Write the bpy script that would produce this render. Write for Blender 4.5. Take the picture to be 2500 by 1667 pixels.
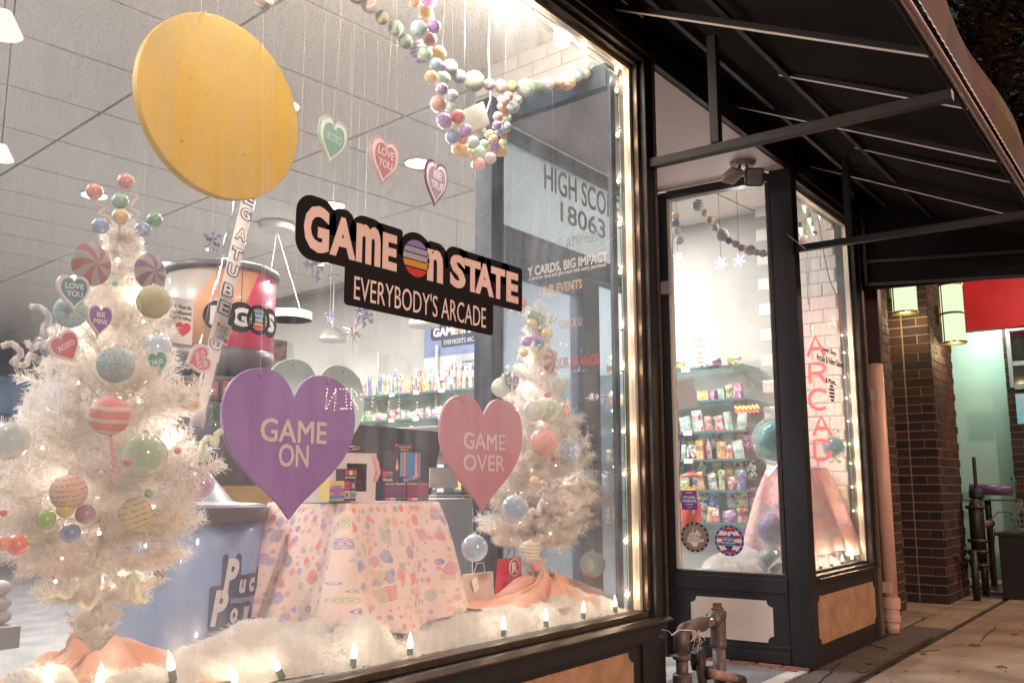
import bpy, bmesh, math, random
from mathutils import Vector, Matrix, noise
R = math.radians
random.seed(7)
scene = bpy.context.scene
for o in list(bpy.data.objects): bpy.data.objects.remove(o)
COL = scene.collection

# ------------------------------------------------------------------ camera, sky, light, exposure
CAMH, CAMY = 1.25, -2.31
PITCH, HEAD, FPX = math.atan(355 / 2210), R(37.2), 2210.0
cam_d = bpy.data.cameras.new('camera'); cam = bpy.data.objects.new('camera', cam_d); COL.objects.link(cam)
cam.location = (0, CAMY, CAMH); cam.rotation_euler = (R(90) + PITCH, 0, HEAD - R(90))
cam_d.sensor_width = 36; cam_d.lens = FPX / 2500 * 36; cam_d.clip_start = 0.05; cam_d.clip_end = 400
scene.camera = cam
w = bpy.data.worlds.new('World'); scene.world = w; w.use_nodes = True
bg = w.node_tree.nodes['Background']; sky = w.node_tree.nodes.new('ShaderNodeTexSky')
sky.sky_type = 'NISHITA'; sky.sun_disc = False; sky.sun_elevation = R(-1); sky.sun_rotation = R(200)
w.node_tree.links.new(sky.outputs[0], bg.inputs[0]); bg.inputs[1].default_value = 0.12
scene.view_settings.view_transform = 'Standard'; scene.view_settings.look = 'None'
scene.view_settings.exposure = 0.38; scene.view_settings.gamma = 1.0
cy = scene.cycles
cy.use_denoising = True; cy.max_bounces = 8; cy.diffuse_bounces = 4; cy.glossy_bounces = 3
cy.transmission_bounces = 6; cy.transparent_max_bounces = 24; cy.sample_clamp_indirect = 4.0; cy.sample_clamp_direct = 0
cy.caustics_reflective = False; cy.caustics_refractive = False
try: cy.use_light_tree = True
except Exception: pass

def lamp(kind, name, loc, energy, color, size=.02, rot=None, spot=None, blend=.4):
    l = bpy.data.lights.new(name, kind); l.energy = energy; l.color = color
    if kind == 'AREA': l.shape = 'DISK'; l.size = size
    elif kind != 'SUN': l.shadow_soft_size = size
    if kind == 'SPOT': l.spot_size = R(spot or 90); l.spot_blend = blend
    o = bpy.data.objects.new(name, l); o.location = loc
    if rot is not None: o.rotation_euler = rot
    COL.objects.link(o); return o
def aim(o, target):
    d = Vector(target) - Vector(o.location); o.rotation_euler = d.to_track_quat('-Z', 'Y').to_euler()
# street lighting of the place: sodium lamp up the road (warm), and a lower pinkish light added across the street for the window front
s1 = lamp('AREA', 'street_side_light', (11.5, -6.0, 6.4), 320, (1.0, .60, .38), 0.6); aim(s1, (8.2, -1.0, .0))
s2 = lamp('AREA', 'street_side_light', (-.5, -9.0, 3.6), 600, (1.0, .72, .60), 0.8); aim(s2, (4, 0, 1.2))

# ------------------------------------------------------------------ pixel -> place (u, v are pixels of a 2352 x 1568 copy of the photograph)
K = 2500 / 2352
_cf, _sf, _cp, _sp = math.cos(HEAD), math.sin(HEAD), math.cos(PITCH), math.sin(PITCH)
def ray(u, v):
    r = u * K - 1250; up = -(v * K - 833.5)
    fw = FPX * _cp - up * _sp; z = FPX * _sp + up * _cp
    return Vector((_cf * fw + _sf * r, _sf * fw - _cf * r, z))
C0 = Vector((0, CAMY, CAMH))
def at(u, v, Y): d = ray(u, v); return C0 + d * ((Y - CAMY) / d.y)
def atX(u, v, X): d = ray(u, v); return C0 + d * (X / d.x)
def atZ(u, v, Z): d = ray(u, v); return C0 + d * ((Z - CAMH) / d.z)
def mpp(P):            # metres per (2352-wide) pixel at a point
    d = Vector(P) - C0; return (_cf * d.x + _sf * d.y) * _cp / FPX * K + d.z * _sp / FPX * K

# ------------------------------------------------------------------ materials
MATS = {}
def M(name, col=(.5, .5, .5), rough=.5, metal=0., var=.0, vs=20., bump=0., bs=80., emit=None, es=0., trans=0., sheen=0., coat=0., alpha=1., col2=None, sub=0., spec=.5, facing=None):
    if name in MATS: return MATS[name]
    m = bpy.data.materials.new(name); m.use_nodes = True; nt = m.node_tree; N = nt.nodes; L = nt.links
    p = N['Principled BSDF']; p.inputs['Base Color'].default_value = (*col, 1)
    p.inputs['Roughness'].default_value = rough; p.inputs['Metallic'].default_value = metal
    p.inputs['Coat Weight'].default_value = coat; p.inputs['Alpha'].default_value = alpha
    p.inputs['Transmission Weight'].default_value = trans; p.inputs['Sheen Weight'].default_value = sheen
    p.inputs['Specular IOR Level'].default_value = spec
    if sub: p.inputs['Subsurface Weight'].default_value = sub; p.inputs['Subsurface Scale'].default_value = .02
    if emit: p.inputs['Emission Color'].default_value = (*emit, 1); p.inputs['Emission Strength'].default_value = es
    tc = N.new('ShaderNodeTexCoord')
    if var or col2:
        t = N.new('ShaderNodeTexNoise'); t.inputs['Scale'].default_value = vs; t.inputs['Detail'].default_value = 6
        L.new(tc.outputs['Object'], t.inputs['Vector'])
        r = N.new('ShaderNodeValToRGB'); L.new(t.outputs[0], r.inputs[0])
        c2 = col2 or tuple(c * (1 - var) for c in col)
        r.color_ramp.elements[0].position = .35; r.color_ramp.elements[1].position = .68
        r.color_ramp.elements[0].color = (*c2, 1); r.color_ramp.elements[1].color = (*(col if col2 else tuple(min(1, c * (1 + var * .5)) for c in col)), 1)
        L.new(r.outputs[0], p.inputs['Base Color'])
        mr = N.new('ShaderNodeMapRange'); L.new(t.outputs[0], mr.inputs[0]); mr.inputs[3].default_value = max(0, rough - .12); mr.inputs[4].default_value = min(1, rough + .12)
        L.new(mr.outputs[0], p.inputs['Roughness'])
    if facing:  # paler rim by view angle, a pearly sheen put into the colour
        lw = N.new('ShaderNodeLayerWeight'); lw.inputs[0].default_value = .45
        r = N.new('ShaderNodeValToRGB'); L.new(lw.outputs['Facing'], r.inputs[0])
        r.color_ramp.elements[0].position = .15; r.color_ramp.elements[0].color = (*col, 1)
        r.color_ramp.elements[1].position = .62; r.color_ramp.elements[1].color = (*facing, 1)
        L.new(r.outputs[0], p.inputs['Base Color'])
    if bump:
        t = N.new('ShaderNodeTexNoise'); t.inputs['Scale'].default_value = bs; t.inputs['Detail'].default_value = 4
        L.new(tc.outputs['Object'], t.inputs['Vector'])
        b = N.new('ShaderNodeBump'); b.inputs['Strength'].default_value = bump; b.inputs['Distance'].default_value = .01
        L.new(t.outputs[0], b.inputs['Height']); L.new(b.outputs[0], p.inputs['Normal'])
    MATS[name] = m; return m
def lum(name, col, es):
    if name in MATS: return MATS[name]
    m = bpy.data.materials.new(name); m.use_nodes = True; nt = m.node_tree; nt.nodes.remove(nt.nodes['Principled BSDF'])
    e = nt.nodes.new('ShaderNodeEmission'); e.inputs[0].default_value = (*col, 1); e.inputs[1].default_value = es
    nt.links.new(e.outputs[0], nt.nodes['Material Output'].inputs[0]); MATS[name] = m; return m
def glassmat(name, tint=(1, 1, 1), refl=.03, dirt_haze=.0, dscale=2.0, dcol=(.55, .6, .65), rough=.01):
    m = bpy.data.materials.new(name); m.use_nodes = True; nt = m.node_tree; N = nt.nodes; L = nt.links
    N.remove(N['Principled BSDF'])
    tr = N.new('ShaderNodeBsdfTransparent'); tr.inputs[0].default_value = (*tint, 1)
    gl = N.new('ShaderNodeBsdfGlossy'); gl.inputs['Roughness'].default_value = rough
    lw = N.new('ShaderNodeLayerWeight'); lw.inputs[0].default_value = .5
    pw = N.new('ShaderNodeMath'); pw.operation = 'POWER'; pw.inputs[1].default_value = 4; L.new(lw.outputs['Facing'], pw.inputs[0])
    ma = N.new('ShaderNodeMath'); ma.operation = 'MULTIPLY_ADD'; ma.inputs[1].default_value = .6; ma.inputs[2].default_value = refl; L.new(pw.outputs[0], ma.inputs[0])
    mx = N.new('ShaderNodeMixShader'); L.new(ma.outputs[0], mx.inputs[0]); L.new(tr.outputs[0], mx.inputs[1]); L.new(gl.outputs[0], mx.inputs[2])
    out = mx
    if dirt_haze:
        di = N.new('ShaderNodeBsdfTranslucent'); di.inputs[0].default_value = (*dcol, 1)
        df = N.new('ShaderNodeBsdfDiffuse'); df.inputs[0].default_value = (*dcol, 1)
        ad = N.new('ShaderNodeMixShader'); ad.inputs[0].default_value = .5; L.new(di.outputs[0], ad.inputs[1]); L.new(df.outputs[0], ad.inputs[2])
        tc = N.new('ShaderNodeTexCoord')
        mp = N.new('ShaderNodeMapping'); mp.inputs['Scale'].default_value = (6, 1, .7); L.new(tc.outputs['Object'], mp.inputs[0])
        n1 = N.new('ShaderNodeTexNoise'); n1.inputs['Scale'].default_value = dscale; n1.inputs['Detail'].default_value = 8; n1.inputs['Roughness'].default_value = .65
        L.new(mp.outputs[0], n1.inputs['Vector'])
        n2 = N.new('ShaderNodeTexNoise'); n2.inputs['Scale'].default_value = .9; n2.inputs['Detail'].default_value = 5; L.new(tc.outputs['Object'], n2.inputs['Vector'])
        mm = N.new('ShaderNodeMath'); mm.operation = 'MULTIPLY'; L.new(n1.outputs[0], mm.inputs[0]); L.new(n2.outputs[0], mm.inputs[1])
        mr = N.new('ShaderNodeMapRange'); mr.inputs[1].default_value = .14; mr.inputs[2].default_value = .5; mr.inputs[3].default_value = dirt_haze * .25; mr.inputs[4].default_value = dirt_haze * 3; L.new(mm.outputs[0], mr.inputs[0])
        m2 = N.new('ShaderNodeMixShader'); L.new(mr.outputs[0], m2.inputs[0]); L.new(mx.outputs[0], m2.inputs[1]); L.new(ad.outputs[0], m2.inputs[2]); out = m2
    L.new(out.outputs[0], N['Material Output'].inputs[0]); MATS[name] = m; return m

black = M('black_paint', (.018, .016, .018), .42, var=.25, vs=60, bump=.25, bs=250)
bronze = M('bronze_metal', (.10, .075, .06), .38, metal=.6, var=.3, vs=25)
chan = M('silver_channel', (.62, .56, .48), .4, metal=.3)
fabric_black = M('awning_fabric', (.010, .0085, .0085), .95, var=.25, vs=6, bump=.3, bs=500, spec=.1)
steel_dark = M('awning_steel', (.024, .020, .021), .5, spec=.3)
steel_lit = M('awning_rib_lit', (.85, .72, .68), .5)  # pale colour paints the lamplight caught along the rafter undersides
white = M('white_paint', (.80, .77, .73), .6)
wallwhite = M('shop_wall', (.52, .515, .48), .8, var=.04, vs=3)
glass = glassmat('window_glass', refl=.02, dirt_haze=.075)  # smudged dust, thickened to lay a pale haze over the interior
glass_r = glassmat('recess_glass', tint=(.86, .90, .94), refl=.05, dirt_haze=.09, dcol=(.45, .55, .65))
clearp = glassmat('clear_plastic', refl=.07, tint=(.97, .97, .98), rough=.05)
cello = glassmat('cellophane', refl=.16, tint=(.95, .97, .98), rough=.08, dirt_haze=.10, dscale=9, dcol=(.9, .95, .95))

# ------------------------------------------------------------------ mesh helpers
class MB:
    def __init__(s): s.v = []; s.f = []; s.mi = []; s.cur = 0
    def add(s, vs, fs):
        n = len(s.v); s.v += [Vector(q) for q in vs]; s.f += [[i + n for i in f] for f in fs]; s.mi += [s.cur] * len(fs); return s
    def box(s, a, b):
        x0, x1 = sorted((a[0], b[0])); y0, y1 = sorted((a[1], b[1])); z0, z1 = sorted((a[2], b[2]))
        return s.add([(x0, y0, z0), (x1, y0, z0), (x1, y1, z0), (x0, y1, z0), (x0, y0, z1), (x1, y0, z1), (x1, y1, z1), (x0, y1, z1)],
                     [(3, 2, 1, 0), (4, 5, 6, 7), (0, 1, 5, 4), (1, 2, 6, 5), (2, 3, 7, 6), (3, 0, 4, 7)])
    def obox(s, c, ax, ay, az):      # centre + half-axis vectors
        c, ax, ay, az = map(Vector, (c, ax, ay, az)); vs = [c + ax * i + ay * j + az * k for k in (-1, 1) for i, j in ((-1, -1), (1, -1), (1, 1), (-1, 1))]
        return s.add(vs, [(3, 2, 1, 0), (4, 5, 6, 7), (0, 1, 5, 4), (1, 2, 6, 5), (2, 3, 7, 6), (3, 0, 4, 7)])
    def bar(s, a, b, w, h, up=(0, 0, 1)):
        a, b = Vector(a), Vector(b); d = (b - a); l = d.length; d.normalize(); sd = d.cross(Vector(up)).normalized(); u = sd.cross(d)
        return s.obox((a + b) / 2, d * l / 2, sd * w / 2, u * h / 2)
    def tube(s, pts, r, n=8, cap=True, closed=False):
        pts = [Vector(p) for p in pts]; k = len(pts); rr = r if isinstance(r, (list, tuple)) else [r] * k
        base = len(s.v); prev = None; vs = []
        for i, p in enumerate(pts):
            if closed: d = pts[(i + 1) % k] - pts[i - 1]
            else: d = pts[min(i + 1, k - 1)] - pts[max(i - 1, 0)]
            if d.length < 1e-9: d = Vector((0, 0, 1))
            d.normalize()
            if prev is None: a = d.orthogonal().normalized()
            else:
                a = prev - d * prev.dot(d); a = a.normalized() if a.length > 1e-6 else d.orthogonal().normalized()
            prev = a; b = d.cross(a)
            vs += [p + (a * math.cos(t) + b * math.sin(t)) * rr[i] for t in (2 * math.pi * j / n for j in range(n))]
        fs = []
        for i in range(k if closed else k - 1):
            i2 = (i + 1) % k
            for j in range(n): fs.append((i * n + j, i * n + (j + 1) % n, i2 * n + (j + 1) % n, i2 * n + j))
        if cap and not closed: fs += [tuple(range(n))[::-1], tuple(range((k - 1) * n, k * n))]
        return s.add(vs, fs)
    def lathe(s, prof, c=(0, 0, 0), n=24, axis=None):       # prof [(r,z)], optional axis vector
        c = Vector(c); q = Vector((0, 0, 1)).rotation_difference(Vector(axis).normalized()) if axis is not None else None
        vs = []
        for r, z in prof:
            for j in range(n):
                t = 2 * math.pi * j / n; p = Vector((r * math.cos(t), r * math.sin(t), z)); vs.append(c + (q @ p if q else p))
        fs = []
        for i in range(len(prof) - 1):
            for j in range(n): fs.append((i * n + j, i * n + (j + 1) % n, (i + 1) * n + (j + 1) % n, (i + 1) * n + j))
        if prof[0][0] > 1e-5: fs.append(tuple(range(n))[::-1])
        if prof[-1][0] > 1e-5: fs.append(tuple(range((len(prof) - 1) * n, len(prof) * n)))
        return s.add(vs, fs)
    def ball(s, c, r, n=16, m=10, sc=(1, 1, 1), fn=None):
        c = Vector(c); prof = []; vs = [c + Vector((0, 0, -r * sc[2]))]
        for i in range(1, m):
            ph = math.pi * i / m
            for j in range(n):
                t = 2 * math.pi * j / n; d = Vector((math.sin(ph) * math.cos(t), math.sin(ph) * math.sin(t), -math.cos(ph)))
                k = fn(d) if fn else 1.; vs.append(c + Vector((d.x * sc[0], d.y * sc[1], d.z * sc[2])) * r * k)
        vs.append(c + Vector((0, 0, r * sc[2]))); e = len(vs) - 1; fs = []
        for j in range(n):
            fs.append((0, 1 + (j + 1) % n, 1 + j)); fs.append((e, 1 + (m - 2) * n + j, 1 + (m - 2) * n + (j + 1) % n))
        for i in range(m - 2):
            for j in range(n): a = 1 + i * n; fs.append((a + j, a + (j + 1) % n, a + n + (j + 1) % n, a + n + j))
        return s.add(vs, fs)
    def prism(s, outline, o, right, up, out, t):     # outline 2-D points in (right, up); front face towards out, thickness t behind
        o, right, up, out = map(Vector, (o, right, up, out)); n = len(outline)
        fr = [o + right * a + up * b for a, b in outline]; bk = [p - out * t for p in fr]
        return s.add(fr + bk, [tuple(range(n)), tuple(range(2 * n - 1, n - 1, -1))] + [(i, i + n, (i + 1) % n + n, (i + 1) % n) for i in range(n)])
def Empty(name, loc):
    o = bpy.data.objects.new(name, None); o.location = loc; COL.objects.link(o); o.empty_display_size = .05; return o
def tag(o, label=None, cat=None, group=None, kind=None):
    for k, x in (('label', label), ('category', cat), ('group', group), ('kind', kind)):
        if x: o[k] = x
    return o
def thing(name, label, cat, loc=(0, 0, 0), group=None): return tag(Empty(name, loc), label, cat, group)
def wloc(o):
    p = Vector((0, 0, 0))
    while o is not None: p += Vector(o.location); o = o.parent
    return p
def mesh_from(mb, name, off=Vector((0, 0, 0)), smooth=False):
    me = bpy.data.meshes.new(name); me.from_pydata([tuple(q - off) for q in mb.v], [], mb.f)
    if any(mb.mi): me.polygons.foreach_set('material_index', mb.mi)
    if smooth: me.polygons.foreach_set('use_smooth', [True] * len(me.polygons))
    me.validate(); me.update(); return me
def build(mb, name, mat, parent=None, smooth=False, bevel=0, origin=None, label=None, kind=None):
    off = wloc(parent) if parent is not None else Vector(origin or (0, 0, 0))
    me = mesh_from(mb, name, off, smooth)
    if bevel:
        bm = bmesh.new(); bm.from_mesh(me)
        es = [e for e in bm.edges if len(e.link_faces) == 2 and e.calc_face_angle(0) > .6]
        try: bmesh.ops.bevel(bm, geom=es, offset=bevel, segments=2, profile=.6, affect='EDGES', clamp_overlap=True)
        except Exception: pass
        bm.to_mesh(me); bm.free()
    for m in (mat if isinstance(mat, (list, tuple)) else [mat]): me.materials.append(m)
    o = bpy.data.objects.new(name, me); COL.objects.link(o)
    if parent is not None: o.parent = parent
    else: o.location = off
    if smooth and not bevel:
        pass
    if label: o['label'] = label
    if kind: o['kind'] = kind
    return o
def inst(me, name, parent, loc=(0, 0, 0), rot=None, sc=None, mat=None):     # another object on shared mesh data
    o = bpy.data.objects.new(name, me); COL.objects.link(o)
    if parent is not None: o.parent = parent; o.location = Vector(loc) - wloc(parent)
    else: o.location = loc
    if rot is not None: o.rotation_euler = rot
    if sc is not None: o.scale = sc if isinstance(sc, (tuple, list, Vector)) else (sc, sc, sc)
    return o
FAC = (Vector((1, 0, 0)), Vector((0, 0, 1)), Vector((0, -1, 0)))      # plane seen from the street
SID = (Vector((0, -1, 0)), Vector((0, 0, 1)), Vector((-1, 0, 0)))     # plane across the street front, seen from the left
_txt = {}
def text_raw(s, offset=0.0, extrude=0.0, spacing=1.0):
    k = (s, offset, extrude, spacing)
    if k in _txt: return _txt[k]
    c = bpy.data.curves.new('t', 'FONT'); c.body = s; c.size = 1; c.offset = offset; c.extrude = extrude; c.space_character = spacing; c.resolution_u = 3; c.align_x = 'LEFT'; c.space_line = .85
    o = bpy.data.objects.new('t', c); COL.objects.link(o); bpy.context.view_layer.update()
    me = o.to_mesh(); vs = [v.co.copy() for v in me.vertices]; fs = [tuple(p.vertices) for p in me.polygons]; o.to_mesh_clear()
    bpy.data.objects.remove(o); _txt[k] = (vs, fs); return vs, fs
def lettering(s, o, width, height, basis=FAC, mat=None, parent=None, name='lettering', offset=0.0, depth=.002, mirror=False, tilt=0., spacing=1., anchor='c', shear=0.):
    """flat letters scaled to exactly width x height, centred on o (or 'l': lower-left corner)"""
    bold = offset if ('M' in s and offset > 0) else 0
    vs, fs = text_raw(s, 0 if bold else offset, 0, spacing); rt, up, out = basis; o = Vector(o)
    if bold:
        n0 = len(vs); v2, f2 = [], []
        for k_, (dx_, dy_) in enumerate(((0, 0), (1, 1), (-1, 1), (1, -1), (-1, -1))):
            v2 += [Vector((q.x + dx_ * bold, q.y + dy_ * bold, k_ * .02)) for q in vs]; f2 += [tuple(i + k_ * n0 for i in f) for f in fs]
        vs, fs = v2, f2
    x0 = min(q.x for q in vs); x1 = max(q.x for q in vs); y0 = min(q.y for q in vs); y1 = max(q.y for q in vs)
    ct, st = math.cos(tilt), math.sin(tilt); res = []
    for q in vs:
        a = ((q.x - x0) / (x1 - x0) - (.5 if anchor == 'c' else 0)) * width; b = ((q.y - y0) / (y1 - y0) - (.5 if anchor == 'c' else 0)) * height
        if mirror: a = -a
        a += b * shear; a, b = a * ct - b * st, a * st + b * ct
        res.append(o + rt * a + up * b + out * (q.z * .002))
    mb = MB(); mb.add(res, fs); n = len(res); bk = [q - out * depth for q in res]
    mb.add(bk, [tuple(reversed(f)) for f in fs])
    from collections import Counter
    ec = Counter()
    for f in fs:
        for i in range(len(f)): ec[frozenset((f[i], f[(i + 1) % len(f)]))] += 1
    for f in fs:
        for i in range(len(f)):
            a, b = f[i], f[(i + 1) % len(f)]
            if ec[frozenset((a, b))] == 1: mb.f.append([a, a + n, b + n, b]); mb.mi.append(0)
    return build(mb, name, mat, parent)
def rrect(w, h, r, n=4, cx=0, cy=0):
    pts = []
    for sx, sy, a0 in ((1, 1, 0), (-1, 1, 90), (-1, -1, 180), (1, -1, 270)):
        for i in range(n + 1):
            a = R(a0 + 90 * i / n); pts.append((cx + sx * (w / 2 - r) + r * math.cos(a), cy + sy * (h / 2 - r) + r * math.sin(a)))
    return pts
def disc(r, n=40, cx=0, cy=0, sx=1, sy=1): return [(cx + sx * r * math.cos(2 * math.pi * i / n), cy + sy * r * math.sin(2 * math.pi * i / n)) for i in range(n)]
def heart(w, h, n=26, notch=.0):          # outline, centred
    right = []
    P = [(0, .30 + notch), (.02, .37), (.10, .47), (.22, .505), (.36, .47), (.46, .37), (.50, .22), (.485, .06), (.42, -.08), (.31, -.21), (.19, -.32), (.09, -.41), (.03, -.48), (0, -.52)]
    def cr(p0, p1, p2, p3, t): return tuple(.5 * ((2 * p1[i]) + (-p0[i] + p2[i]) * t + (2 * p0[i] - 5 * p1[i] + 4 * p2[i] - p3[i]) * t * t + (-p0[i] + 3 * p1[i] - 3 * p2[i] + p3[i]) * t ** 3) for i in (0, 1))
    for i in range(len(P) - 1):
        p0 = P[max(i - 1, 0)]; p3 = P[min(i + 2, len(P) - 1)]
        for k in range(3): right.append(cr(p0, P[i], P[i + 1], p3, k / 3))
    right.append(P[-1]); left = [(-x, y) for x, y in right[1:-1]][::-1]
    return [(x * w, y * h * .98) for x, y in (right + left)][::-1]
def offs(pts, k, cy=0): return [(x * k, (y - cy) * k + cy) for x, y in pts]

# ================================================================== GROUND
def S(mb, name, mat, parent=None, **k):
    o = build(mb, name, mat, parent, **k)
    if parent is None and 'kind' not in k: o['kind'] = 'structure'
    return o
concrete = M('sidewalk_concrete', (.36, .28, .21), .9, col2=(.20, .155, .12), vs=2.2, bump=.5, bs=60)
concrete_pale = M('entry_concrete', (.60, .58, .54), .85, col2=(.33, .32, .30), vs=3, bump=.3, bs=80)
asphalt = M('granite_paving', (.17, .14, .125), .9, col2=(.07, .06, .055), vs=60, bump=.6, bs=120)
brickred = M('brick_threshold', (.30, .13, .09), .8, var=.4, vs=14, bump=.5, bs=70)
g = MB(); g.box((-60, -60, -.35), (80, 30, -.05)); ground = S(g, 'ground', M('joint_dirt', (.05, .04, .035), .95, var=.3))
walk = S(MB().box((-20, -5.2, -.049), (40, 5.0, -.02)), 'sidewalk', M('joint_dirt'))
def slab(x0, y0, x1, y1, mat, z=0., nm='paving_slab'):
    j = .008; o = build(MB().box((x0 + j, y0 + j, -.045), (x1 - j, y1 - j, z + random.uniform(-.002, .002))), nm, mat, walk, bevel=.006); return o
for i in range(-3, 12):                       # granite strip along the wall, then big walk slabs
    slab(6.2 + i * .95, -.34, 6.2 + (i + 1) * .95, -.005, asphalt if i < 3 else concrete)
for i in range(-2, 9):
    for j in range(4):
        slab(4.4 + i * 1.75 + .2 * (j % 2), -.40 - (j + 1) * 1.3 - (.0), 4.4 + (i + 1) * 1.75 + .2 * (j % 2), -.40 - j * 1.3, concrete)
slab(8.62, .02, 9.7, 1.2, concrete); slab(9.72, -.3, 16, 2.6, concrete, -.004)
slab(4.35, .0, 6.47, .62, concrete_pale); slab(4.35, .62, 6.42, 1.15, concrete_pale)
for k in range(6): slab(6.41 - .0, .0 + k * .19, 6.475, .0 + (k + 1) * .19, brickred, .012, 'threshold_brick')
for k in range(6): slab(6.33, .0 + k * .19 + .05, 6.40, .0 + (k + 1) * .19 + .05, brickred, .008, 'threshold_brick')
# metal angle running at the joint
build(MB().bar((5.6, -.375, .012), (8.35, -.372, .012), .012, .02), 'metal_edging', bronze, walk)
gravel = MB()
for i in range(900):
    x = random.uniform(5, 11); y = random.choice([random.gauss(-.375, .02), random.uniform(-2.2, -.05), random.gauss(-.02, .02)])
    s_ = random.uniform(.002, .008); gravel.ball((x, y, .004), s_, 5, 3, (1, 1, .5))
build(gravel, 'grit', M('grit', (.10, .08, .06), .9), kind='stuff')
stn = MB()
for (u, v, r) in ((1990, 1535, .11), (2000, 1520, .08), (2240, 1480, .07), (2020, 1490, .05), (2120, 1500, .05), (2300, 1530, .06), (2200, 1540, .04), (2330, 1455, .05), (2080, 1540, .03)):
    p = atZ(u, v, .0045); stn.add([p + Vector((math.cos(t) * r * (1 + .3 * math.sin(3 * t + u)), math.sin(t) * r * .5 * (1 + .25 * math.cos(2 * t + v)), 0)) for t in [2 * math.pi * i / 24 for i in range(24)]], [tuple(range(24))])
build(stn, 'oil_stains', M('oil_stain', (.13, .095, .07), .8, var=.4, vs=9), kind='stuff')
crk = MB()
for a, b in (((1905, 1500), (1990, 1478)), ((1990, 1478), (2040, 1490)), ((2050, 1500), (2160, 1492)), ((1880, 1568), (1930, 1520)), ((2250, 1470), (2290, 1440))):
    p, q = atZ(*a, .003), atZ(*b, .003); pts = [p.lerp(q, i / 9) + Vector((random.uniform(-.012, .012), random.uniform(-.012, .012), 0)) for i in range(10)]
    crk.tube(pts, .004, 5)
build(crk, 'pavement_cracks', M('crack', (.03, .025, .02), .95), kind='stuff')

# ================================================================== SHOP FRONT (one building, its pieces are parts)
shop = thing('shop_building', 'black framed arcade shop front with lit display windows and recessed entrance', 'shop building', (4.3, 0, 0))
JX0, JX1 = 4.165, 4.29         # right jamb of the big window
def frame_member(name, a, b, mat=black, bev=.006): return build(MB().box(a, b), name, mat, shop, bevel=bev)
# --- big window frame: stepped profile
frame_member('window_jamb', (JX0 + .03, -.045, .52), (JX1, .13, 3.66)); frame_member('jamb_lip', (JX1 - .022, -.062, .585), (JX1 - .004, -.046, 3.64), bronze, .004)
frame_member('jamb_step', (JX0, -.012, .635), (JX0 + .029, .10, 3.56), bronze, .004)
build(MB().box((JX0 - .028, .02, .637), (JX0 - .002, .06, 3.556)), 'glazing_channel', chan, shop, bevel=.003)
frame_member('window_head', (-1.6, -.045, 3.585), (JX0 + .028, .13, 3.72)); frame_member('head_lip', (-1.6, -.062, 3.622), (JX1 - .024, -.046, 3.64), bronze, .004)
frame_member('head_step', (-1.6, -.012, 3.56), (JX0 - .002, .10, 3.584), bronze, .004)
build(MB().box((-1.6, .02, 3.530), (JX0 - .03, .06, 3.556)), 'glazing_channel', chan, shop, bevel=.003)
frame_member('window_sill', (-1.6, -.05, .50), (JX0 + .028, .13, .605)); frame_member('sill_step', (-1.6, -.012, .607), (JX0 - .002, .10, .634), bronze, .004)
mb = MB().add([(-1.6, -.052, .575), (JX1 - .002, -.052, .575), (JX1 - .002, -.085, .585), (-1.6, -.085, .585), (-1.6, -.052, .606), (JX1 - .002, -.052, .606), (JX1 - .002, -.085, .592), (-1.6, -.085, .592)], [(3, 2, 1, 0), (4, 5, 6, 7), (0, 1, 5, 4), (1, 2, 6, 5), (2, 3, 7, 6), (3, 0, 4, 7)])
build(mb, 'sill_nosing', bronze, shop, bevel=.003)
build(MB().box((-1.6, .038, .636), (JX0 - .029, .044, 3.53)), 'window_pane', glass, shop)
# --- bulkhead below with tan inset panels (scooped corners)
def notched(w_, h_, r=.05):
    pts = []
    for cx, cy_, a0 in ((w_ / 2, h_ / 2, 270), (-w_ / 2, h_ / 2, 0), (-w_ / 2, -h_ / 2, 90), (w_ / 2, -h_ / 2, 180)):
        for i in range(7):
            a = R(a0 - 90 * i / 6) if False else R(a0 - 15 * i)
            pts.append((cx + r * math.cos(a), cy_ + r * math.sin(a)))
    return pts
panel_tan = M('bulkhead_panel', (.46, .27, .16), .75, col2=(.33, .185, .105), vs=9, bump=.8, bs=160)
panel_pale = M('bulkhead_panel_pale', (.60, .52, .47), .7, col2=(.54, .46, .41), vs=4, bump=.2, bs=160)
frame_member('bulkhead', (-1.6, -.02, .0), (JX1 - .001, .12, .498))
frame_member('bulkhead_corner', (4.06, -.034, .02), (JX1 + .001, -.021, .498), black, .003)
build(MB().prism(notched(2.6, .36), (2.672, -.029, .29), FAC[0], FAC[1], FAC[2], .008), 'inset_panel', panel_tan, shop)
frame_member('wall_above', (-1.6, .0, 3.725), (JX1 + 4.1, .14, 4.6), fabric_black, .0)
# --- right window
frame_member('corner_post', (6.475, -.03, .0), (6.585, .14, 3.80)); 
build(MB().box((6.60, .02, .67), (6.618, .06, 3.53)), 'glazing_channel', chan, shop)
frame_member('window_head', (6.586, -.03, 3.56), (7.99, .14, 3.72)); frame_member('head_lip', (6.60, -.052, 3.615), (8.05, -.031, 3.637), bronze, .004)
frame_member('window_jamb', (7.99, -.03, .0), (8.10, .14, 3.8)); frame_member('jamb_lip', (8.055, -.055, .585), (8.075, -.031, 3.64), bronze, .004)
build(MB().box((7.955, .02, .645), (7.988, .06, 3.555)), 'glazing_channel', chan, shop); build(MB().box((6.62, .02, 3.525), (7.953, .06, 3.556)), 'glazing_channel', chan, shop)
frame_member('window_sill', (6.586, -.03, .55), (7.989, .14, .625)); frame_member('sill_nosing', (6.59, -.062, .592), (8.054, -.031, .606), bronze, .003)
build(MB().box((6.62, .03, .626), (7.953, .05, .645)), 'glazing_channel', bronze, shop)
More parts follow.
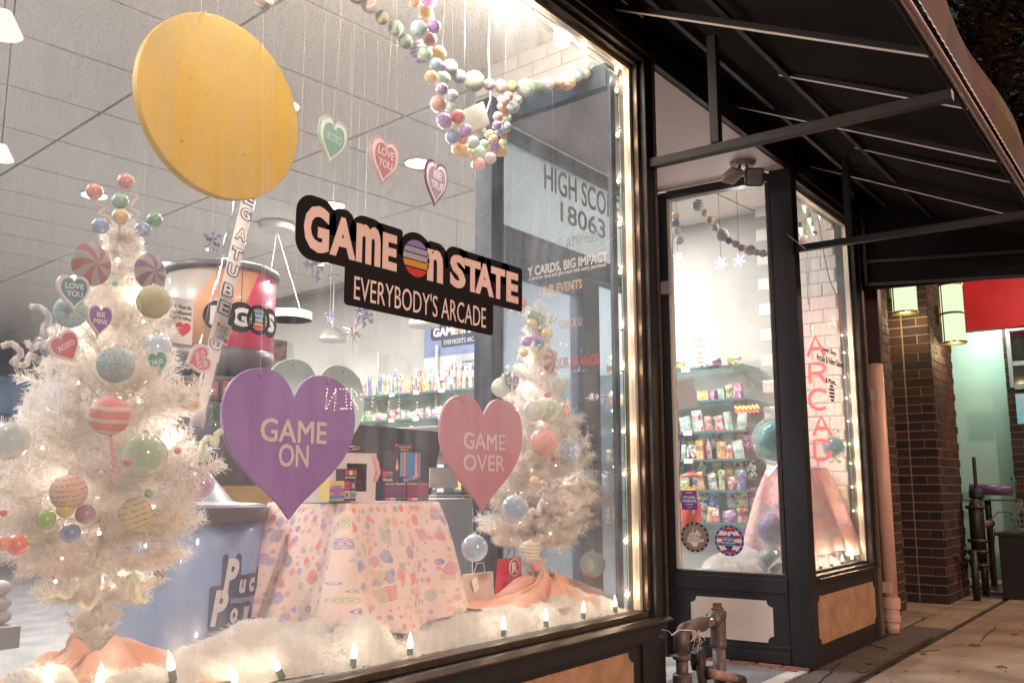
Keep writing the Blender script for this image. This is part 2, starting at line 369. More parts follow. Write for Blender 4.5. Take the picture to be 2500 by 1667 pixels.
frame_member('bulkhead', (6.586, -.02, .0), (7.989, .12, .549)); build(MB().prism(notched(1.38, .33, .045), (7.292, -.0275, .315), FAC[0], FAC[1], FAC[2], .007), 'inset_panel', panel_tan, shop)
build(MB().box((6.62, .036, .646), (7.953, .042, 3.524)), 'window_pane', glass, shop)
frame_member('pilaster', (8.101, -.0, .0), (8.32, .14, 3.8), M('pilaster_paint', (.11, .075, .05), .6, var=.3, vs=10), .01)
# --- recess: returns lean 4 degrees, door wall at the back
SPL = math.tan(R(4.0))
def rx(y): return 6.48 - SPL * y          # face of the right return
def lx(y): return 4.16 + SPL * y          # glass of the left return
def ret(name, y0, y1, z0, z1, t=.06, mat=black, proud=0., bev=.004, side='r'):
    f = rx if side == 'r' else lx; sg = 1 if side == 'r' else -1
    a, b = Vector((f(y0) - sg * proud, y0, 0)), Vector((f(y1) - sg * proud, y1, 0)); n = Vector((sg, SPL, 0)) * (t + proud)
    n = Vector((sg * (t + proud), 0, 0))
    vs = [(p.x, p.y, z) for z in (z0, z1) for p in (a, b, b + n, a + n)]
    if side == 'r': fs = [(0, 1, 2, 3), (7, 6, 5, 4), (1, 0, 4, 5), (2, 1, 5, 6), (3, 2, 6, 7), (0, 3, 7, 4)]
    else: fs = [(3, 2, 1, 0), (4, 5, 6, 7), (0, 1, 5, 4), (1, 2, 6, 5), (2, 3, 7, 6), (3, 0, 4, 7)]
    return build(MB().add(vs, fs), name, mat, shop, bevel=bev)
ret('return_post', .141, .158, 0.0, 3.62, .10); ret('return_stile', .158, .175, .64, 3.55, .04, bronze)
ret('return_stile', .955, .98, .635, 3.56, .04, chan); ret('return_post', .981, 1.16, 0, 3.62, .10)
ret('return_head', .158, .981, 3.56, 3.63, .08); ret('return_rail', .158, .981, .47, .63, .08); ret('rail_moulding', .14, 1.0, .50, .60, .01, black, .012)
ret('return_bulkhead', .158, .981, 0, .469, .08); ret('base_moulding', .14, 1.05, .02, .09, .01, black, .010); ret('panel_moulding', .14, 1.05, .115, .135, .01, black, .008)
d_ = Vector((-SPL, 1, 0)).normalized(); nm_ = Vector((-1, -SPL, 0)).normalized()
pc = Vector((rx(.56), .56, .30)) + nm_ * .010
build(MB().prism(notched(.62, .29, .045), pc, -d_, Vector((0, 0, 1)), nm_, .008), 'inset_panel', panel_pale, shop)
ret('window_pane', .176, .955, .631, 3.56, .004, glass, -.012, 0)
# left return (seen through the big window): tiled head, rails, glass
ret('return_post', .96, 1.10, .0, 3.62, .12, M('blue_black_paint', (.035, .052, .085), .4, var=.4, vs=12, bump=.2), 0, .004, 'l')
ret('return_post', .131, .152, .0, 3.56, .05, M('blue_black_paint'), 0, .004, 'l')
ret('return_head', .153, .959, 3.46, 3.60, .06, M('blue_black_paint'), 0, .004, 'l')
ret('return_bulkhead', .153, .959, 0, .62, .06, M('blue_black_paint'), 0, .004, 'l')
ret('window_pane', .153, .959, .621, 3.459, .004, glass_r, -.03, 0, 'l')
# door wall
bb = M('blue_black_paint')
frame_member('door_frame', (4.36, 1.16, .0), (4.44, 1.30, 3.6), bb); frame_member('door_frame', (5.44, 1.17, .0), (5.66, 1.29, 2.78), bb); frame_member('door_frame', (6.29, 1.17, 0), (6.38, 1.30, 3.6), bb)
frame_member('door_head', (4.441, 1.16, 2.78), (6.289, 1.30, 2.93), bb); frame_member('transom_head', (4.441, 1.16, 3.54), (6.289, 1.30, 3.62), bb)
for x0, x1 in ((4.441, 5.439), (5.661, 6.289)): build(MB().box((x0, 1.22, .02), (x1, 1.226, 2.779)), 'door_pane', glass_r, shop)
frame_member('door_rail', (4.45, 1.19, .03), (5.43, 1.25, .22), bb); frame_member('door_rail', (4.45, 1.19, 2.62), (5.43, 1.25, 2.76), bb)
for x in (5.40, 5.70): build(MB().tube([(x, 1.17, 1.0), (x, 1.12, 1.0), (x, 1.12, 1.35), (x, 1.17, 1.35)], .012), 'door_handle', chan, shop)
# transom: pale translucent band with lettering
pale_band = M('transom_pale', (.66, .68, .66), .6, col2=(.56, .60, .60), vs=3)
_n = pale_band.node_tree; _t = _n.nodes.new('ShaderNodeBsdfTranslucent'); _t.inputs[0].default_value = (.85, .88, .86, 1); _m = _n.nodes.new('ShaderNodeMixShader'); _m.inputs[0].default_value = .6
_n.links.new(_n.nodes['Principled BSDF'].outputs[0], _m.inputs[1]); _n.links.new(_t.outputs[0], _m.inputs[2]); _n.links.new(_m.outputs[0], _n.nodes['Material Output'].inputs[0])
build(MB().box((4.442, 1.21, 2.931), (6.288, 1.222, 3.539)), 'transom_pane', pale_band, shop)
tg = M('transom_lettering', (.26, .28, .29), .6)
_a, _b = at(1250, 385, 1.205), at(1422, 450, 1.205)
lettering('HIGH SCORE', ((_a.x + _b.x) / 2, 1.205, 3.415), _b.x - _a.x, .19, mat=tg, parent=shop, offset=.012); lettering('18063', ((at(1290, 480, 1.205).x + at(1388, 500, 1.205).x) / 2, 1.205, 3.205), at(1388, 500, 1.205).x - at(1285, 480, 1.205).x, .15, mat=tg, parent=shop, offset=.012)
build(MB().box((6.10, 1.135, 2.93), (6.30, 1.158, 3.02)), 'door_closer', steel_dark, shop, bevel=.004)
frame_member('door_stop', (6.30, 1.02, .0), (6.335, 1.16, 3.62), black)
# soffit of the entrance
soffit = M('soffit_paint', (.80, .68, .67), .55, var=.08, vs=2)
build(MB().add([(JX1, .02, 3.632), (6.475, .02, 3.632), (rx(1.16), 1.16, 3.632), (JX1 + .08, 1.16, 3.632), (JX1, .02, 3.70), (6.475, .02, 3.70), (rx(1.16), 1.16, 3.70), (JX1 + .08, 1.16, 3.70)], [(0, 1, 2, 3), (7, 6, 5, 4), (1, 0, 4, 5), (2, 1, 5, 6), (3, 2, 6, 7), (0, 3, 7, 4)]), 'soffit', soffit, shop)
frame_member('soffit_fascia', (JX1 + .001, -.02, 3.64), (6.474, .018, 3.80), black)
# corner pilaster face beside the big window, house number
num = thing('house_number', 'small dark plate reading 31 beside the shop door', 'number plate', tuple(at(1605 / K, 854 / K, .45)))
p = wloc(num); mp = mpp(p)
build(MB().prism(rrect(22 * mp, 32 * mp, .003), p, SID[0], SID[1], SID[2], .004), 'plate', M('number_plate', (.16, .13, .10), .5), num)
lettering('31', p + Vector((-.003, 0, 0)), 15 * mp, 20 * mp, SID, M('black_paint'), num, offset=.02)
# awning wall clip/box
p = at(1815 / 1.0 * 0 + 1815 * 0 + 1624 / K, 707 / K, .9)

# ================================================================== AWNING
aw = thing('awning', 'black fabric shop awning on a steel frame with striped front valance', 'awning', (3.0, -1.577, 3.06))
AY, AZ0, AX0, AX1 = -1.577, 3.06, -3.0, 8.12
def awz(y): return 3.83 + .478 * y
top = MB(); top.add([(AX0, 0.0, awz(0) + .06), (AX1, 0.0, awz(0) + .06), (AX1, AY, awz(AY) + .06), (AX0, AY, awz(AY) + .06), (AX0, 0, awz(0) + .064), (AX1, 0, awz(0) + .064), (AX1, AY, awz(AY) + .064), (AX0, AY, awz(AY) + .064)], [(0, 1, 2, 3), (7, 6, 5, 4), (1, 0, 4, 5), (2, 1, 5, 6), (3, 2, 6, 7), (0, 3, 7, 4)])
sag = MB(); nx_, ny_ = 90, 10; vs = []
for q_ in (0., .004):
    for j in range(ny_ + 1):
        for i in range(nx_ + 1):
            x = AX0 + (AX1 - AX0) * i / nx_; y = AY * j / ny_; fr_ = ((x - .96) / 1.5) % 1; vs.append((x, y, awz(y) + .06 + q_ - .030 * math.sin(math.pi * fr_) * math.sin(math.pi * j / ny_) + .006 * noise.noise(Vector((x * 3, y * 4, 2)))))
n_ = (nx_ + 1) * (ny_ + 1); fs = []
for j in range(ny_):
    for i in range(nx_): a = j * (nx_ + 1) + i; fs.append((a, a + 1, a + nx_ + 2, a + nx_ + 1)); fs.append((n_ + a, n_ + a + nx_ + 1, n_ + a + nx_ + 2, n_ + a + 1))
build(sag.add(vs, fs), 'canopy', fabric_black, aw, smooth=True)
for x in (.96, 2.46, 3.96, 5.55, 7.01):
    build(MB().bar((x, -.005, awz(-.005) - .015), (x, AY + .02, awz(AY + .02) - .015), .035, .03, (0, 0, 1)), 'rafter', steel_dark, aw, bevel=.003)
    build(MB().bar((x, -.006, awz(-.006) - .0325), (x, AY + .02, awz(AY + .02) - .0325), .022, .004, (0, 0, 1)), 'rafter_lit_strip', steel_lit, aw)  # pale strip stands for the lit underside of the rafter
for x in (4.75, 6.15, 3.2, 1.7):
    build(MB().bar((x, -.60, awz(-.60) + .02), (x, AY + .02, awz(AY + .02) + .02), .025, .025, (0, 0, 1)), 'short_rafter', steel_dark, aw, bevel=.003)
    build(MB().bar((x, -.60, awz(-.60) + .005), (x, AY + .02, awz(AY + .02) + .005), .018, .004, (0, 0, 1)), 'rafter_lit_strip', steel_lit, aw)
for y in (-.65, -.28): build(MB().bar((AX0, y, awz(y) + .01), (AX1, y, awz(y) + .01), .028, .028), 'purlin', steel_dark, aw, bevel=.003)
fb = M('awning_bar', (.30, .20, .19), .35, metal=.5)
build(MB().tube([(AX0, AY, AZ0), (AX1, AY, AZ0)], .019, 10), 'front_bar', fb, aw, smooth=True)
build(MB().bar((AX0, AY + .028, AZ0 - .012), (AX1, AY + .028, AZ0 - .012), .008, .018), 'front_rail', steel_dark, aw)
for x in (1.2, 4.25, 6.5):
    build(MB().bar((x, -.035, 3.0), (x, AY + .01, 2.985), .05, .05), 'strut', steel_dark, aw, bevel=.004)
    build(MB().bar((x, -.43, 3.026), (x, -.43, awz(-.43)), .05, .05, (0, 1, 0)), 'upright', steel_dark, aw, bevel=.004)
    build(MB().box((x - .05, -.034, 2.95), (x + .05, -.018, 3.05)), 'wall_plate', steel_dark, aw)
# front valance: wavy coloured cloth standing above the front bar
stripes = [((.10, .058, .052), 1.3), ((.065, .036, .036), .55), ((.06, .008, .010), .50), ((.07, .036, .005), .40), ((.085, .046, .052), .9)]
x = AX0; k = 0; vmats = [M('valance_%d' % i, s_[0], .85, var=.15, vs=4, bump=.2, bs=300) for i, s_ in enumerate(stripes)]
x = 2.3; segs = [(AX0, 3.5, 0), (3.5, 3.95, 0), (3.95, 4.55, 1), (4.55, 5.05, 2), (5.05, 5.7, 3), (5.7, 7.1, 4), (7.1, AX1, 0)]
for a, b, mi in segs:
    mb = MB(); n = max(2, int((b - a) / .08)); vs = []
    for i in range(n + 1):
        xx = a + (b - a) * i / n; wv = .02 * math.sin(xx * 3.1); hh = .285 + .006 * math.sin(xx * 5.4)
        vs += [(xx, AY - .028 + wv * .2, AZ0 + .03), (xx, AY - .05 + wv, AZ0 + hh * .5), (xx, AY - .028 + wv, AZ0 + hh), (xx, AY - .022 + wv, AZ0 + hh), (xx, AY - .044 + wv, AZ0 + hh * .5), (xx, AY - .022 + wv * .2, AZ0 + .03)]
    fs = [(i * 6 + j, i * 6 + (j + 1) % 6, (i + 1) * 6 + (j + 1) % 6, (i + 1) * 6 + j) for i in range(n) for j in range(6)] + [(5, 4, 3, 2, 1, 0), tuple(n * 6 + j for j in range(6))]
    build(mb.add(vs, fs), 'valance', vmats[mi], aw, smooth=False)
lace = MB()
for i in range(420):
    xx = 2.2 + i * .0118; lace.ball((xx, AY - .03, AZ0 + .028 + .003 * math.sin(i)), .0032, 5, 4)
build(lace, 'lacing', white, aw, kind='stuff')
# end skirt of the awning: black fabric across the far end with two bars
def endquad(x, pts, name, mat): build(MB().add([(x, y, z) for y, z in pts] + [(x + .006, y, z) for y, z in pts], [(3, 2, 1, 0), (4, 5, 6, 7), (0, 1, 5, 4), (1, 2, 6, 5), (2, 3, 7, 6), (3, 0, 4, 7)]), name, mat, aw)
endquad(8.10, [(-.02, 2.96), (AY, 2.90), (AY, awz(AY) + .05), (-.02, awz(0) + .05)], 'end_skirt', fabric_black)
for za, zb in ((3.005, 2.89), (3.21, 3.09)): build(MB().bar((8.085, -.09, za), (8.085, AY, zb), .02, .028), 'end_bar', steel_dark, aw, bevel=.003)
build(MB().bar((8.085, -.09, 2.99), (8.085, -.09, 3.75), .02, .028, (0, 1, 0)), 'end_bar', steel_dark, aw)

# ================================================================== INTERIOR SHELL
XW, YB, CZ = 8.2, 15.0, 3.88
S(MB().box((-4, .12, -.02), (XW, YB, .0)), 'shop_floor', M('grey_plank_floor', (.25, .25, .26), .45, col2=(.17, .17, .18), vs=4, bump=.15, bs=20), kind='structure').location.z -= .0
fl = bpy.data.objects['shop_floor']
for i in range(26):
    for j in range(6):
        if random.random() < 1.0:
            x0 = -3.2 + i * .22; y0 = 1.2 + j * 1.15 + (i % 3) * .38
            if x0 < 3.6: build(MB().box((x0 + .003, y0 + .003, .001), (x0 + .217, min(y0 + 1.147, YB), .008)), 'floor_plank', M('plank_%d' % random.randrange(3), [(.26, .26, .275), (.21, .21, .225), (.30, .30, .31)][random.randrange(3)], .4, col2=(.15, .15, .17), vs=8), fl)
S(MB().box((XW, .15, 0), (XW + .1, YB, 4.2)), 'wall', wallwhite); S(MB().box((-4, YB, 0), (XW, YB + .1, 4.2)), 'wall', M('arcade_wall', (.10, .11, .20), .7, var=.3, vs=2)); S(MB().box((-4.1, .12, 0), (-4, YB, 4.2)), 'wall', wallwhite)
ceil = S(MB().box((-4, .14, CZ + .022), (XW, YB, CZ + .05)), 'ceiling', M('ceiling_grid', (.42, .38, .36), .6))
ctile = M('acoustic_tile', (.80, .765, .72), .9, var=.0, bump=.9, bs=95)
nt = ctile.node_tree; t_ = nt.nodes.new('ShaderNodeTexNoise'); t_.inputs['Scale'].default_value = 55; t_.inputs['Detail'].default_value = 3
tc_ = nt.nodes.new('ShaderNodeTexCoord'); nt.links.new(tc_.outputs['Object'], t_.inputs['Vector']); rp = nt.nodes.new('ShaderNodeValToRGB'); nt.links.new(t_.outputs[0], rp.inputs[0])
rp.color_ramp.elements[0].position = .33; rp.color_ramp.elements[0].color = (.50, .46, .43, 1); rp.color_ramp.elements[1].position = .42; rp.color_ramp.elements[1].color = (.80, .765, .72, 1)
nt.links.new(rp.outputs[0], nt.nodes['Principled BSDF'].inputs['Base Color'])
TX, TY = 1.5, .78; ga = R(-5.0); gx = Vector((math.cos(ga), math.sin(ga), 0)); gy = Vector((-gx.y, gx.x, 0)); go = Vector((3.1, 3.72, 0))
tm = mesh_from(MB().box((-TX / 2 + .012, -TY / 2 + .012, 0), (TX / 2 - .012, TY / 2 - .012, .018)), 'ceiling_tile'); tm.materials.append(ctile)
for i in range(-5, 5):
    for j in range(-5, 15):
        c = go + gx * ((i + .5) * TX) + gy * ((j + .5) * TY)
        if -.6 < c.x < 8.6 and .1 < c.y < 15.1:
            inst(tm, 'ceiling_tile', ceil, (c.x, c.y, CZ + random.uniform(.0, .004)), (random.uniform(-.002, .002), random.uniform(-.002, .002), ga))
# head wall above the big window inside
S(MB().box((-1.6, .141, 3.60), (JX0, .16, CZ + .02)), 'wall', wallwhite)
# white subway tiles: bevelled pieces
tilem = M('subway_tile', (.74, .70, .66), .18, var=.05, vs=3, coat=.3)
def bevel_tile(w_, h_, t=.012, b=.012):
    o = [(-w_ / 2, -h_ / 2), (w_ / 2, -h_ / 2), (w_ / 2, h_ / 2), (-w_ / 2, h_ / 2)]; i = [(-w_ / 2 + b, -h_ / 2 + b), (w_ / 2 - b, -h_ / 2 + b), (w_ / 2 - b, h_ / 2 - b), (-w_ / 2 + b, h_ / 2 - b)]
    mb = MB().add([(0, x_, z_) for x_, z_ in o] + [(-.006, x_, z_) for x_, z_ in o] + [(-t, x_, z_) for x_, z_ in i], [(8, 11, 10, 9), (0, 1, 5, 4), (1, 2, 6, 5), (2, 3, 7, 6), (3, 0, 4, 7), (4, 5, 9, 8), (5, 6, 10, 9), (6, 7, 11, 10), (7, 4, 8, 11)])
    me = mesh_from(mb, 'tile'); me.materials.append(tilem); return me
tw = S(MB().box((8.04, .15, 0), (8.06, .78, CZ)), 'tiled_wall', M('tile_grout', (.45, .42, .39), .8))
bt = bevel_tile(.236, .116)
for r_ in range(28):
    for c_ in range(3):
        y = .16 + (c_ + .5) * .24 - (.12 if r_ % 2 else 0)
        if y > .1: inst(bt, 'tile', tw, (8.039, y, .66 + (r_ + .5) * .12))
tw2 = S(MB().add([(lx(y) + dx, y, z) for z in (3.615, CZ) for y, dx in ((.14, -.015), (1.20, -.015), (1.20, .05), (.14, .05))], [(3, 2, 1, 0), (4, 5, 6, 7), (0, 1, 5, 4), (1, 2, 6, 5), (2, 3, 7, 6), (3, 0, 4, 7)]), 'tiled_wall', M('tile_grout'))
bt2 = bevel_tile(.226, .086, .008, .006)
for r_ in range(3):
    for c_ in range(5):
        y = .14 + (c_ + .5) * .23 - (.11 if r_ % 2 else 0)
        if .13 < y < 1.15: inst(bt2, 'tile', tw2, (lx(y) - .016, y, 3.66 + r_ * .09), (0, 0, R(-4) * 1.0))
# the display ledge
S(MB().box((-1.6, .132, .50), (4.1, .80, .625)), 'display_ledge', white); S(MB().box((6.62, .15, .50), (8.03, 1.0, .60)), 'display_ledge', white)

# ================================================================== WINDOW GRAPHICS (stand proud of the glass, street side)
GY = .035
sg = thing('window_sign', 'black window decal reading GAME ON STATE EVERYBODY\'S ARCADE on the big pane', 'window sign', (2.55, GY, 2.05))
blk = M('decal_black', (.016, .014, .016), .7, spec=.15); tan = M('decal_tan', (.82, .60, .53), .6, var=.1, vs=4)
def fx(u, v, y=GY): p = at(u, v, y); return p.x, p.z
# letter boxes measured on the plane of the glass: (text, u0, v_top0, u1, v_bottom1)
def bigword(s, u0, u1, vt, vb, off, hh=None):
    a = at(u0, vt, GY); b = at(u1, vb, GY); return a, b
x0 = at(695, 520, GY).x; x1 = at(1203, 640, GY).x; zc = 2.115; hcap = .155
cxs = (x0 + x1) / 2
# words: GAME  O  N  STATE as separate pieces
def word(s, ua, ub, v_mid, h_, off=.02, plate=.075):
    xa, xb = at(ua, v_mid, GY).x, at(ub, v_mid, GY).x
    zz = at((ua + ub) / 2, v_mid, GY).z
    return (s, (xa + xb) / 2, zz, xb - xa, h_)
print('SIGN z', at(695, 520, GY).z, at(820, 545, GY).z, at(957, 563, GY).z, at(1120, 605, GY).z)
zt = at(957, 548, GY).z
W_ = [('G', 696, 755, .165), ('A', 757, 817, .145), ('m', 818, 874, .145), ('E', 879, 912, .138), ('n', 982, 1018, .130), ('S', 1034, 1070, .138), ('T', 1067, 1104, .135), ('A', 1092, 1134, .135), ('T', 1128, 1160, .135), ('E', 1163, 1190, .135)]
base_z = {}
for s, ua, ub, h_ in W_:
    xa = at(ua, 560, GY).x; xb = at(ub, 560, GY).x; cx_ = (xa + xb) / 2; hh = h_
    zb = 2.045 + hh / 2 - (.006 if s == 'G' else 0)
    lettering(s, (cx_, GY - .001, zb), (xb - xa), hh, mat=tan, parent=sg, offset=.045, name='letter')
    pw, ph = (xb - xa) + .055, hh + .062
    if s in 'GSn' or s == 'm': out_ = rrect(pw + .01, ph, min(pw, ph) * .42, 8)
    elif s == 'A': out_ = [(-pw / 2 - .006, -ph / 2), (pw / 2 + .006, -ph / 2), (pw / 2, 0), (.042, ph / 2 - .012), (.02, ph / 2), (-.02, ph / 2), (-.042, ph / 2 - .012), (-pw / 2, 0)]
    else: out_ = rrect(pw + .006, ph, .012, 3)
    build(MB().prism(out_, (cx_, GY + .0005, zb), FAC[0], FAC[1], FAC[2], .002), 'letter_backing', blk, sg)
xo = at(957, 560, GY).x; ro = .073
build(MB().prism(disc(ro + .03), (xo, GY + .0005, 2.118), *FAC, .002), 'letter_backing', blk, sg)
build(MB().prism(rrect(x1 - x0 - .03, .10, .02), ((x0 + x1) / 2 + .0, GY + .0004, 2.065), *FAC, .0018), 'letter_backing', blk, sg)
sc_ = [((.24, .22, .42), .32, .5), ((.34, .33, .46), .14, .29), ((.42, .38, .44), -.04, .11), ((.62, .30, .05), -.24, -.07), ((.55, .05, .04), -.5, -.28)]
for cc, a, b in sc_:
    pts = []
    for t in range(13): yy = a + (b - a) * t / 12; pts.append((math.sqrt(max(0, .25 - yy * yy)) * 2 * ro, yy * 2 * ro))
    pts = [(x_, y_) for x_, y_ in pts] + [(-x_, y_) for x_, y_ in pts[::-1]]
    build(MB().prism(pts, (xo, GY - .001, 2.118), *FAC, .001), 'sun_stripe', M('sunstripe%s' % str(a), cc, .6), sg)
xa, xb = at(793, 600, GY).x, at(1133, 660, GY).x
build(MB().prism(rrect(xb - xa, .175, .015), ((xa + xb) / 2, GY + .0003, 1.968), *FAC, .0016), 'caption_backing', blk, sg)
lettering("EVERYBODY'S ARCADE", ((at(815, 600, GY).x + at(1116, 660, GY).x) / 2, GY - .001, 1.950), at(1116, 660, GY).x - at(815, 600, GY).x, .088, mat=M('decal_caption', (.84, .68, .60), .6), parent=sg, offset=-.004)

# decals on the right-hand panes
t = thing('window_lettering', 'small black words Sweet Shop, Arcade & Video Games on the far pane', 'window lettering', (7.3, .03, 2.3))
for s, u0, v0, u1, v1, h_ in (('Sweet Shop', 1889, 800, 1921, 815, .05), ('Arcade & Video Games', 1876, 818, 1937, 838, .055), ('& More...', 1897, 872, 1923, 880, .045)):
    a, b = at(u0, v0, .03), at(u1, v1, .03); lettering(s, ((a.x + b.x) / 2, .031, (a.z + b.z) / 2), b.x - a.x, h_, mat=M('black_ink', (.01, .01, .01), .6), parent=t, offset=.006)
p = at(1911, 903, .03)
for k in range(5): yy = (k - 2) * .028; hw = math.sqrt(max(0, .07 ** 2 - yy * yy)) * .9; build(MB().prism([(-hw, yy - .009), (hw, yy - .009), (hw, yy + .009), (-hw, yy + .009)], p, *FAC, .001), 'stripe', M('black_ink'), t)
def rb(y, z, off=-.016): return Vector((rx(y) + .012 + off - .004, y, z))
RB = (Vector((SPL, -1, 0)).normalized(), Vector((0, 0, 1)), Vector((-1, -SPL, 0)).normalized())
def onret(u, v):     # point on the narrow return pane
    d = ray(u, v); n = Vector((1, SPL, 0)); t_ = (6.478 - n.dot(C0)) / n.dot(d); return C0 + d * t_
def sticker(u, v): return onret(u, v)
p = onret(1583, 1148); mp = mpp(p) * .98
st = thing('award_sticker', 'purple square sticker reading TOP LOCAL WORKPLACE on the narrow pane', 'sticker', tuple(p))
build(MB().prism(rrect(.125, .145, .004), p, *RB, .002), 'backing', M('sticker_purple', (.13, .05, .22), .5), st)
wi = M('white_ink', (.75, .72, .72), .6)
for s, dz, w_, h_ in (('homebase', .058, .05, .010), ('TOP LOCAL', .022, .10, .020), ('WORKPLACE', -.006, .112, .020), ('AWARDED', -.032, .06, .009), ('2024', -.055, .03, .006)): lettering(s, p + RB[2] * .001 + Vector((0, 0, dz)), w_, h_, RB, wi, st, offset=.02)
def roundstk(u, v, rim, mid, label, stripes=False):
    p = onret(u, v); st = thing('discount_sticker', label, 'sticker', tuple(p)); r = .112
    build(MB().prism(disc(r), p, *RB, .002), 'rim', rim, st); build(MB().prism(disc(r * .84), p + RB[2] * .0012, *RB, .001), 'field', mid, st)
    if stripes:
        for k in (-3, -1, 1, 3):
            yy = k * .026; hw = math.sqrt(max(0, (r * .83) ** 2 - yy * yy)); build(MB().prism([(-hw, yy - .012), (hw, yy - .012), (hw * .98, yy + .012), (-hw * .98, yy + .012)], p + RB[2] * .002, *RB, .0007), 'stripe', M('flag_red', (.45, .03, .05), .5), st)
    shp = [(-.055, -.03), (-.03, -.04), (-.012, -.062), (.012, -.062), (.025, -.035), (.062, -.028), (.058, -.012), (.03, -.005), (.045, .02), (.02, .045), (-.01, .062), (-.018, .035), (-.04, .02), (-.05, 0)]
    build(MB().prism([(x_ * 1.15, y_ * 1.1) for x_, y_ in shp], p + RB[2] * .003, *RB, .0008), 'county_shape', M('flag_blue', (.02, .05, .25), .5) if stripes else M('cream_ink', (.66, .60, .52), .6), st)
    ink = wi if stripes else M('brown_ink', (.28, .18, .12), .6)
    for s, dz, w_, h_ in (('Delaware County', .022, .08, .008), ('VETERAN' if stripes else 'MILITARY', .006, .105, .017), ('ID DISCOUNT', -.016, .115, .015), ('Participating Business', -.033, .09, .008)): lettering(s, p + RB[2] * .0042 + Vector((0, 0, dz)), w_, h_, RB, ink, st, offset=.02)
    build(MB().prism(disc(.014), p + RB[2] * .0042 + Vector((0, 0, .047)), *RB, .0005), 'seal', ink, st)
    for k in range(16):
        a = 2 * math.pi * k / 16; c = p + RB[2] * .0012 + (RB[0] * math.cos(a) + RB[1] * math.sin(a)) * r * .92
        pts = [((.0075 if i % 2 == 0 else .003) * math.cos(R(90 + 36 * i)), (.0075 if i % 2 == 0 else .003) * math.sin(R(90 + 36 * i))) for i in range(10)]
        build(MB().prism(pts, c, *RB, .0006), 'star', wi, st)
M('flag_blue', (.02, .05, .25), .5)
roundstk(1596, 1233, M('sticker_dark', (.03, .025, .025), .5), M('sticker_brown', (.25, .17, .12), .5), 'round brown MILITARY ID DISCOUNT sticker low on the narrow pane')
roundstk(1675, 1241, M('flag_blue'), wi, 'round red white and blue VETERAN ID DISCOUNT sticker on the narrow pane', True)
p = onret(1800 * 0 + 1696, 875)
# reflected words drawn as lettering on the recess glass (left return), read from inside the big window
lt = thing('recess_reflected_words', 'pastel reflected words about cards, events and brands drawn on the recess glass', 'window lettering', (4.2, .5, 2.2))
LB = (Vector((SPL * -1, -1, 0)).normalized() , Vector((0, 0, 1)), Vector((-1, SPL, 0)).normalized())
def onl(u, v):
    d = ray(u, v); n = Vector((1, -SPL, 0)); t_ = (4.125 - n.dot(C0)) / n.dot(d); return C0 + d * t_
for s, u0, v0, u1, v1, h_, c_ in (('Y CARDS, BIG IMPACT', 1212, 625, 1396, 592, .065, (.72, .70, .70)), ('a card (or two) and give back with every purchase!', 1214, 643, 1392, 607, .030, (.68, .66, .66)), ('OUR EVENTS', 1238, 668, 1337, 652, .055, (.75, .50, .28)),
                                  ('ours', 1252, 735, 1277, 731, .04, (.35, .36, .36)), ('CHECK U', 1284, 745, 1336, 738, .05, (.75, .42, .36)), ('OUR BRANDS', 1272, 836, 1376, 824, .062, (.60, .06, .09)), ('arwest', 1303, 540, 1371, 556, .07, (.28, .30, .31))):
    a, b = onl(u0, v0), onl(u1, v1); L_ = (b - a).length
    lettering(s, (a + b) / 2, L_, h_, LB, M('ink_%s' % s, c_, .6, alpha=.38), lt, offset=.03, tilt=0)

# ================================================================== HANGING DECORATIONS
nyl = M('nylon_line', (.60, .58, .57), .4)
def string(name_parent, P, top=CZ, dx=0.): return build(MB().tube([P, (P[0] + dx, P[1], top)], .0006, 4), 'nylon_line', nyl, name_parent)
# large plain yellow foam disc (generic stand-in)
yel = M('yellow_foam', (.60, .37, .036), .6, col2=(.54, .33, .032), vs=3.5, bump=.12, bs=45)
p = at(503, 246, .55); mp = mpp(p)
dy = thing('foam_disc', 'large round yellow foam disc hanging from the ceiling', 'foam disc', tuple(p))
rr_ = .355
o_ = build(MB().prism(disc(rr_, 72, sx=1, sy=1), p + Vector((.012, -.0175, 0)), *FAC, .036), 'disc', yel, dy, bevel=.004)
for k_, (a_, b_) in enumerate(((-.20, .10), (-.15, .06), (-.08, .02), (-.17, -.19), (-.09, -.12), (.10, -.16), (.13, -.27), (.02, .22))): build(MB().prism(disc(.0032, 7, sx=1.6 if k_ % 2 else 1), p + Vector((.012 + a_, -.0178, b_)), *FAC, .0006), 'scuff', M('scuff_brown', (.16, .09, .03), .8), dy)
for dx_ in (-.10, .16): q = p + Vector((dx_, 0, math.sqrt(rr_ ** 2 - dx_ ** 2) - .01)); string(dy, q); build(MB().tube([q + Vector((0, -.032, -.02)), q + Vector((0, -.034, .004)), q + Vector((0, 0, .014))], .002, 5), 'knot', nyl, dy)

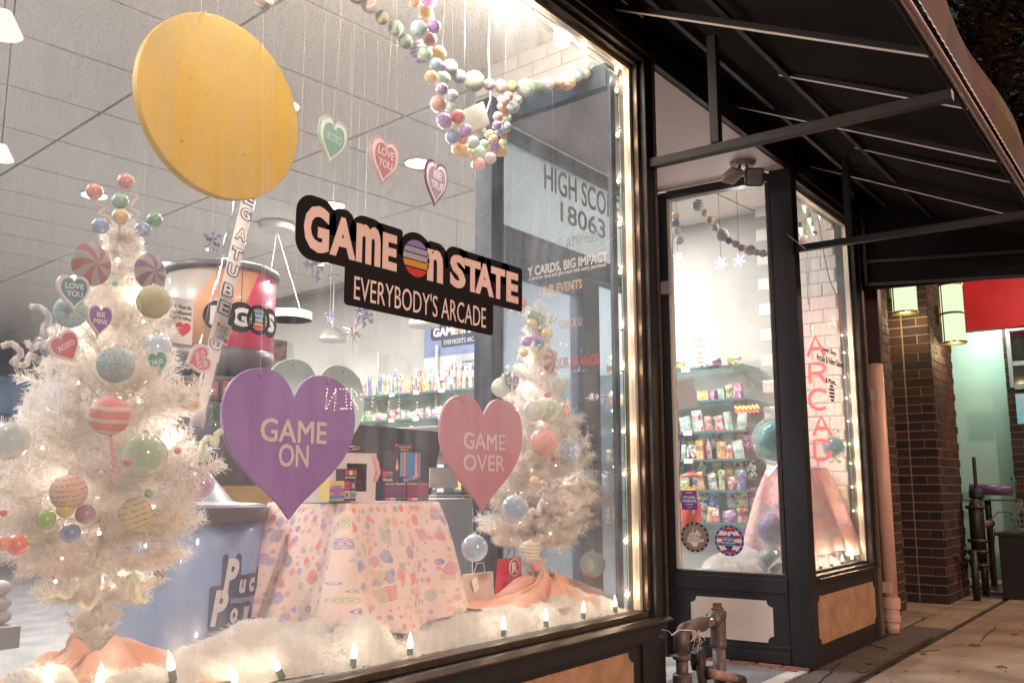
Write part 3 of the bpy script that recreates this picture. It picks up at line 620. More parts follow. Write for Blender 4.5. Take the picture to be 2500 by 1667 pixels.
def sign_heart(u, v, w_, h_, y, col, rim, label, lines, tcol, yaw=0., tk=.012):
    p = at(u, v, y); h = thing('hanging_heart', label, 'heart sign', tuple(p), 'big heart signs on strings')
    m_ = M('heart_%s' % label[:12], col, .5, var=.05, vs=3); e_ = M('heartedge_%s' % label[:12], rim, .5)
    o = heart(w_, h_); build(MB().prism(o, p, *FAC, tk), 'panel', m_, h, bevel=.0015)
    ins = MB(); n = len(o); ins.prism(offs(o, .997), p + Vector((0, tk + .0005, 0)), *FAC, .002); build(ins, 'backing', e_, h)
    for s, dz, tw_, th_ in lines: lettering(s, p + Vector((.012 * w_, -.0015, dz)), tw_, th_, mat=M('heart_text_%s' % label[:12], tcol, .6), parent=h, offset=.012, name='lettering')
    for sx in (-.26, .26):
        q = p + Vector((sx * w_, -.001, h_ * .44)); build(MB().prism(disc(.004, 10), q + Vector((0, -.0006, 0)), *FAC, .0006), 'hole', M('black_ink'), h)
        pts = [q + Vector((0, -.003, 0)), q + Vector((0, -.002, .012)), q + Vector((0, .0, .05))]; build(MB().tube(pts + [q + Vector((.02 * sx, 0, 3.8 - q.z))], .0006, 4), 'nylon_line', nyl, h)
    return h
sign_heart(672, 1019, .60, .525, .30, (.27, .14, .41), (.55, .42, .66), 'purple hanging heart sign reading GAME ON', (('GAME', .045, .30, .082), ('ON', -.042, .135, .082)), (.60, .54, .52))
sign_heart(1111, 1040, .595, .515, .30, (.50, .20, .27), (.80, .50, .52), 'pink hanging heart sign reading GAME OVER beside the right tree', (('GAME', .052, .30, .074), ('OVER', -.045, .30, .074)), (.66, .52, .52))
sign_heart(728, 962, .585, .53, .92, (.50, .68, .64), (.62, .72, .68), 'mint green hanging heart sign behind the purple one', (('LE', .09, .2, .085),), (.60, .64, .60))

def candy_heart(u, v, wpx, hpx, y, cin, crim, label, text, tcol, scallop=0, tilt=0., ring=.76, group='small hearts', strings=True, glit=None, tw=.55, third=None, name='heart_decoration'):
    p = at(u, v, y); mp = mpp(p); w_, h_ = wpx * mp, hpx * mp
    h = thing(name, label, 'heart decoration', tuple(p), group)
    ct, s_ = math.cos(tilt), math.sin(tilt)
    def rot(pts): return [(a * ct - b * s_, a * s_ + b * ct) for a, b in pts]
    o = heart(w_, h_)
    if scallop:
        oo = []
        for i, (a, b) in enumerate(o): k = 1 + (.012 if i % 2 else -.012); oo.append((a * k, b * k))
        mid = rot(offs(oo, .86, .0)); build(MB().prism(rot(o), p, *FAC, .006), 'rim', crim, h); build(MB().prism(mid, p + Vector((0, -.0045, .0)), *FAC, .004), 'scalloped_layer', third or white, h)
        build(MB().prism(rot(offs(o, .70, .0)), p + Vector((0, -.009, 0)), *FAC, .004), 'centre', cin, h); f = -.0095
    else:
        build(MB().prism(rot(o), p, *FAC, .014), 'rim', crim, h, bevel=.003); build(MB().prism(rot(offs(o, ring, .01 * h_)), p + Vector((0, -.0035, 0)), *FAC, .0030), 'centre', cin, h, bevel=.001); f = -.0038
    lines = text.split('/'); n = len(lines); lh = h_ * (.17 if n > 1 else .18)
    for i, s in enumerate(lines):
        dz = h_ * .06 + (n - 1) / 2 * lh * 1.35 - i * lh * 1.35; wd = w_ * tw * min(1, len(s) / 4 + .12)
        a, b = rot([(0, dz)])[0]; lettering(s, p + Vector((a, f - .0006, b)), wd, lh, mat=tcol, parent=h, offset=.02, depth=.001, tilt=tilt)
    if strings: string(h, tuple(p + Vector((-.0, 0, h_ * .3))), top=CZ, dx=.06)
    return h
wt = M('heart_ink', (.76, .72, .70), .6); whp = M('heart_white', (.70, .66, .64), .5)
candy_heart(763, 326, 88, 116, .5, M('teal_card', (.16, .36, .30), .6), M('mint_glitter', (.42, .60, .50), .5, var=.4, vs=300), 'mint green cut-out heart reading XOXO on a string', 'XOXO', M('ink_mint', (.45, .58, .52), .6), 1, -.12, group='cut-out hearts on strings')
candy_heart(882, 372, 92, 116, .5, M('rose_card', (.55, .16, .20), .6), M('pink_glitter', (.66, .42, .42), .5, var=.4, vs=300), 'rose pink cut-out heart reading LOVE YOU on a string', 'LOVE/YOU', wt, 1, -.10, group='cut-out hearts on strings')
candy_heart(1001, 422, 78, 108, .5, M('lilac_card', (.36, .24, .44), .6), M('violet_glitter', (.14, .03, .22), .35, var=.7, vs=400, metal=.2), 'dark purple glitter heart reading BE TRUE on a string', 'BE/TRUE', wt, 1, -.06, group='cut-out hearts on strings')

# ---- garlands
pal = {k_: tuple(min(.86, c_ * 1.18 + .02) for c_ in v_) for k_, v_ in dict(pink=(.68, .36, .34), yellow=(.72, .60, .30), wgreen=(.66, .70, .60), green=(.44, .62, .44), wlil=(.62, .56, .62), white=(.72, .69, .64), blue=(.40, .52, .64), lilac=(.58, .50, .56), peach=(.74, .52, .40), coral=(.70, .30, .22), purple=(.38, .22, .50), orange=(.72, .42, .16), mint=(.45, .66, .54), gold=(.64, .48, .22), navy=(.20, .28, .50), grey=(.55, .52, .50), red=(.65, .14, .12)).items()}
def swirl(name, c1, c2):
    if name in MATS: return MATS[name]
    m = M(name, c1, .7, sheen=.3, bump=.6, bs=220); nt = m.node_tree; wv = nt.nodes.new('ShaderNodeTexWave'); wv.inputs['Scale'].default_value = .9; wv.inputs['Distortion'].default_value = 1.5; wv.inputs['Detail'].default_value = 0
    tc = nt.nodes.new('ShaderNodeTexCoord'); nt.links.new(tc.outputs['Object'], wv.inputs['Vector']); r = nt.nodes.new('ShaderNodeValToRGB'); nt.links.new(wv.outputs[0], r.inputs[0])
    r.color_ramp.elements[0].position = .42; r.color_ramp.elements[0].color = (*c1, 1); r.color_ramp.elements[1].position = .5; r.color_ramp.elements[1].color = (*c2, 1)
    nt.links.new(r.outputs[0], nt.nodes['Principled BSDF'].inputs['Base Color']); return m
rnd = random.Random(3)
pom = [mesh_from(MB().ball((0, 0, 0), 1, 22, 14, fn=lambda d: 1 + rnd.uniform(-.05, .05)), 'ball_mesh', smooth=True) for _ in range(3)]
smo = mesh_from(MB().ball((0, 0, 0), 1, 24, 14), 'ball_mesh', smooth=True)
def ballinst(base, mat, name, parent, p, r, rot=None):
    key = (base.name, mat.name)
    if key not in _bm: me = base.copy(); me.materials.clear(); me.materials.append(mat); _bm[key] = me
    return inst(_bm[key], name, parent, p, rot or (random.uniform(0, 6), random.uniform(0, 6), random.uniform(0, 6)), r)
_bm = {}
def fuzzy(c): return M('fuzzy_' + c, pal[c], .85, sheen=.5, bump=1., bs=300, var=.15, vs=40)
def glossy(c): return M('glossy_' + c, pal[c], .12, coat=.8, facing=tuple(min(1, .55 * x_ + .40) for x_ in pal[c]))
def pearl(c): return M('pearl_' + c, pal[c], .28, coat=.5)
gar = thing('pompom_garland', 'sagging garland of pastel sugar-coated pompom balls across the big window', 'garland', tuple(at(1100, 190, .42)))
G1 = [(790, -28, 20, 'white'), (820, -8, 18, 'lilac'), (850, 10, 22, 'sw_pink'), (878, 41, 16, 'yellow'), (908, 65, 18, 'sw_green'), (931, 96, 17, 'green'), (968, 120, 27, 'sw_purple'), (1033, 155, 18, 'white'), (1055, 176, 16, 'blue'), (1089, 187, 24, 'wgreen'), (1124, 195, 14, 'lilac'), (1150, 199, 16, 'sw_pink'), (1176, 200, 14, 'yellow'), (1207, 203, 22, 'sw_green'), (1233, 199, 14, 'green'), (1256, 195, 17, 'sw_purple'), (1278, 193, 14, 'pink'), (1302, 186, 22, 'sw_peach'), (1326, 174, 14, 'blue'), (1343, 167, 14, 'wgreen'), (1360, 157, 13, 'white'), (1002, 142, 15, 'mint')]
def gmat(c):
    if c.startswith('sw_'): k = c[3:]; return swirl('swirl_' + k, (.74, .72, .66), {'pink': (.70, .40, .38), 'green': (.42, .58, .46), 'purple': (.45, .36, .60), 'peach': (.74, .42, .24), 'blue': (.15, .22, .40)}[k])
    return fuzzy(c)
cord = []
for i, (u, v, r, c) in enumerate(sorted(G1)):
    y = .42 - .16 * max(0, (u - 1100) / 260); p = at(u, v, y); ballinst(pom[i % 3], gmat(c), 'ball', gar, p, r * mpp(p)); cord.append(p)
build(MB().tube(cord, .0015, 5), 'cord', nyl, gar)
# clear bubble garland
gb = thing('bubble_garland', 'looped garland of glossy translucent rainbow bubble balls', 'garland', tuple(at(1060, 320, .32)))
def z2(x, y, r, c): return ((800 + x / 2.936) / K, y / 2.936 / K, r / 2.936 / K, c)
G2 = [z2(*a) for a in ((625, 10, 45, 'coral'), (728, 5, 55, 'purple'), (706, 95, 52, 'orange'), (728, 135, 40, 'gold'), (652, 208, 62, 'blue'), (763, 190, 50, 'purple'), (732, 283, 52, 'coral'), (702, 385, 50, 'green'), (792, 390, 60, 'orange'), (775, 465, 48, 'blue'), (742, 553, 48, 'orange'), (825, 570, 58, 'green'), (820, 480, 36, 'blue'), (820, 640, 44, 'purple'), (888, 692, 50, 'blue'), (793, 745, 60, 'coral'), (880, 770, 44, 'mint'), (838, 865, 56, 'purple'), (935, 838, 52, 'red'), (915, 890, 38, 'gold'), (898, 978, 55, 'navy'), (990, 935, 46, 'purple'), (968, 1000, 38, 'coral'), (945, 1068, 56, 'orange'), (1043, 1022, 46, 'mint'), (1005, 1098, 34, 'gold'), (1083, 1098, 58, 'green'), (1167, 1135, 44, 'lilac'), (1080, 1178, 50, 'pink'), (1120, 1035, 36, 'mint'), (1160, 1068, 34, 'orange'), (1200, 1053, 38, 'purple'), (1238, 1085, 42, 'gold'), (1257, 1028, 34, 'green'), (1190, 1000, 36, 'pink'), (1165, 968, 38, 'gold'), (1232, 945, 34, 'blue'), (1278, 912, 40, 'blue'), (1212, 900, 34, 'purple'), (1262, 975, 26, 'coral'), (1240, 880, 26, 'green'), (1220, 838, 38, 'pink'), (1286, 845, 32, 'green'), (1275, 805, 36, 'orange'), (1247, 765, 34, 'peach'), (1330, 768, 47, 'blue'), (1272, 722, 34, 'pink'), (1238, 715, 26, 'mint'), (1360, 720, 36, 'peach'), (1300, 690, 30, 'coral'))]
smb = clearp
for i, (u, v, r, c) in enumerate(G2):
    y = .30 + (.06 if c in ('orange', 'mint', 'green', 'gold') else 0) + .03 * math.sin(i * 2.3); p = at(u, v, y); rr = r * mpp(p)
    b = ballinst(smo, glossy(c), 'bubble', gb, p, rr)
p = at(607, 4, .5); gp = thing('pompom', 'pink swirled pompom ball at the top edge of the window', 'pompom', tuple(p)); ballinst(pom[0], gmat('sw_pink'), 'ball', gp, p, 21 * mpp(p)); string(gp, p)
# loose nylon lines with glass drops
for u, v0, v1, y in ((500, -30, 30, .5), (806, 60, 330, .55), (868, 60, 300, .5), (912, 100, 290, .5), (1041, 40, 300, .6), (1271, 60, 380, .5), (1100, -20, 60, .5), (602, 60, 700, .5), (838, 30, 250, .55)):
    a, b = at(u, v1, y), at(u - 4, v0, y); o = build(MB().tube([b + Vector((0, 0, .3)), a], .0006, 4), 'hanging_line', nyl, origin=tuple(a)); tag(o, 'clear nylon line hanging empty from the ceiling, %s' % {500: 'left of the yellow disc top', 806: 'beside the XOXO heart', 868: 'above the LOVE YOU heart', 912: 'right of the LOVE YOU heart', 1041: 'behind the bubble garland', 1271: 'in front of the HIGH SCORE pane', 1100: 'near the top of the garland', 602: 'crossing the yellow disc', 838: 'left of the pompom garland'}[u], 'hanging line', 'empty nylon lines')
# ---- iridescent foil snowflakes / stars
def foil(name, seed):
    c = [(.55, .50, .75), (.45, .62, .62), (.70, .55, .62), (.55, .68, .50)][seed % 4]
    return M('foil_%d' % (seed % 4), c, .15, metal=.55, col2=(.30, .28, .55), vs=30, coat=.6)
def snow(u, v, rpx, y, label, burst=False, seed=0, grp='foil snowflakes hung from the ceiling'):
    p = at(u, v, y); r = rpx * mpp(p); t = thing('foil_star' if burst else 'foil_snowflake', label, 'hanging star' if burst else 'hanging snowflake', tuple(p), grp); rn = random.Random(seed)
    if burst:
        for k in range(26):
            a = rn.uniform(0, 6.28); e = rn.uniform(-1.2, 1.2); L = r * rn.uniform(.7, 1.15); d = Vector((math.cos(a) * math.cos(e), math.sin(a) * math.cos(e), math.sin(e)))
            if k == 0: d = Vector((0, 0, -1)); L = r * 1.5
            s_ = d.orthogonal().normalized() * r * .045; q = s_.cross(d)
            mb = MB().add([p + s_ + d * .02, p - s_ + q + d * .02, p - s_ - q + d * .02, p + d * L], [(0, 1, 3), (1, 2, 3), (2, 0, 3), (0, 2, 1)]); build(mb, 'ray', M('foil_gold', (.72, .62, .52), .2, metal=.5, col2=(.6, .55, .7), vs=20), t)
    else:
        for k in range(8):
            a = k * math.pi / 4 + rn.uniform(-.1, .1); d = Vector((math.cos(a), rn.uniform(-.5, .5), math.sin(a))).normalized(); s_ = d.cross(Vector((0, 1, .2))).normalized()
            for w_, l0, l1 in ((.20, .05, .62), (.24, .45, 1.0)):
                f_ = Vector((0, .10 * r, 0)); m_ = p + d * r * (l0 + l1) / 2
                mb = MB().add([p + d * r * l0, m_ + s_ * r * w_ - f_, p + d * r * l1, m_ - s_ * r * w_ - f_, m_ + f_ * .6], [(0, 4, 1), (1, 4, 2), (2, 4, 3), (3, 4, 0), (0, 1, 2, 3)]); build(mb, 'petal', foil('f', seed + k), t)
    string(t, p); return t
snow(487, 558, 30, 1.6, 'silver lilac foil snowflake left of the acrylic tube', seed=1); snow(727, 612, 38, .9, 'large iridescent foil snowflake under the black window sign', seed=2); snow(833, 720, 34, 2.2, 'green and pink foil snowflake above the star burst', seed=3)
snow(757, 728, 17, 3.2, 'small grey foil snowflake near the dome pendant lamp', seed=4); snow(964, 684, 26, 2.4, 'multicoloured foil snowflake just below the sign corner', seed=5); snow(322, 560, 20, 2.0, 'dark foil snowflake seen behind the left tree tip', seed=6)
snow(812, 760, 46, 2.0, 'spiky champagne foil star burst under the snowflakes', True, 7, 'foil stars')
# blue LED snowflake lights (points of light)
led = lum('led_blue', (.22, .32, 1.), 9)
def ledflake(u, v, r, X, label):
    p = atX(u, v, X); rr = r * mpp(p); t = thing('led_snowflake', label, 'led snowflake', tuple(p), 'blue led snowflakes hung over the shelves')
    for k in range(6):
        a = k * math.pi / 3 + .3; d = Vector((0, math.cos(a), math.sin(a)))
        mb = MB()
        for l in (.35, .7, 1.): mb.ball(p + d * rr * l, .0065, 6, 4)
        build(mb, 'led_arm', led, t)
    build(MB().tube([p + Vector((0, 0, rr)), (p.x, p.y, CZ)], .002, 4), 'wire', steel_dark, t)
for k, a in enumerate(((882, 706, 12, 7.0), (988, 684, 12, 7.2), (1047, 716, 13, 6.6), (826, 700, 10, 7.4), (945, 704, 9, 7.5), (1557, 590, 10, 7.4), (1656, 605, 13, 7.3), (1698, 598, 13, 7.0), (1258, 640, 11, 7.2), (1343, 668, 11, 7.4))):
    ledflake(*a, ['blue led snowflake left of the second dome pendant', 'blue led snowflake over the dome pendant', 'blue led snowflake in front of the banner', 'faint blue led snowflake near the star burst', 'small blue led snowflake beside the blue banner', 'blue led snowflake at left of the narrow pane', 'low blue led snowflake in the middle of the narrow pane', 'blue led snowflake right of centre in the narrow pane', 'blue led snowflake seen under the word IMPACT', 'blue led snowflake seen under OUR EVENTS'][k])

# ================================================================== COTTON SNOW, TREES, ORNAMENTS
LZ = .625
cot = M('cotton', (.90, .885, .86), .95, sheen=.4, bump=1., bs=90)
_n = cot.node_tree; _t = _n.nodes.new('ShaderNodeBsdfTranslucent'); _t.inputs[0].default_value = (.92, .90, .87, 1); _m = _n.nodes.new('ShaderNodeMixShader'); _m.inputs[0].default_value = .35
_n.links.new(_n.nodes['Principled BSDF'].outputs[0], _m.inputs[1]); _n.links.new(_t.outputs[0], _m.inputs[2]); _n.links.new(_m.outputs[0], _n.nodes['Material Output'].inputs[0])
def cottonfield(x0, x1, y0, y1, bumps, zb, label, nx=190, ny=34):
    mb = MB(); vs = []
    def hgt(x, y):
        h = .012 + .012 * noise.noise(Vector((x * 5, y * 5, 3)))
        for bx, by, br, bh in bumps:
            d2 = ((x - bx) ** 2 + ((y - by) * 1.15) ** 2) / (br * br)
            if d2 < 1.6: h = max(h, bh * math.sqrt(max(0, 1 - d2 / 1.6)) ) if d2 < 1.6 else h
        h += .014 * noise.noise(Vector((x * 14, y * 14, 1))) + .008 * noise.noise(Vector((x * 34, y * 34, 4))) + .004 * noise.noise(Vector((x * 80, y * 80, 9)))
        e = min(1, (y - y0) / .02, (y1 - y) / .05); return zb + max(.002, h) * max(0.05, e)
    for j in range(ny + 1):
        for i in range(nx + 1):
            x = x0 + (x1 - x0) * i / nx; y = y0 + (y1 - y0) * j / ny; vs.append((x, y, hgt(x, y)))
    mb.add(vs, [(j * (nx + 1) + i, j * (nx + 1) + i + 1, (j + 1) * (nx + 1) + i + 1, (j + 1) * (nx + 1) + i) for j in range(ny) for i in range(nx)])
    rn = random.Random(5)
    o = build(mb, 'cotton_snow', cot, smooth=True, kind='stuff'); o['label'] = label
    fb_ = MB()
    for k in range(int(26000 * (x1 - x0) / 1.8)):
        x = rn.uniform(x0, x1); y = y0 + .01 + (y1 - y0 - .02) * rn.random() ** 1.4; z = hgt(x, y)
        d = Vector((rn.gauss(0, 1), rn.gauss(0, 1), abs(rn.gauss(0, .9)))).normalized(); L = rn.uniform(.008, .034); s_ = d.orthogonal().normalized() * .0007; p = Vector((x, y, z - .002))
        m_ = p + d * L * .5 + Vector((rn.gauss(0, .004), rn.gauss(0, .004), rn.gauss(0, .003)))
        fb_.add([p - s_, p + s_, m_ + s_, m_ - s_, p + d * L], [(0, 1, 2, 3), (3, 2, 4)])
    f = build(fb_, 'cotton_fibres', cot, kind='stuff'); f['label'] = label.replace('cotton snow', 'loose cotton fibres')
bumps = []
for u, v, y, r in ((420, 1515, .30, .08), (500, 1480, .42, .11), (590, 1440, .42, .11), (655, 1448, .36, .085), (715, 1438, .40, .075), (745, 1470, .26, .07), (690, 1470, .25, .075), (830, 1432, .22, .085), (790, 1500, .18, .06), (905, 1478, .20, .07), (985, 1455, .22, .08), (1060, 1420, .26, .10), (1010, 1400, .40, .09), (1120, 1410, .24, .09), (1175, 1400, .20, .07), (1240, 1395, .2, .07),
                 (1300, 1318, .55, .12), (1330, 1350, .40, .10), (1380, 1340, .36, .13), (1412, 1352, .22, .10), (1330, 1390, .2, .07), (130, 1556, .12, .05), (60, 1560, .12, .05), (250, 1556, .11, .05), (340, 1545, .14, .06), (1290, 1375, .3, .07), (540, 1510, .22, .08), (610, 1500, .2, .08), (460, 1530, .2, .08)):
    p = at(u, v, y); bumps.append((p.x, y, r * 1.3, max(.035, (p.z - LZ) * 1.2)))
cottonfield(.4, 4.10, .060, .79, bumps, LZ, 'fluffy white cotton snow spread along the big window ledge', 420, 70)
b2 = [(6.75, .25, .13, .14), (6.95, .22, .12, .12), (7.15, .25, .12, .16), (7.35, .24, .10, .12), (7.6, .25, .12, .10), (6.72, .5, .14, .16), (6.70, .75, .13, .14), (7.0, .7, .16, .18), (7.85, .25, .1, .08)]
cottonfield(6.63, 8.0, .07, .98, b2, .60, 'fluffy white cotton snow on the far window ledge', 90, 50)

tins = M('white_tinsel', (.88, .85, .82), .5, sub=0., spec=.4)
nt = tins.node_tree; tl = nt.nodes.new('ShaderNodeBsdfTranslucent'); tl.inputs[0].default_value = (.92, .87, .82, 1); mx = nt.nodes.new('ShaderNodeMixShader'); mx.inputs[0].default_value = .45
nt.links.new(nt.nodes['Principled BSDF'].outputs[0], mx.inputs[1]); nt.links.new(tl.outputs[0], mx.inputs[2]); nt.links.new(mx.outputs[0], nt.nodes['Material Output'].inputs[0])
def branch_mesh(seed, L=1.0, twigs=7, dens=300):
    """one tinsel branch along +X, unit length, bending tips, flat white needles all round"""
    rn = random.Random(seed); mb = MB()
    stems = [([Vector((0, 0, 0)), Vector((.35, rn.uniform(-.02, .02), .01)), Vector((.7, rn.uniform(-.04, .04), .04)), Vector((1.0, rn.uniform(-.06, .06), .10))], 1.0)]
    for k in range(twigs):
        t = .22 + .66 * (k + rn.random() * .5) / twigs; sg_ = 1 if k % 2 else -1; p = Vector((t, 0, .05 * t)); a = sg_ * rn.uniform(.45, .85); l_ = (1.05 - t) * rn.uniform(.45, .75) + .10
        d = Vector((math.cos(a), math.sin(a), rn.uniform(-.15, .35))).normalized(); stems.append(([p, p + d * l_ * .5, p + d * l_ + Vector((0.03, 0, .03))], .9))
    for pts, s_ in stems:
        mb.tube(pts, [.007] * (len(pts) - 1) + [.003], 4, cap=False)
        tot = sum((pts[i + 1] - pts[i]).length for i in range(len(pts) - 1)); n = int(dens * tot)
        for k in range(n):
            f = (k + rn.random()) / n * (len(pts) - 1); i = min(int(f), len(pts) - 2); p = pts[i].lerp(pts[i + 1], f - i); ax = (pts[i + 1] - pts[i]).normalized()
            o1 = ax.orthogonal().normalized(); o2 = ax.cross(o1); a = rn.uniform(0, 6.283); d = ((o1 * math.cos(a) + o2 * math.sin(a)) + ax * rn.uniform(.35, .9)).normalized()
            l_ = rn.uniform(.075, .13) * s_; wd = d.cross(Vector((rn.gauss(0, 1), rn.gauss(0, 1), rn.gauss(0, 1)))).normalized() * .0036
            e = p + d * l_; mb.add([p - wd, p + wd, e + wd * .7, e - wd * .7], [(0, 1, 2, 3)])
    me = mesh_from(mb, 'branch'); me.materials.append(tins); return me
brs = [branch_mesh(s, twigs=5 + s % 3, dens=250) for s in range(5)]
def tree(label, X, Y, zb, ztop, radii, seed, nper=15, rings=13, gap=None):
    t = thing('tinsel_tree', label, 'christmas tree', (X, Y, zb), 'white tinsel trees in the window'); rn = random.Random(seed)
    build(MB().tube([(X, Y, zb), (X, Y, ztop - .05)], [.018, .006], 8), 'trunk', M('tree_pole', (.6, .56, .52), .5), t)
    for i in range(3):
        a = i * 2.1; build(MB().bar((X, Y, zb + .05), (X + .16 * math.cos(a), Y + .10 * math.sin(a), zb + .01), .012, .008), 'stand_leg', M('tree_pole'), t)
    H = ztop - zb
    for k in range(rings):
        f = k / (rings - 1); z = zb + H * (.19 + .745 * f)
        j = f * (len(radii) - 1); i = min(int(j), len(radii) - 2); r = radii[i] + (radii[i + 1] - radii[i]) * (j - i); n = max(5, int(nper * (1 - .55 * f)))
        for q in range(n):
            a = 2 * math.pi * (q + rn.random() * .7) / n + k * .7; el = R(rn.uniform(-2, 16) + 42 * f ** 1.6)
            L = r * rn.uniform(.72, 1.16); L = min(L, .50 if True else L)
            yy = Y + math.sin(a) * L
            if yy < .10: L *= max(.3, (Y - .10) / max(.01, Y - yy))
            o = bpy.data.objects.new('branch', brs[rn.randrange(5)]); COL.objects.link(o); o.parent = t; o.location = (0, 0, z - zb); o.rotation_euler = (rn.uniform(-.6, .6), -el, a); sc_ = L; o.scale = (sc_, max(.20, sc_), max(.20, sc_))
    # fuzzy sleeve on the lowest stem and a tip
    for k in range(26):
        a = rn.uniform(0, 6.28); o = bpy.data.objects.new('branch', brs[rn.randrange(5)]); COL.objects.link(o); o.parent = t; o.location = (0, 0, rn.uniform(.04, .20)); o.rotation_euler = (0, rn.uniform(-1.0, -.2), a); o.scale = (.085, .16, .16)
    o = bpy.data.objects.new('branch', brs[0]); COL.objects.link(o); o.parent = t; o.location = (0, 0, H - .16); o.rotation_euler = (0, -R(86), .4); o.scale = (.17, .2, .2)
    return t
pL = at(232, 1250, .48); TL = tree('tall white tinsel tree at the left end of the window, crowded with candy ornaments', pL.x, .48, LZ, 2.12, [.17, .33, .36, .33, .28, .23, .175, .12, .08], 11, nper=17, rings=15)
pR = at(1232, 1250, .58); TR = tree('white tinsel tree between the pink heart and the recess glass', pR.x, .58, LZ, 2.26, [.23, .36, .335, .285, .24, .19, .145, .10, .05], 23, nper=19, rings=15)
# warm fairy lights inside the trees
fair = lum('fairy_bulb', (1., .80, .52), 22)
def fairy(T, X, Y, zb, H, radii, n, label, seed, pe):
    t = thing('fairy_lights', label, 'fairy lights', (X, Y, zb), 'warm fairy lights in the trees'); rn = random.Random(seed); pts = []
    me = mesh_from(MB().ball((0, 0, 0), .0055, 6, 4), 'bulb'); me.materials.append(fair)
    for k in range(n):
        f = (k + .5) / n; a = k * 2.4; z = zb + .30 + f * H * .74; j = f * (len(radii) - 1); i = min(int(j), len(radii) - 2); r = (radii[i] + (radii[i + 1] - radii[i]) * (j - i)) * rn.uniform(.5, .9); q = Vector((X + math.cos(a) * r, max(.12, Y + math.sin(a) * r * .85), z)); inst(me, 'bulb', t, q); pts.append(q)
    for k in range(0, n, max(1, n // 7)): lamp('POINT', 'fairy_light', pts[k] + Vector((0, -.01, .012)), pe, (1., .84, .68), .03)
fairy(TL, pL.x, .48, LZ, 1.5, [.14, .22, .24, .22, .18, .13, .09], 44, 'warm fairy light string wound through the left tree', 1, .95)
fairy(TR, pR.x, .58, LZ, 1.6, [.14, .26, .24, .2, .16, .12, .08], 36, 'warm fairy light string wound through the right tree', 2, .75)

# ---- ornament materials
def banded(name, base, band, n=5.5, sprinkle=True, axis=2, tiltx=.18):
    if name in MATS: return MATS[name]
    m = M(name, base, .55, bump=.5, bs=14); nt = m.node_tree; N = nt.nodes; L = nt.links
    tc = N.new('ShaderNodeTexCoord'); mp_ = N.new('ShaderNodeMapping'); mp_.inputs['Rotation'].default_value = (tiltx, tiltx * .6, 0); L.new(tc.outputs['Object'], mp_.inputs[0]); sx = N.new('ShaderNodeSeparateXYZ'); L.new(mp_.outputs[0], sx.inputs[0])
    mu = N.new('ShaderNodeMath'); mu.operation = 'MULTIPLY'; mu.inputs[1].default_value = n / 2; L.new(sx.outputs[axis], mu.inputs[0])
    n0 = N.new('ShaderNodeTexNoise'); n0.inputs['Scale'].default_value = 14; L.new(tc.outputs['Object'], n0.inputs['Vector']); ad = N.new('ShaderNodeMath'); ad.operation = 'MULTIPLY_ADD'; ad.inputs[1].default_value = .16; L.new(n0.outputs[0], ad.inputs[0]); L.new(mu.outputs[0], ad.inputs[2])
    fr = N.new('ShaderNodeMath'); fr.operation = 'FRACT'; L.new(ad.outputs[0], fr.inputs[0]); gt = N.new('ShaderNodeMath'); gt.operation = 'GREATER_THAN'; gt.inputs[1].default_value = .66; L.new(fr.outputs[0], gt.inputs[0])
    vo = N.new('ShaderNodeTexVoronoi'); vo.inputs['Scale'].default_value = 22; L.new(tc.outputs['Object'], vo.inputs['Vector']); rp = N.new('ShaderNodeValToRGB'); rp.color_ramp.interpolation = 'CONSTANT'
    cols = [(.75, .62, .5), (.7, .08, .06), (.12, .14, .45), (.75, .7, .65), (.72, .45, .06), (.15, .4, .45)] if sprinkle else [band]
    for i, c in enumerate(cols):
        e = rp.color_ramp.elements[i] if i < 2 else rp.color_ramp.elements.new(i / len(cols)); e.position = i / len(cols); e.color = (*c, 1)
    sr = N.new('ShaderNodeSeparateColor'); L.new(vo.outputs['Color'], sr.inputs[0]); L.new(sr.outputs[0], rp.inputs[0])
    mxc = N.new('ShaderNodeMix'); mxc.data_type = 'RGBA'; L.new(gt.outputs[0], mxc.inputs['Factor']); mxc.inputs['A'].default_value = (*base, 1); L.new(rp.outputs[0], mxc.inputs['B']); L.new(mxc.outputs['Result'], N['Principled BSDF'].inputs['Base Color'])
    return m
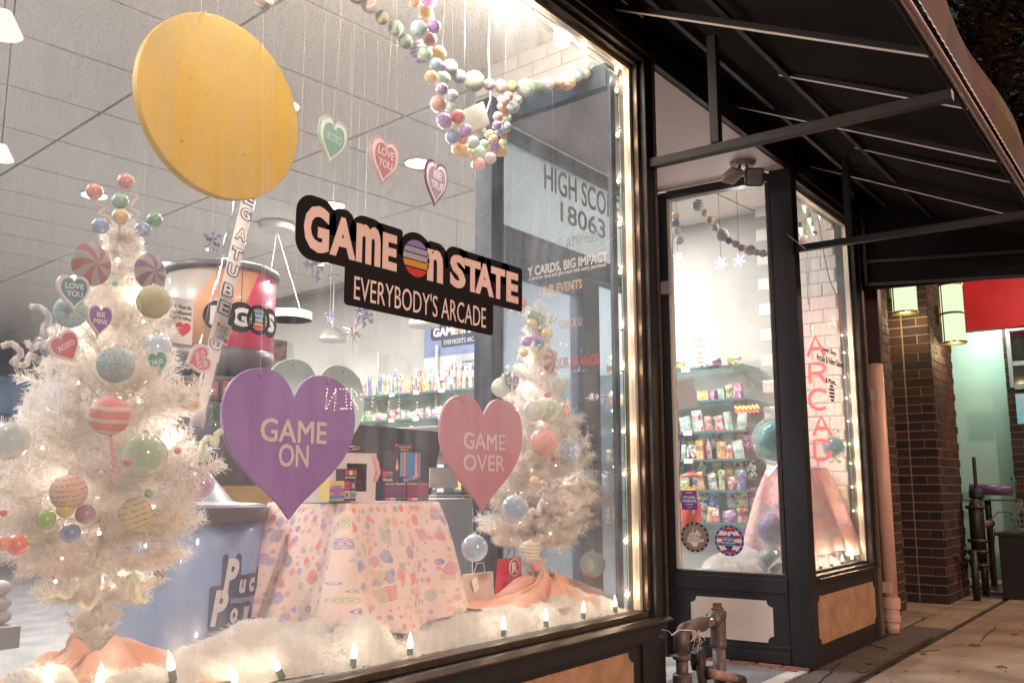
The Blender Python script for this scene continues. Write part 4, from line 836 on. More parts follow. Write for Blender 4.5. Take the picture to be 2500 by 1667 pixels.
def pepper(name, c1, c2, n=6):
    if name in MATS: return MATS[name]
    m = M(name, c1, .7, bump=.9, bs=160, sheen=.3); nt = m.node_tree; N = nt.nodes; L = nt.links; tc = N.new('ShaderNodeTexCoord'); sx = N.new('ShaderNodeSeparateXYZ'); L.new(tc.outputs['Object'], sx.inputs[0])
    at_ = N.new('ShaderNodeMath'); at_.operation = 'ARCTAN2'; L.new(sx.outputs[0], at_.inputs[0]); L.new(sx.outputs[2], at_.inputs[1])
    ln = N.new('ShaderNodeVectorMath'); ln.operation = 'LENGTH'; L.new(tc.outputs['Object'], ln.inputs[0]); ad = N.new('ShaderNodeMath'); ad.operation = 'MULTIPLY_ADD'; ad.inputs[1].default_value = .7; L.new(ln.outputs['Value'], ad.inputs[0]); L.new(at_.outputs[0], ad.inputs[2])
    mu = N.new('ShaderNodeMath'); mu.operation = 'MULTIPLY'; mu.inputs[1].default_value = n / 6.2832; L.new(ad.outputs[0], mu.inputs[0]); fr = N.new('ShaderNodeMath'); fr.operation = 'FRACT'; L.new(mu.outputs[0], fr.inputs[0]); gt = N.new('ShaderNodeMath'); gt.operation = 'GREATER_THAN'; gt.inputs[1].default_value = .5; L.new(fr.outputs[0], gt.inputs[0])
    mxc = N.new('ShaderNodeMix'); mxc.data_type = 'RGBA'; L.new(gt.outputs[0], mxc.inputs['Factor']); mxc.inputs['A'].default_value = (*c1, 1); mxc.inputs['B'].default_value = (*c2, 1); L.new(mxc.outputs['Result'], N['Principled BSDF'].inputs['Base Color']); return m
def ball(u, v, r, y, mat, label, cap=True, mesh=None, group=None, ribbon=False):
    p = at(u, v, y); rr = r * mpp(p); t = thing('ball_ornament', label, 'ornament', tuple(p), group)
    b = ballinst(mesh or smo, mat, 'ball', t, p, rr, (0, 0, random.uniform(0, 6)))
    if cap: build(MB().lathe([(.0, rr * 1.14), (rr * .13, rr * 1.12), (rr * .15, rr * .98), (rr * .1, rr * .96)], p, 10), 'cap', chan, t)
    return t
def mint(u, v, r, y, c1, c2, label):
    p = at(u, v, y); rr = r * mpp(p); t = thing('peppermint_ornament', label, 'peppermint ornament', tuple(p)); m = pepper('pepper_' + label[:14], c1, c2)
    me = mesh_from(MB().ball((0, 0, 0), 1, 30, 16, (1, .42, 1), fn=lambda d: 1 + rnd.uniform(-.02, .02)), 'disc', smooth=True); me.materials.append(m); inst(me, 'candy_disc', t, p, (0, random.uniform(0, 3), .15), rr); return t
wh = (.72, .68, .66)
# left tree topper balls on wires
tp = thing('topper_spray', 'spray of seven pastel balls on wires above the left tree tip', 'tree topper', tuple(at(276, 540, .47)))
root = at(270, 590, .48)
for u, v, r, c in ((217, 440, 19, 'tp_pink'), (289, 416, 18, 'tp_pink'), (276, 462, 18, 'tp_green'), (277, 497, 19, 'tp_yellow'), (231, 519, 19, 'tp_blue'), (328, 527, 18, 'tp_blue'), (355, 505, 17, 'tp_dgreen')):
    col = dict(tp_pink=(.66, .30, .28), tp_green=(.28, .46, .34), tp_yellow=(.66, .52, .30), tp_blue=(.26, .34, .54), tp_dgreen=(.20, .40, .26))[c]; p = at(u, v, .44)
    b = ballinst(smo, M(c, col, .3, coat=.4, var=.1, vs=6), 'ball', tp, p, r * mpp(p)); build(MB().tube([root, root.lerp(p, .5) + Vector((.0, .0, .02)), p], .0018, 5), 'wire', M('topper_wire', (.6, .52, .38), .4), tp)
def curl(pts, y, r, c1, c2, label, n=None):
    P = [at(u, v, y + dy) for u, v, dy in pts]; sm = []
    for i in range(len(P) - 1):
        p0, p1, p2, p3 = P[max(i - 1, 0)], P[i], P[i + 1], P[min(i + 2, len(P) - 1)]
        for k in range(7): t_ = k / 7; sm.append(.5 * ((2 * p1) + (p2 - p0) * t_ + (2 * p0 - 5 * p1 + 4 * p2 - p3) * t_ ** 2 + (3 * p1 - p0 - 3 * p2 + p3) * t_ ** 3))
    t = thing('chenille_curl', label, 'pipe cleaner', tuple(P[0])); mp_ = mpp(P[0]); rr = r * mp_
    mb = MB(); mb.tube(sm, [rr * (.9 + .15 * math.sin(i * 2.2)) for i in range(len(sm))], 9)
    rn = random.Random(len(pts) * 7 + int(pts[0][0]))
    build(mb, 'stem', chen(c1, c2), t, smooth=True)
    fb_ = MB()
    for k in range(700):
        i = rn.randrange(len(sm)); d = Vector((rn.gauss(0, 1), rn.gauss(0, 1), rn.gauss(0, 1))).normalized(); p = sm[i] + (sm[min(i + 1, len(sm) - 1)] - sm[i]) * rn.random(); s_ = d.orthogonal().normalized() * .0006; fb_.add([p + s_, p - s_, p + d * rr * 1.45], [(0, 1, 2)])
    build(fb_, 'fuzz', chen(c1, c2), t); return t
def chen(c1, c2):
    k = 'chenille_%s_%s' % (str(c1), str(c2))
    if k in MATS: return MATS[k]
    m = M(k, c1, .9, sheen=.6); nt = m.node_tree; wv = nt.nodes.new('ShaderNodeTexWave'); wv.inputs['Scale'].default_value = 14; wv.inputs['Distortion'].default_value = 3; tc = nt.nodes.new('ShaderNodeTexCoord'); nt.links.new(tc.outputs['Object'], wv.inputs['Vector']); r = nt.nodes.new('ShaderNodeValToRGB'); nt.links.new(wv.outputs[0], r.inputs[0])
    r.color_ramp.elements[0].position = .45; r.color_ramp.elements[0].color = (*c1, 1); r.color_ramp.elements[1].position = .55; r.color_ramp.elements[1].color = (*c2, 1); nt.links.new(r.outputs[0], nt.nodes['Principled BSDF'].inputs['Base Color']); return m
cw, cb, cg = (.74, .70, .66), (.38, .46, .58), (.52, .62, .48)
curl([(70, 705, 0), (95, 708, -.02), (112, 730, -.03), (100, 760, -.02), (118, 785, -.03), (105, 812, -.02), (92, 790, 0), (75, 800, 0), (60, 782, 0)], .28, 8, cw, cb, 'blue and white pipe cleaner curl at the upper left of the left tree')
curl([(5, 795, 0), (28, 790, -.02), (48, 812, -.03), (30, 832, -.02), (58, 838, 0), (70, 815, 0), (90, 830, .02)], .26, 8, cw, (.52, .50, .52), 'pale pipe cleaner curl at the left edge of the window')
curl([(300, 445, 0), (316, 452, 0), (305, 468, 0), (300, 480, 0), (318, 488, 0), (312, 500, 0)], .44, 3.5, (.7, .58, .52), (.7, .6, .55), 'thin cream curl beside the topper balls')
curl([(222, 470, 0), (238, 478, 0), (228, 492, 0), (248, 500, 0), (256, 516, 0)], .44, 3.5, (.7, .58, .52), (.7, .6, .55), 'thin cream curl under the pink topper balls')
curl([(375, 1000, 0), (388, 980, -.02), (402, 1000, -.03), (395, 1020, 0), (420, 1026, 0), (440, 1020, 0), (450, 1035, 0)], .42, 8, cw, cb, 'blue striped pipe cleaner curl at the right edge of the left tree')
curl([(535, 1015, 0), (528, 992, -.02), (500, 995, -.03), (495, 1020, -.02), (478, 1005, 0), (462, 1030, 0), (480, 1052, 0), (455, 1050, .02), (445, 1070, 0), (470, 1078, 0), (500, 1065, 0), (520, 1075, 0)], .34, 8, (.70, .70, .62), cg, 'green and white pipe cleaner tangle beside the purple heart')
curl([(95, 1372, 0), (130, 1362, 0), (155, 1368, .02), (180, 1340, .03), (210, 1345, .02), (222, 1370, .0), (200, 1395, 0), (175, 1380, 0)], .22, 9, (.72, .66, .50), cg, 'green and white pipe cleaner loop at the foot of the left tree')
curl([(222, 1290, 0), (250, 1310, 0), (272, 1335, 0), (288, 1350, -.02), (298, 1325, -.03), (312, 1335, -.03), (318, 1370, 0), (340, 1380, 0)], .22, 9, (.74, .68, .52), cg, 'green and white zigzag pipe cleaner hanging from the left tree')
# left tree ornaments
mint(210, 607, 50, .22, wh, (.70, .16, .18), 'pink and white sugared peppermint disc near the top of the left tree')
mint(345, 625, 42, .30, wh, (.46, .26, .50), 'lilac and white sugared peppermint disc on the left tree')
ball(353, 693, 38, .20, M('butter', (.62, .60, .36), .7, bump=.6, bs=80, sheen=.4), 'pale yellow sugar ball high on the right of the left tree', mesh=pom[1])
ball(162, 716, 37, .26, banded('band_aqua', (.24, .50, .55), None), 'aqua ball with sprinkle bands behind the LOVE YOU heart')
ball(266, 838, 42, .14, banded('band_aqua2', (.28, .52, .56), None, 6.5), 'aqua ball with sprinkle bands in the middle of the left tree')
ball(158, 1130, 41, .13, banded('band_peach', (.74, .50, .36), None, 7), 'peach ball with sprinkle bands at lower left of the left tree')
ball(312, 1180, 38, .14, banded('band_lemon', (.68, .60, .28), None, 6, tiltx=-.3), 'lemon yellow ball with sprinkle bands low on the left tree')
ball(356, 800, 37, .36, glossy('blue'), 'glossy sky blue ball behind the YOURS TRULY heart')
ball(331, 1045, 52, .15, M('clear_green', (.42, .58, .42), .1, coat=.9, facing=(.62, .72, .62)), 'big translucent green ball on the right of the left tree')
ball(22, 1012, 44, .30, M('opal', (.50, .60, .62), .1, coat=.9, facing=(.66, .66, .68)), 'opal blue ball at the left edge of the picture')
ball(252, 955, 45, .12, banded('lolly', (.70, .24, .20), (.72, .55, .52), 3.2, False), 'coral striped lollipop ball in the centre of the left tree')
lol = thing('lollipop_stick', 'pink twisted stick hanging below the coral lollipop ball', 'lollipop stick', tuple(at(256, 1000, .12)))
P0, P1 = at(254, 998, .13), at(266, 1112, .11); build(MB().tube([P0.lerp(P1, i / 30) + Vector((math.cos(i * 1.3), math.sin(i * 1.3), 0)) * .0015 for i in range(31)], .0042, 7), 'stick', M('stick_pink', (.68, .34, .30), .5), lol, smooth=True)
pk = thing('berry_pick', 'wired pick of glossy green, mauve, blue and red balls low on the left tree', 'ornament pick', tuple(at(150, 1180, .14)))
for u, v, r, c in ((105, 1193, 22, (.28, .46, .16)), (196, 1180, 22, (.44, .26, .40)), (162, 1224, 22, (.26, .32, .50)), (40, 1250, 24, (.70, .20, .14)), (150, 1168, 20, (.66, .52, .24)), (6, 1247, 18, (.72, .30, .18))):
    p = at(u, v, .13); ballinst(smo, M('pick%s' % str(c[0]), c, .25, coat=.5), 'ball', pk, p, r * mpp(p)); build(MB().tube([at(250, 1190, .3), p], .0012, 4), 'wire', M('topper_wire'), pk)
for u, v, r, y, c, l in ((342, 1133, 10, .14, (.30, .48, .36), 'tiny sea green ball above the lemon sprinkle ball'), (292, 1062, 9, .10, (.60, .10, .22), 'tiny magenta ball in front of the green ball'), (405, 1190, 11, .2, (.76, .50, .24), 'tiny peach ball at the right of the left tree'), (264, 650, 8, .24, (.36, .56, .44), 'tiny mint ball between the peppermint discs'), (408, 1035, 8, .18, (.70, .28, .26), 'tiny coral ball beside the big green ball'), (8, 1178, 8, .15, (.68, .14, .14), 'tiny red ball at the left edge of the picture'), (232, 1088, 8, .10, (.72, .5, .4), 'tiny pale ball below the lollipop stick')):
    ball(u, v, r, y, M('tiny%s' % l[:14], c, .3, coat=.4), l, cap=False)
pbl = at(462, 1112, .36); ball(462, 1112, 30, .36, glossy('purple'), 'violet glass ball at the right tip of the left tree')
candy_heart(170, 671, 74, 78, .17, M('h_teal', (.10, .26, .34), .45), whp, 'teal LOVE YOU candy heart with pale rim on the left tree', 'LOVE/YOU', wt, 0, .08, strings=False, ring=.80, group='candy heart picks', tw=.58)
candy_heart(230, 735, 60, 70, .20, M('h_purp', (.26, .12, .38), .45), whp, 'purple BE MINE candy heart on the left tree', 'BE/MINE', wt, 0, .0, strings=False, ring=.86, group='candy heart picks')
candy_heart(152, 798, 74, 72, .15, M('h_rose', (.54, .08, .13), .45), whp, 'crimson XOXO candy heart tilted on the left tree', 'XOXO', wt, 0, .62, strings=False, ring=.82, group='candy heart picks', tw=.6)
candy_heart(457, 826, 68, 66, .30, M('h_pink', (.66, .20, .27), .45), whp, 'pink YOURS TRULY candy heart on a wire reaching right', 'YOURS/TRULY', wt, 0, -1.2, strings=False, ring=.78, group='candy heart picks', tw=.6)
candy_heart(431, 917, 56, 74, .34, M('h_must', (.60, .40, .13), .45), whp, 'mustard BE TRUE candy heart below the pink one', 'BE/TRUE', wt, 0, -1.45, strings=False, ring=.80, group='candy heart picks')
candy_heart(362, 834, 56, 60, .30, M('h_green', (.08, .34, .27), .45), whp, 'dark green candy heart half hidden in the left tree', 'HUG', wt, 0, .3, strings=False, ring=.80, group='candy heart picks')
o = build(MB().tube([at(375, 872, .33), at(395, 856, .31), at(420, 846, .30), at(440, 842, .31)], .003, 6), 'heart_wire', M('wire_white', (.68, .64, .6), .5), origin=tuple(at(400, 855, .31))); tag(o, 'curved white wire holding the pink YOURS TRULY heart', 'wire')
curl([(420, 849, 0), (426, 842, 0), (432, 847, 0), (438, 840, 0)], .30, 2.2, (.66, .62, .6), (.6, .56, .55), 'small coil on the wire of the pink heart')
# right tree ornaments
yR = .40
tp = thing('topper_spray', 'spray of small pastel balls on wires at the right tree tip', 'tree topper', tuple(at(1230, 770, .5))); root = at(1232, 820, .55)
for u, v, r, c in ((1198, 697, 12, (.66, .24, .24)), (1223, 724, 12, (.22, .44, .28)), (1237, 737, 11, (.26, .44, .26)), (1222, 742, 11, (.66, .54, .24)), (1257, 766, 13, (.64, .54, .26)), (1238, 790, 12, (.18, .26, .50)), (1210, 785, 12, (.36, .24, .44)), (1226, 775, 11, (.40, .30, .52))):
    p = at(u, v, .46); ballinst(smo, M('tr%s%s' % (c[0], c[1]), c, .3, coat=.4), 'ball', tp, p, r * mpp(p)); build(MB().tube([root, p], .0015, 5), 'wire', M('topper_wire'), tp)
curl([(1173, 718, 0), (1180, 708, 0), (1192, 712, 0), (1194, 728, 0)], .48, 3, (.7, .66, .62), (.68, .62, .6), 'thin white curl left of the right tree tip')
curl([(1240, 755, 0), (1246, 738, 0), (1255, 748, 0), (1260, 732, 0), (1268, 740, 0), (1278, 722, 0)], .48, 3.2, (.66, .62, .66), (.56, .54, .6), 'thin lilac curl right of the right tree tip')
mint(1262, 830, 27, .38, wh, (.62, .16, .20), 'red and white peppermint disc high on the right tree')
candy_heart(1168, 877, 30, 44, .36, M('h_teal'), whp, 'small teal LOVE YOU heart on the left side of the right tree', 'LOVE/YOU', wt, 0, .35, strings=False, ring=.86, group='candy heart picks')
candy_heart(1183, 880, 26, 42, .40, M('h_lil', (.40, .22, .46), .45), whp, 'small lilac heart tucked behind the teal one', 'BE/MINE', wt, 0, -.25, strings=False, ring=.86, group='candy heart picks')
candy_heart(1298, 944, 27, 34, .34, M('h_cor', (.66, .22, .18), .45), whp, 'small coral YOURS TRULY heart on the right tree', 'YOURS/TRULY', wt, 0, -.2, strings=False, ring=.82, group='candy heart picks')
RT = [(1150, 890, 22, .42, M('mintglass', (.50, .66, .48), .15, coat=.8, facing=(.7, .76, .68)), 'pale mint glass ball above the pink heart'), (1228, 942, 26, .34, M('clearball', (.60, .66, .58), .1, coat=.9, facing=(.74, .75, .72)), 'clear ball with green tint left of the small coral heart'), (1258, 940, 30, .36, M('clear_green'), 'green ball with white glitter beside the coral heart'),
      (1248, 1015, 32, .32, M('coralball', (.70, .34, .28), .35, coat=.3, var=.1, vs=6), 'matte coral ball in the middle of the right tree'), (1304, 1035, 31, .36, M('bluepearl', (.30, .42, .62), .2, coat=.8, facing=(.50, .58, .70)), 'pearly blue ball right of the coral ball'),
      (1183, 1168, 32, .26, M('blueglass', (.34, .46, .62), .15, coat=.9, facing=(.55, .62, .70)), 'sky blue glass ball right of the pink heart tip'), (1290, 1150, 28, .36, M('cupcake', (.66, .56, .56), .6, sheen=.3), 'pale pink cupcake ball low on the right tree'), (1217, 1265, 24, .24, banded('band_mint', (.66, .68, .54), None, 6, tiltx=.05), 'pale mint ball with sprinkle bands at the foot of the right tree'),
      (1090, 1258, 31, .38, M('bluedeep', (.32, .46, .60), .2, coat=.8, facing=(.5, .6, .68)), 'blue ball hidden under a low left branch of the right tree'), (1272, 1055, 6, .30, M('berry', (.55, .08, .16), .3), 'tiny crimson ball under the coral ball'), (1257, 906, 7, .30, M('berry2', (.66, .22, .2), .3), 'tiny coral ball above the green ball'), (1204, 811, 10, .40, M('peachy', (.72, .52, .36), .4), 'tiny peach ball near the top of the right tree'),
      (1240, 796, 6, .40, M('dmint', (.24, .42, .32), .4), 'tiny dark green ball near the top of the right tree'), (1228, 1105, 12, .30, M('peachy'), 'small peach ball below the blue pearl ball'), (1298, 1133, 6, .3, M('lmint', (.45, .58, .46), .4), 'tiny pale green ball at lower right of the right tree'), (1199, 1136, 7, .26, M('lmint'), 'tiny pale green ball near the chenille curl'), (1321, 1165, 9, .32, M('mintglass'), 'small mint ball below the blue snow disc'), (1313, 1307 - 140, 8, .34, M('lmint'), 'small pale ball at the right edge of the right tree'), (1233, 1400 - 100, 10, .28, M('berry2'), 'small coral ball on the trunk of the right tree'), (1138, 1300 - 80, 9, .3, M('peachy'), 'small peach ball on a low left branch of the right tree')]
for u, v, r, y, m_, l in RT: ball(u, v, r, y, m_, l, cap=r > 15)
mint(1340, 1120, 30, .36, (.55, .66, .68), (.06, .36, .50), 'turquoise and white sugared snow disc on the right tree')
cb_ = ball(1361, 1295, 30, .36, M('opal2', (.46, .58, .58), .08, coat=1., facing=(.66, .68, .66)), 'clear aqua ball hanging lowest on the right tree')
string(cb_, tuple(at(1361, 1268, .36)), top=at(1361, 1200, .36).z)
curl([(1243, 1108, 0), (1252, 1115, 0), (1240, 1125, 0), (1248, 1145, 0), (1240, 1160, 0), (1236, 1178, 0), (1222, 1172, 0), (1212, 1182, 0)], .28, 6.5, cw, cb, 'blue and white pipe cleaner curl in the right tree')
# peach cloth wrapped round the tree feet
def cloth(label, X, Y, zb, r0, r1, h, seed, sx=1., sy=.6, skew=0.):
    rn = random.Random(seed); nA, nR = 150, 40; vs = []
    for i in range(nR + 1):
        f = i / nR
        for j in range(nA):
            a = 2 * math.pi * j / nA; fold = math.sin(a * 5 + seed + 1.5 * math.sin(f * 4)) * .55 + math.sin(a * 9 + seed * 2 + f * 6) * .4 + math.sin(a * 16 + f * 9 + 2 * math.sin(a * 3)) * .25 + 1.2 * noise.noise(Vector((math.cos(a) * 3 * (f + .3), math.sin(a) * 3 * (f + .3), seed)))
            r = r0 + (r1 - r0) * f ** 1.35; z = zb + h * (1 - f) ** 1.6 + (.034 * fold * math.sin(min(1, f * 1.5) * 2.6)) + .01; r *= 1 + .10 * fold * (.4 + f)
            if f < .12: r *= 1.25 - f * 2; z += .02 * math.sin(a * 4)
            k = 1 if f > .3 else f / .3
            vs.append((X + math.cos(a) * r * (1 + (sx - 1) * k) + skew * f, max(.075, Y + math.sin(a) * r * (1 + (sy - 1) * k)), max(zb + .008, z)))
    mb = MB().add(vs, [(i * nA + j, i * nA + (j + 1) % nA, (i + 1) * nA + (j + 1) % nA, (i + 1) * nA + j) for i in range(nR) for j in range(nA)])
    o = build(mb, 'peach_cloth', M('peach_cotton', (.72, .36, .25), .85, sheen=.3, bump=.25, bs=400, var=.08, vs=8), smooth=True, origin=(X, Y, zb)); return tag(o, label, 'cloth')
cloth('peach cloth bunched round the foot of the left tree', at(205, 1500, .42).x, .40, LZ + .03, .06, .46, .13, 3, 1.15, .74, .05)
cloth('peach cloth bunched round the foot of the right tree', pR.x, .52, LZ + .03, .05, .46, .14, 8, 1.1, .7, -.02)

# ================================================================== TABLE WITH CANDY CLOTH AND BOXES
def candycloth(name, base):
    m = M(name, base, .85); nt = m.node_tree; N = nt.nodes; L = nt.links; uvn = N.new('ShaderNodeTexCoord'); prev = None
    def layer(scale, off, rings, cols, lo, hi, prev):
        mp_ = N.new('ShaderNodeMapping'); mp_.inputs['Location'].default_value = off; L.new(uvn.outputs['UV'], mp_.inputs[0]); vo = N.new('ShaderNodeTexVoronoi'); vo.voronoi_dimensions = '2D'; vo.inputs['Scale'].default_value = scale; vo.inputs['Randomness'].default_value = .8; L.new(mp_.outputs[0], vo.inputs['Vector'])
        n_ = N.new('ShaderNodeTexNoise'); n_.inputs['Scale'].default_value = scale * 3; L.new(uvn.outputs['UV'], n_.inputs['Vector']); ad = N.new('ShaderNodeMath'); ad.operation = 'MULTIPLY_ADD'; ad.inputs[1].default_value = .22; L.new(n_.outputs[0], ad.inputs[0]); L.new(vo.outputs['Distance'], ad.inputs[2])
        su = N.new('ShaderNodeMath'); su.operation = 'SUBTRACT'; su.inputs[1].default_value = .11; L.new(ad.outputs[0], su.inputs[0])
        sc = N.new('ShaderNodeSeparateColor'); L.new(vo.outputs['Color'], sc.inputs[0])
        lt_ = N.new('ShaderNodeMath'); lt_.operation = 'LESS_THAN'; L.new(su.outputs[0], lt_.inputs[0]); mr = N.new('ShaderNodeMapRange'); L.new(sc.outputs[1], mr.inputs[0]); mr.inputs[3].default_value = lo; mr.inputs[4].default_value = hi; L.new(mr.outputs[0], lt_.inputs[1])
        mu = N.new('ShaderNodeMath'); mu.operation = 'MULTIPLY'; mu.inputs[1].default_value = rings; L.new(su.outputs[0], mu.inputs[0]); fr = N.new('ShaderNodeMath'); fr.operation = 'FRACT'; L.new(mu.outputs[0], fr.inputs[0]); g_ = N.new('ShaderNodeMath'); g_.operation = 'GREATER_THAN'; g_.inputs[1].default_value = .45; L.new(fr.outputs[0], g_.inputs[0])
        fa = N.new('ShaderNodeMath'); fa.operation = 'MULTIPLY'; L.new(lt_.outputs[0], fa.inputs[0]); L.new(g_.outputs[0], fa.inputs[1])
        rp = N.new('ShaderNodeValToRGB'); rp.color_ramp.interpolation = 'CONSTANT'; L.new(sc.outputs[0], rp.inputs[0])
        for i, c in enumerate(cols):
            e = rp.color_ramp.elements[i] if i < 2 else rp.color_ramp.elements.new(i / len(cols)); e.position = i / len(cols); e.color = (*c, 1)
        mx = N.new('ShaderNodeMix'); mx.data_type = 'RGBA'; L.new(fa.outputs[0], mx.inputs['Factor']); L.new(rp.outputs[0], mx.inputs['B'])
        if prev is None: mx.inputs['A'].default_value = (*base, 1)
        else: L.new(prev, mx.inputs['A'])
        return mx.outputs['Result']
    c = [(.72, .10, .10), (.20, .26, .50), (.72, .40, .20), (.30, .45, .42), (.60, .22, .34), (.45, .48, .30), (.36, .24, .50)]
    o = layer(13, (0, 0, 0), 11, c, .16, .40, None); o = layer(24, (3.3, 1.2, 0), 9, c[::-1], .10, .36, o); o = layer(40, (7.3, 4.2, 0), 2.2, [(.65, .5, .35), (.50, .60, .60), (.7, .35, .35), (.45, .45, .6)], .0, .24, o)
    L.new(o, N['Principled BSDF'].inputs['Base Color']); return m
def draped(label, corners, zt, zb, flare, seed, mat, origin, name='tablecloth', nf=(9, 7)):
    """cloth over a rectangular table: corners CCW from above"""
    per = []; segs = 26
    for i in range(4):
        a, b = Vector((*corners[i], 0)), Vector((*corners[(i + 1) % 4], 0))
        for k in range(segs): per.append((a.lerp(b, k / segs), i, k / segs))
    c = sum((Vector((*q, 0)) for q in corners), Vector((0, 0, 0))) / 4; rows = 22; n = len(per); vs = []; uv = []; rn = random.Random(seed); ph = [rn.uniform(0, 6) for _ in range(6)]
    run = 0
    for r_ in range(rows + 1):
        f = r_ / rows
        for k, (p, i, t) in enumerate(per):
            out_ = (p - c); cornerness = max(0, 1 - min(t, 1 - t) * 5.5); e = Vector((*corners[(i + 1) % 4], 0)) - Vector((*corners[i], 0)); nn = Vector((e.y, -e.x, 0)).normalized(); od = (nn + out_.normalized() * cornerness * 1.1).normalized()
            fold = math.sin(k * 2 * math.pi / n * nf[0] + ph[0] + f) * .55 + math.sin(k * 2 * math.pi / n * nf[1] * 2 + ph[1] + f * 1.4) * .28 + cornerness * 1.1
            d = f ** .85 * (flare + .058 * fold) if f > 0 else 0
            z = zt - (zt - zb) * f + (.03 * math.sin(k * .21 + ph[2]) * f)
            if f < .04: d += .004
            vs.append(p + od * d + Vector((0, 0, z)) if True else p); uv.append((k / n * 2.0 * 1.15, z + .0))
    fs = [(r_ * n + k, (r_ + 1) * n + k, (r_ + 1) * n + (k + 1) % n, r_ * n + (k + 1) % n) for r_ in range(rows) for k in range(n)]
    fs.append(tuple(range(n))); mb = MB().add(vs, fs); o = build(mb, name, mat, smooth=True, origin=origin); me = o.data; ul = me.uv_layers.new(name='UVMap')
    for lp in me.loops:
        vi = lp.vertex_index; u_, v_ = uv[vi]; ul.data[lp.index].uv = (u_, v_)
    for p_ in me.polygons:
        if len(p_.vertices) > 4:
            for li in p_.loop_indices: q = me.vertices[me.loops[li].vertex_index].co; ul.data[li].uv = (q.x, q.y)
        else:
            us = [ul.data[li].uv[0] for li in p_.loop_indices]
            if max(us) - min(us) > 1:
                for li in p_.loop_indices:
                    if ul.data[li].uv[0] < 1: ul.data[li].uv[0] += 2.3
    return tag(o, label, 'tablecloth')
TZ = 1.184
c1 = at(800, 1152, .45); c2 = at(1006, 1152, .45)
tx0, tx1, ty0, ty1 = c1.x, c2.x, .45, .95
tb = thing('side_table', 'small square display table hidden under the candy print cloth', 'table', ((tx0 + tx1) / 2, (ty0 + ty1) / 2, LZ))
build(MB().box((tx0, ty0, TZ - .03), (tx1, ty1, TZ - .006)), 'tabletop', white, tb)
for x_ in (tx0 + .03, tx1 - .03):
    for y_ in (ty0 + .03, ty1 - .03): build(MB().box((x_ - .015, y_ - .015, LZ + .01 if y_ < .78 else 0), (x_ + .015, y_ + .015, TZ - .031)), 'leg', white, tb)
clm = candycloth('candy_print_cloth', (.76, .60, .55))
draped('pink tablecloth printed with candies on the table in the big window', [(tx0, ty0), (tx1, ty0), (tx1, ty1), (tx0, ty1)], TZ, .70, .13, 4, clm, ((tx0 + tx1) / 2, .65, TZ))
def pbox(label, cat, u0, v0, u1, v1, y, depth, mat, name='toy_box', parentonly=False, group=None):
    a, b = at(u0, v0, y), at(u1, v1, y); z0 = b.z; t = thing(name, label, cat, ((a.x + b.x) / 2, y + depth / 2, z0), group); build(MB().box((a.x, y, z0), (b.x, y + depth, a.z)), 'carton', mat, t, bevel=.001); return t, a, b
def face(t, a, b, x0, y0, x1, y1, y, col, name='print', rough=.5, off=.0015):
    X0 = a.x + (b.x - a.x) * x0; X1 = a.x + (b.x - a.x) * x1; Z0 = b.z + (a.z - b.z) * y0; Z1 = b.z + (a.z - b.z) * y1
    return build(MB().box((X0, y - off, Z0), (X1, y - off + .001, Z1)), name, M('c%s' % str(tuple(round(q, 2) for q in col)), col, rough), t)
def ftext(t, a, b, s, cx, cy_, w_, h_, y, col, off=.003, **k):
    X = a.x + (b.x - a.x) * cx; Z = b.z + (a.z - b.z) * cy_; lettering(s, (X, y - off, Z), (b.x - a.x) * w_, (a.z - b.z) * h_, mat=M('c%s' % str(tuple(round(q, 2) for q in col)), col, .5), parent=t, offset=.03, depth=.0008, **k)
y = .52; zf = TZ + .003
# white gift box with window and bow (in four carton walls so the window is a real opening)
a, b = at(768, 1040, .56), at(862, 1146, .56); a.x = at(758, 1040, .56).x
gbx = thing('gift_box', 'white gift box with a cut-out window and pink bow on the candy cloth', 'gift box', ((a.x + b.x) / 2, .68, zf)); gw = M('box_card', (.74, .68, .66), .6)
h_ = a.z - zf; xa_, xb_ = a.x, b.x; W = xb_ - xa_
for nme, q0, q1 in (('front_left', (xa_, .56, zf), (xa_ + W * .36, .564, a.z)), ('front_right', (xa_ + W * .80, .56, zf), (xb_, .564, a.z)), ('front_top', (xa_ + W * .3601, .56, zf + h_ * .80), (xa_ + W * .7999, .564, a.z)), ('front_base', (xa_ + W * .3601, .56, zf), (xa_ + W * .7999, .564, zf + h_ * .22)), ('side_wall', (xa_, .5641, zf), (xa_ + .004, .80, a.z)), ('side_wall', (xb_ - .004, .5641, zf), (xb_, .80, a.z)), ('back_wall', (xa_, .8001, zf), (xb_, .804, a.z)), ('lid', (xa_ - .001, .559, a.z + .0005), (xb_ + .001, .805, a.z + .004)), ('base', (xa_ + .0041, .5641, zf), (xb_ - .0041, .80, zf + .003))): build(MB().box(q0, q1), 'carton_' + nme.split('_')[-1], gw, gbx)
shred = MB(); rn = random.Random(2)
for k in range(260):
    p = Vector((rn.uniform(xa_ + .03, xb_ - .03), rn.uniform(.575, .70), zf + rn.uniform(.01, h_ * .42))); pts = [p + Vector((rn.gauss(0, .012), rn.gauss(0, .012), rn.gauss(0, .012))) for _ in range(4)]; shred.tube(pts, .0014, 3, cap=False)
build(shred, 'shredded_filler', M('brown_crinkle', (.22, .10, .07), .5, var=.5, vs=80), gbx); build(MB().box((xa_ + .005, .74, zf + .004), (xb_ - .005, .744, a.z - .004)), 'inner_card', M('inner_brown', (.16, .08, .08), .6), gbx)
bow = M('pink_ribbon', (.74, .34, .34), .35, sheen=.4); bc = Vector(((xa_ + xb_) / 2 - .03, .60, a.z + .02))
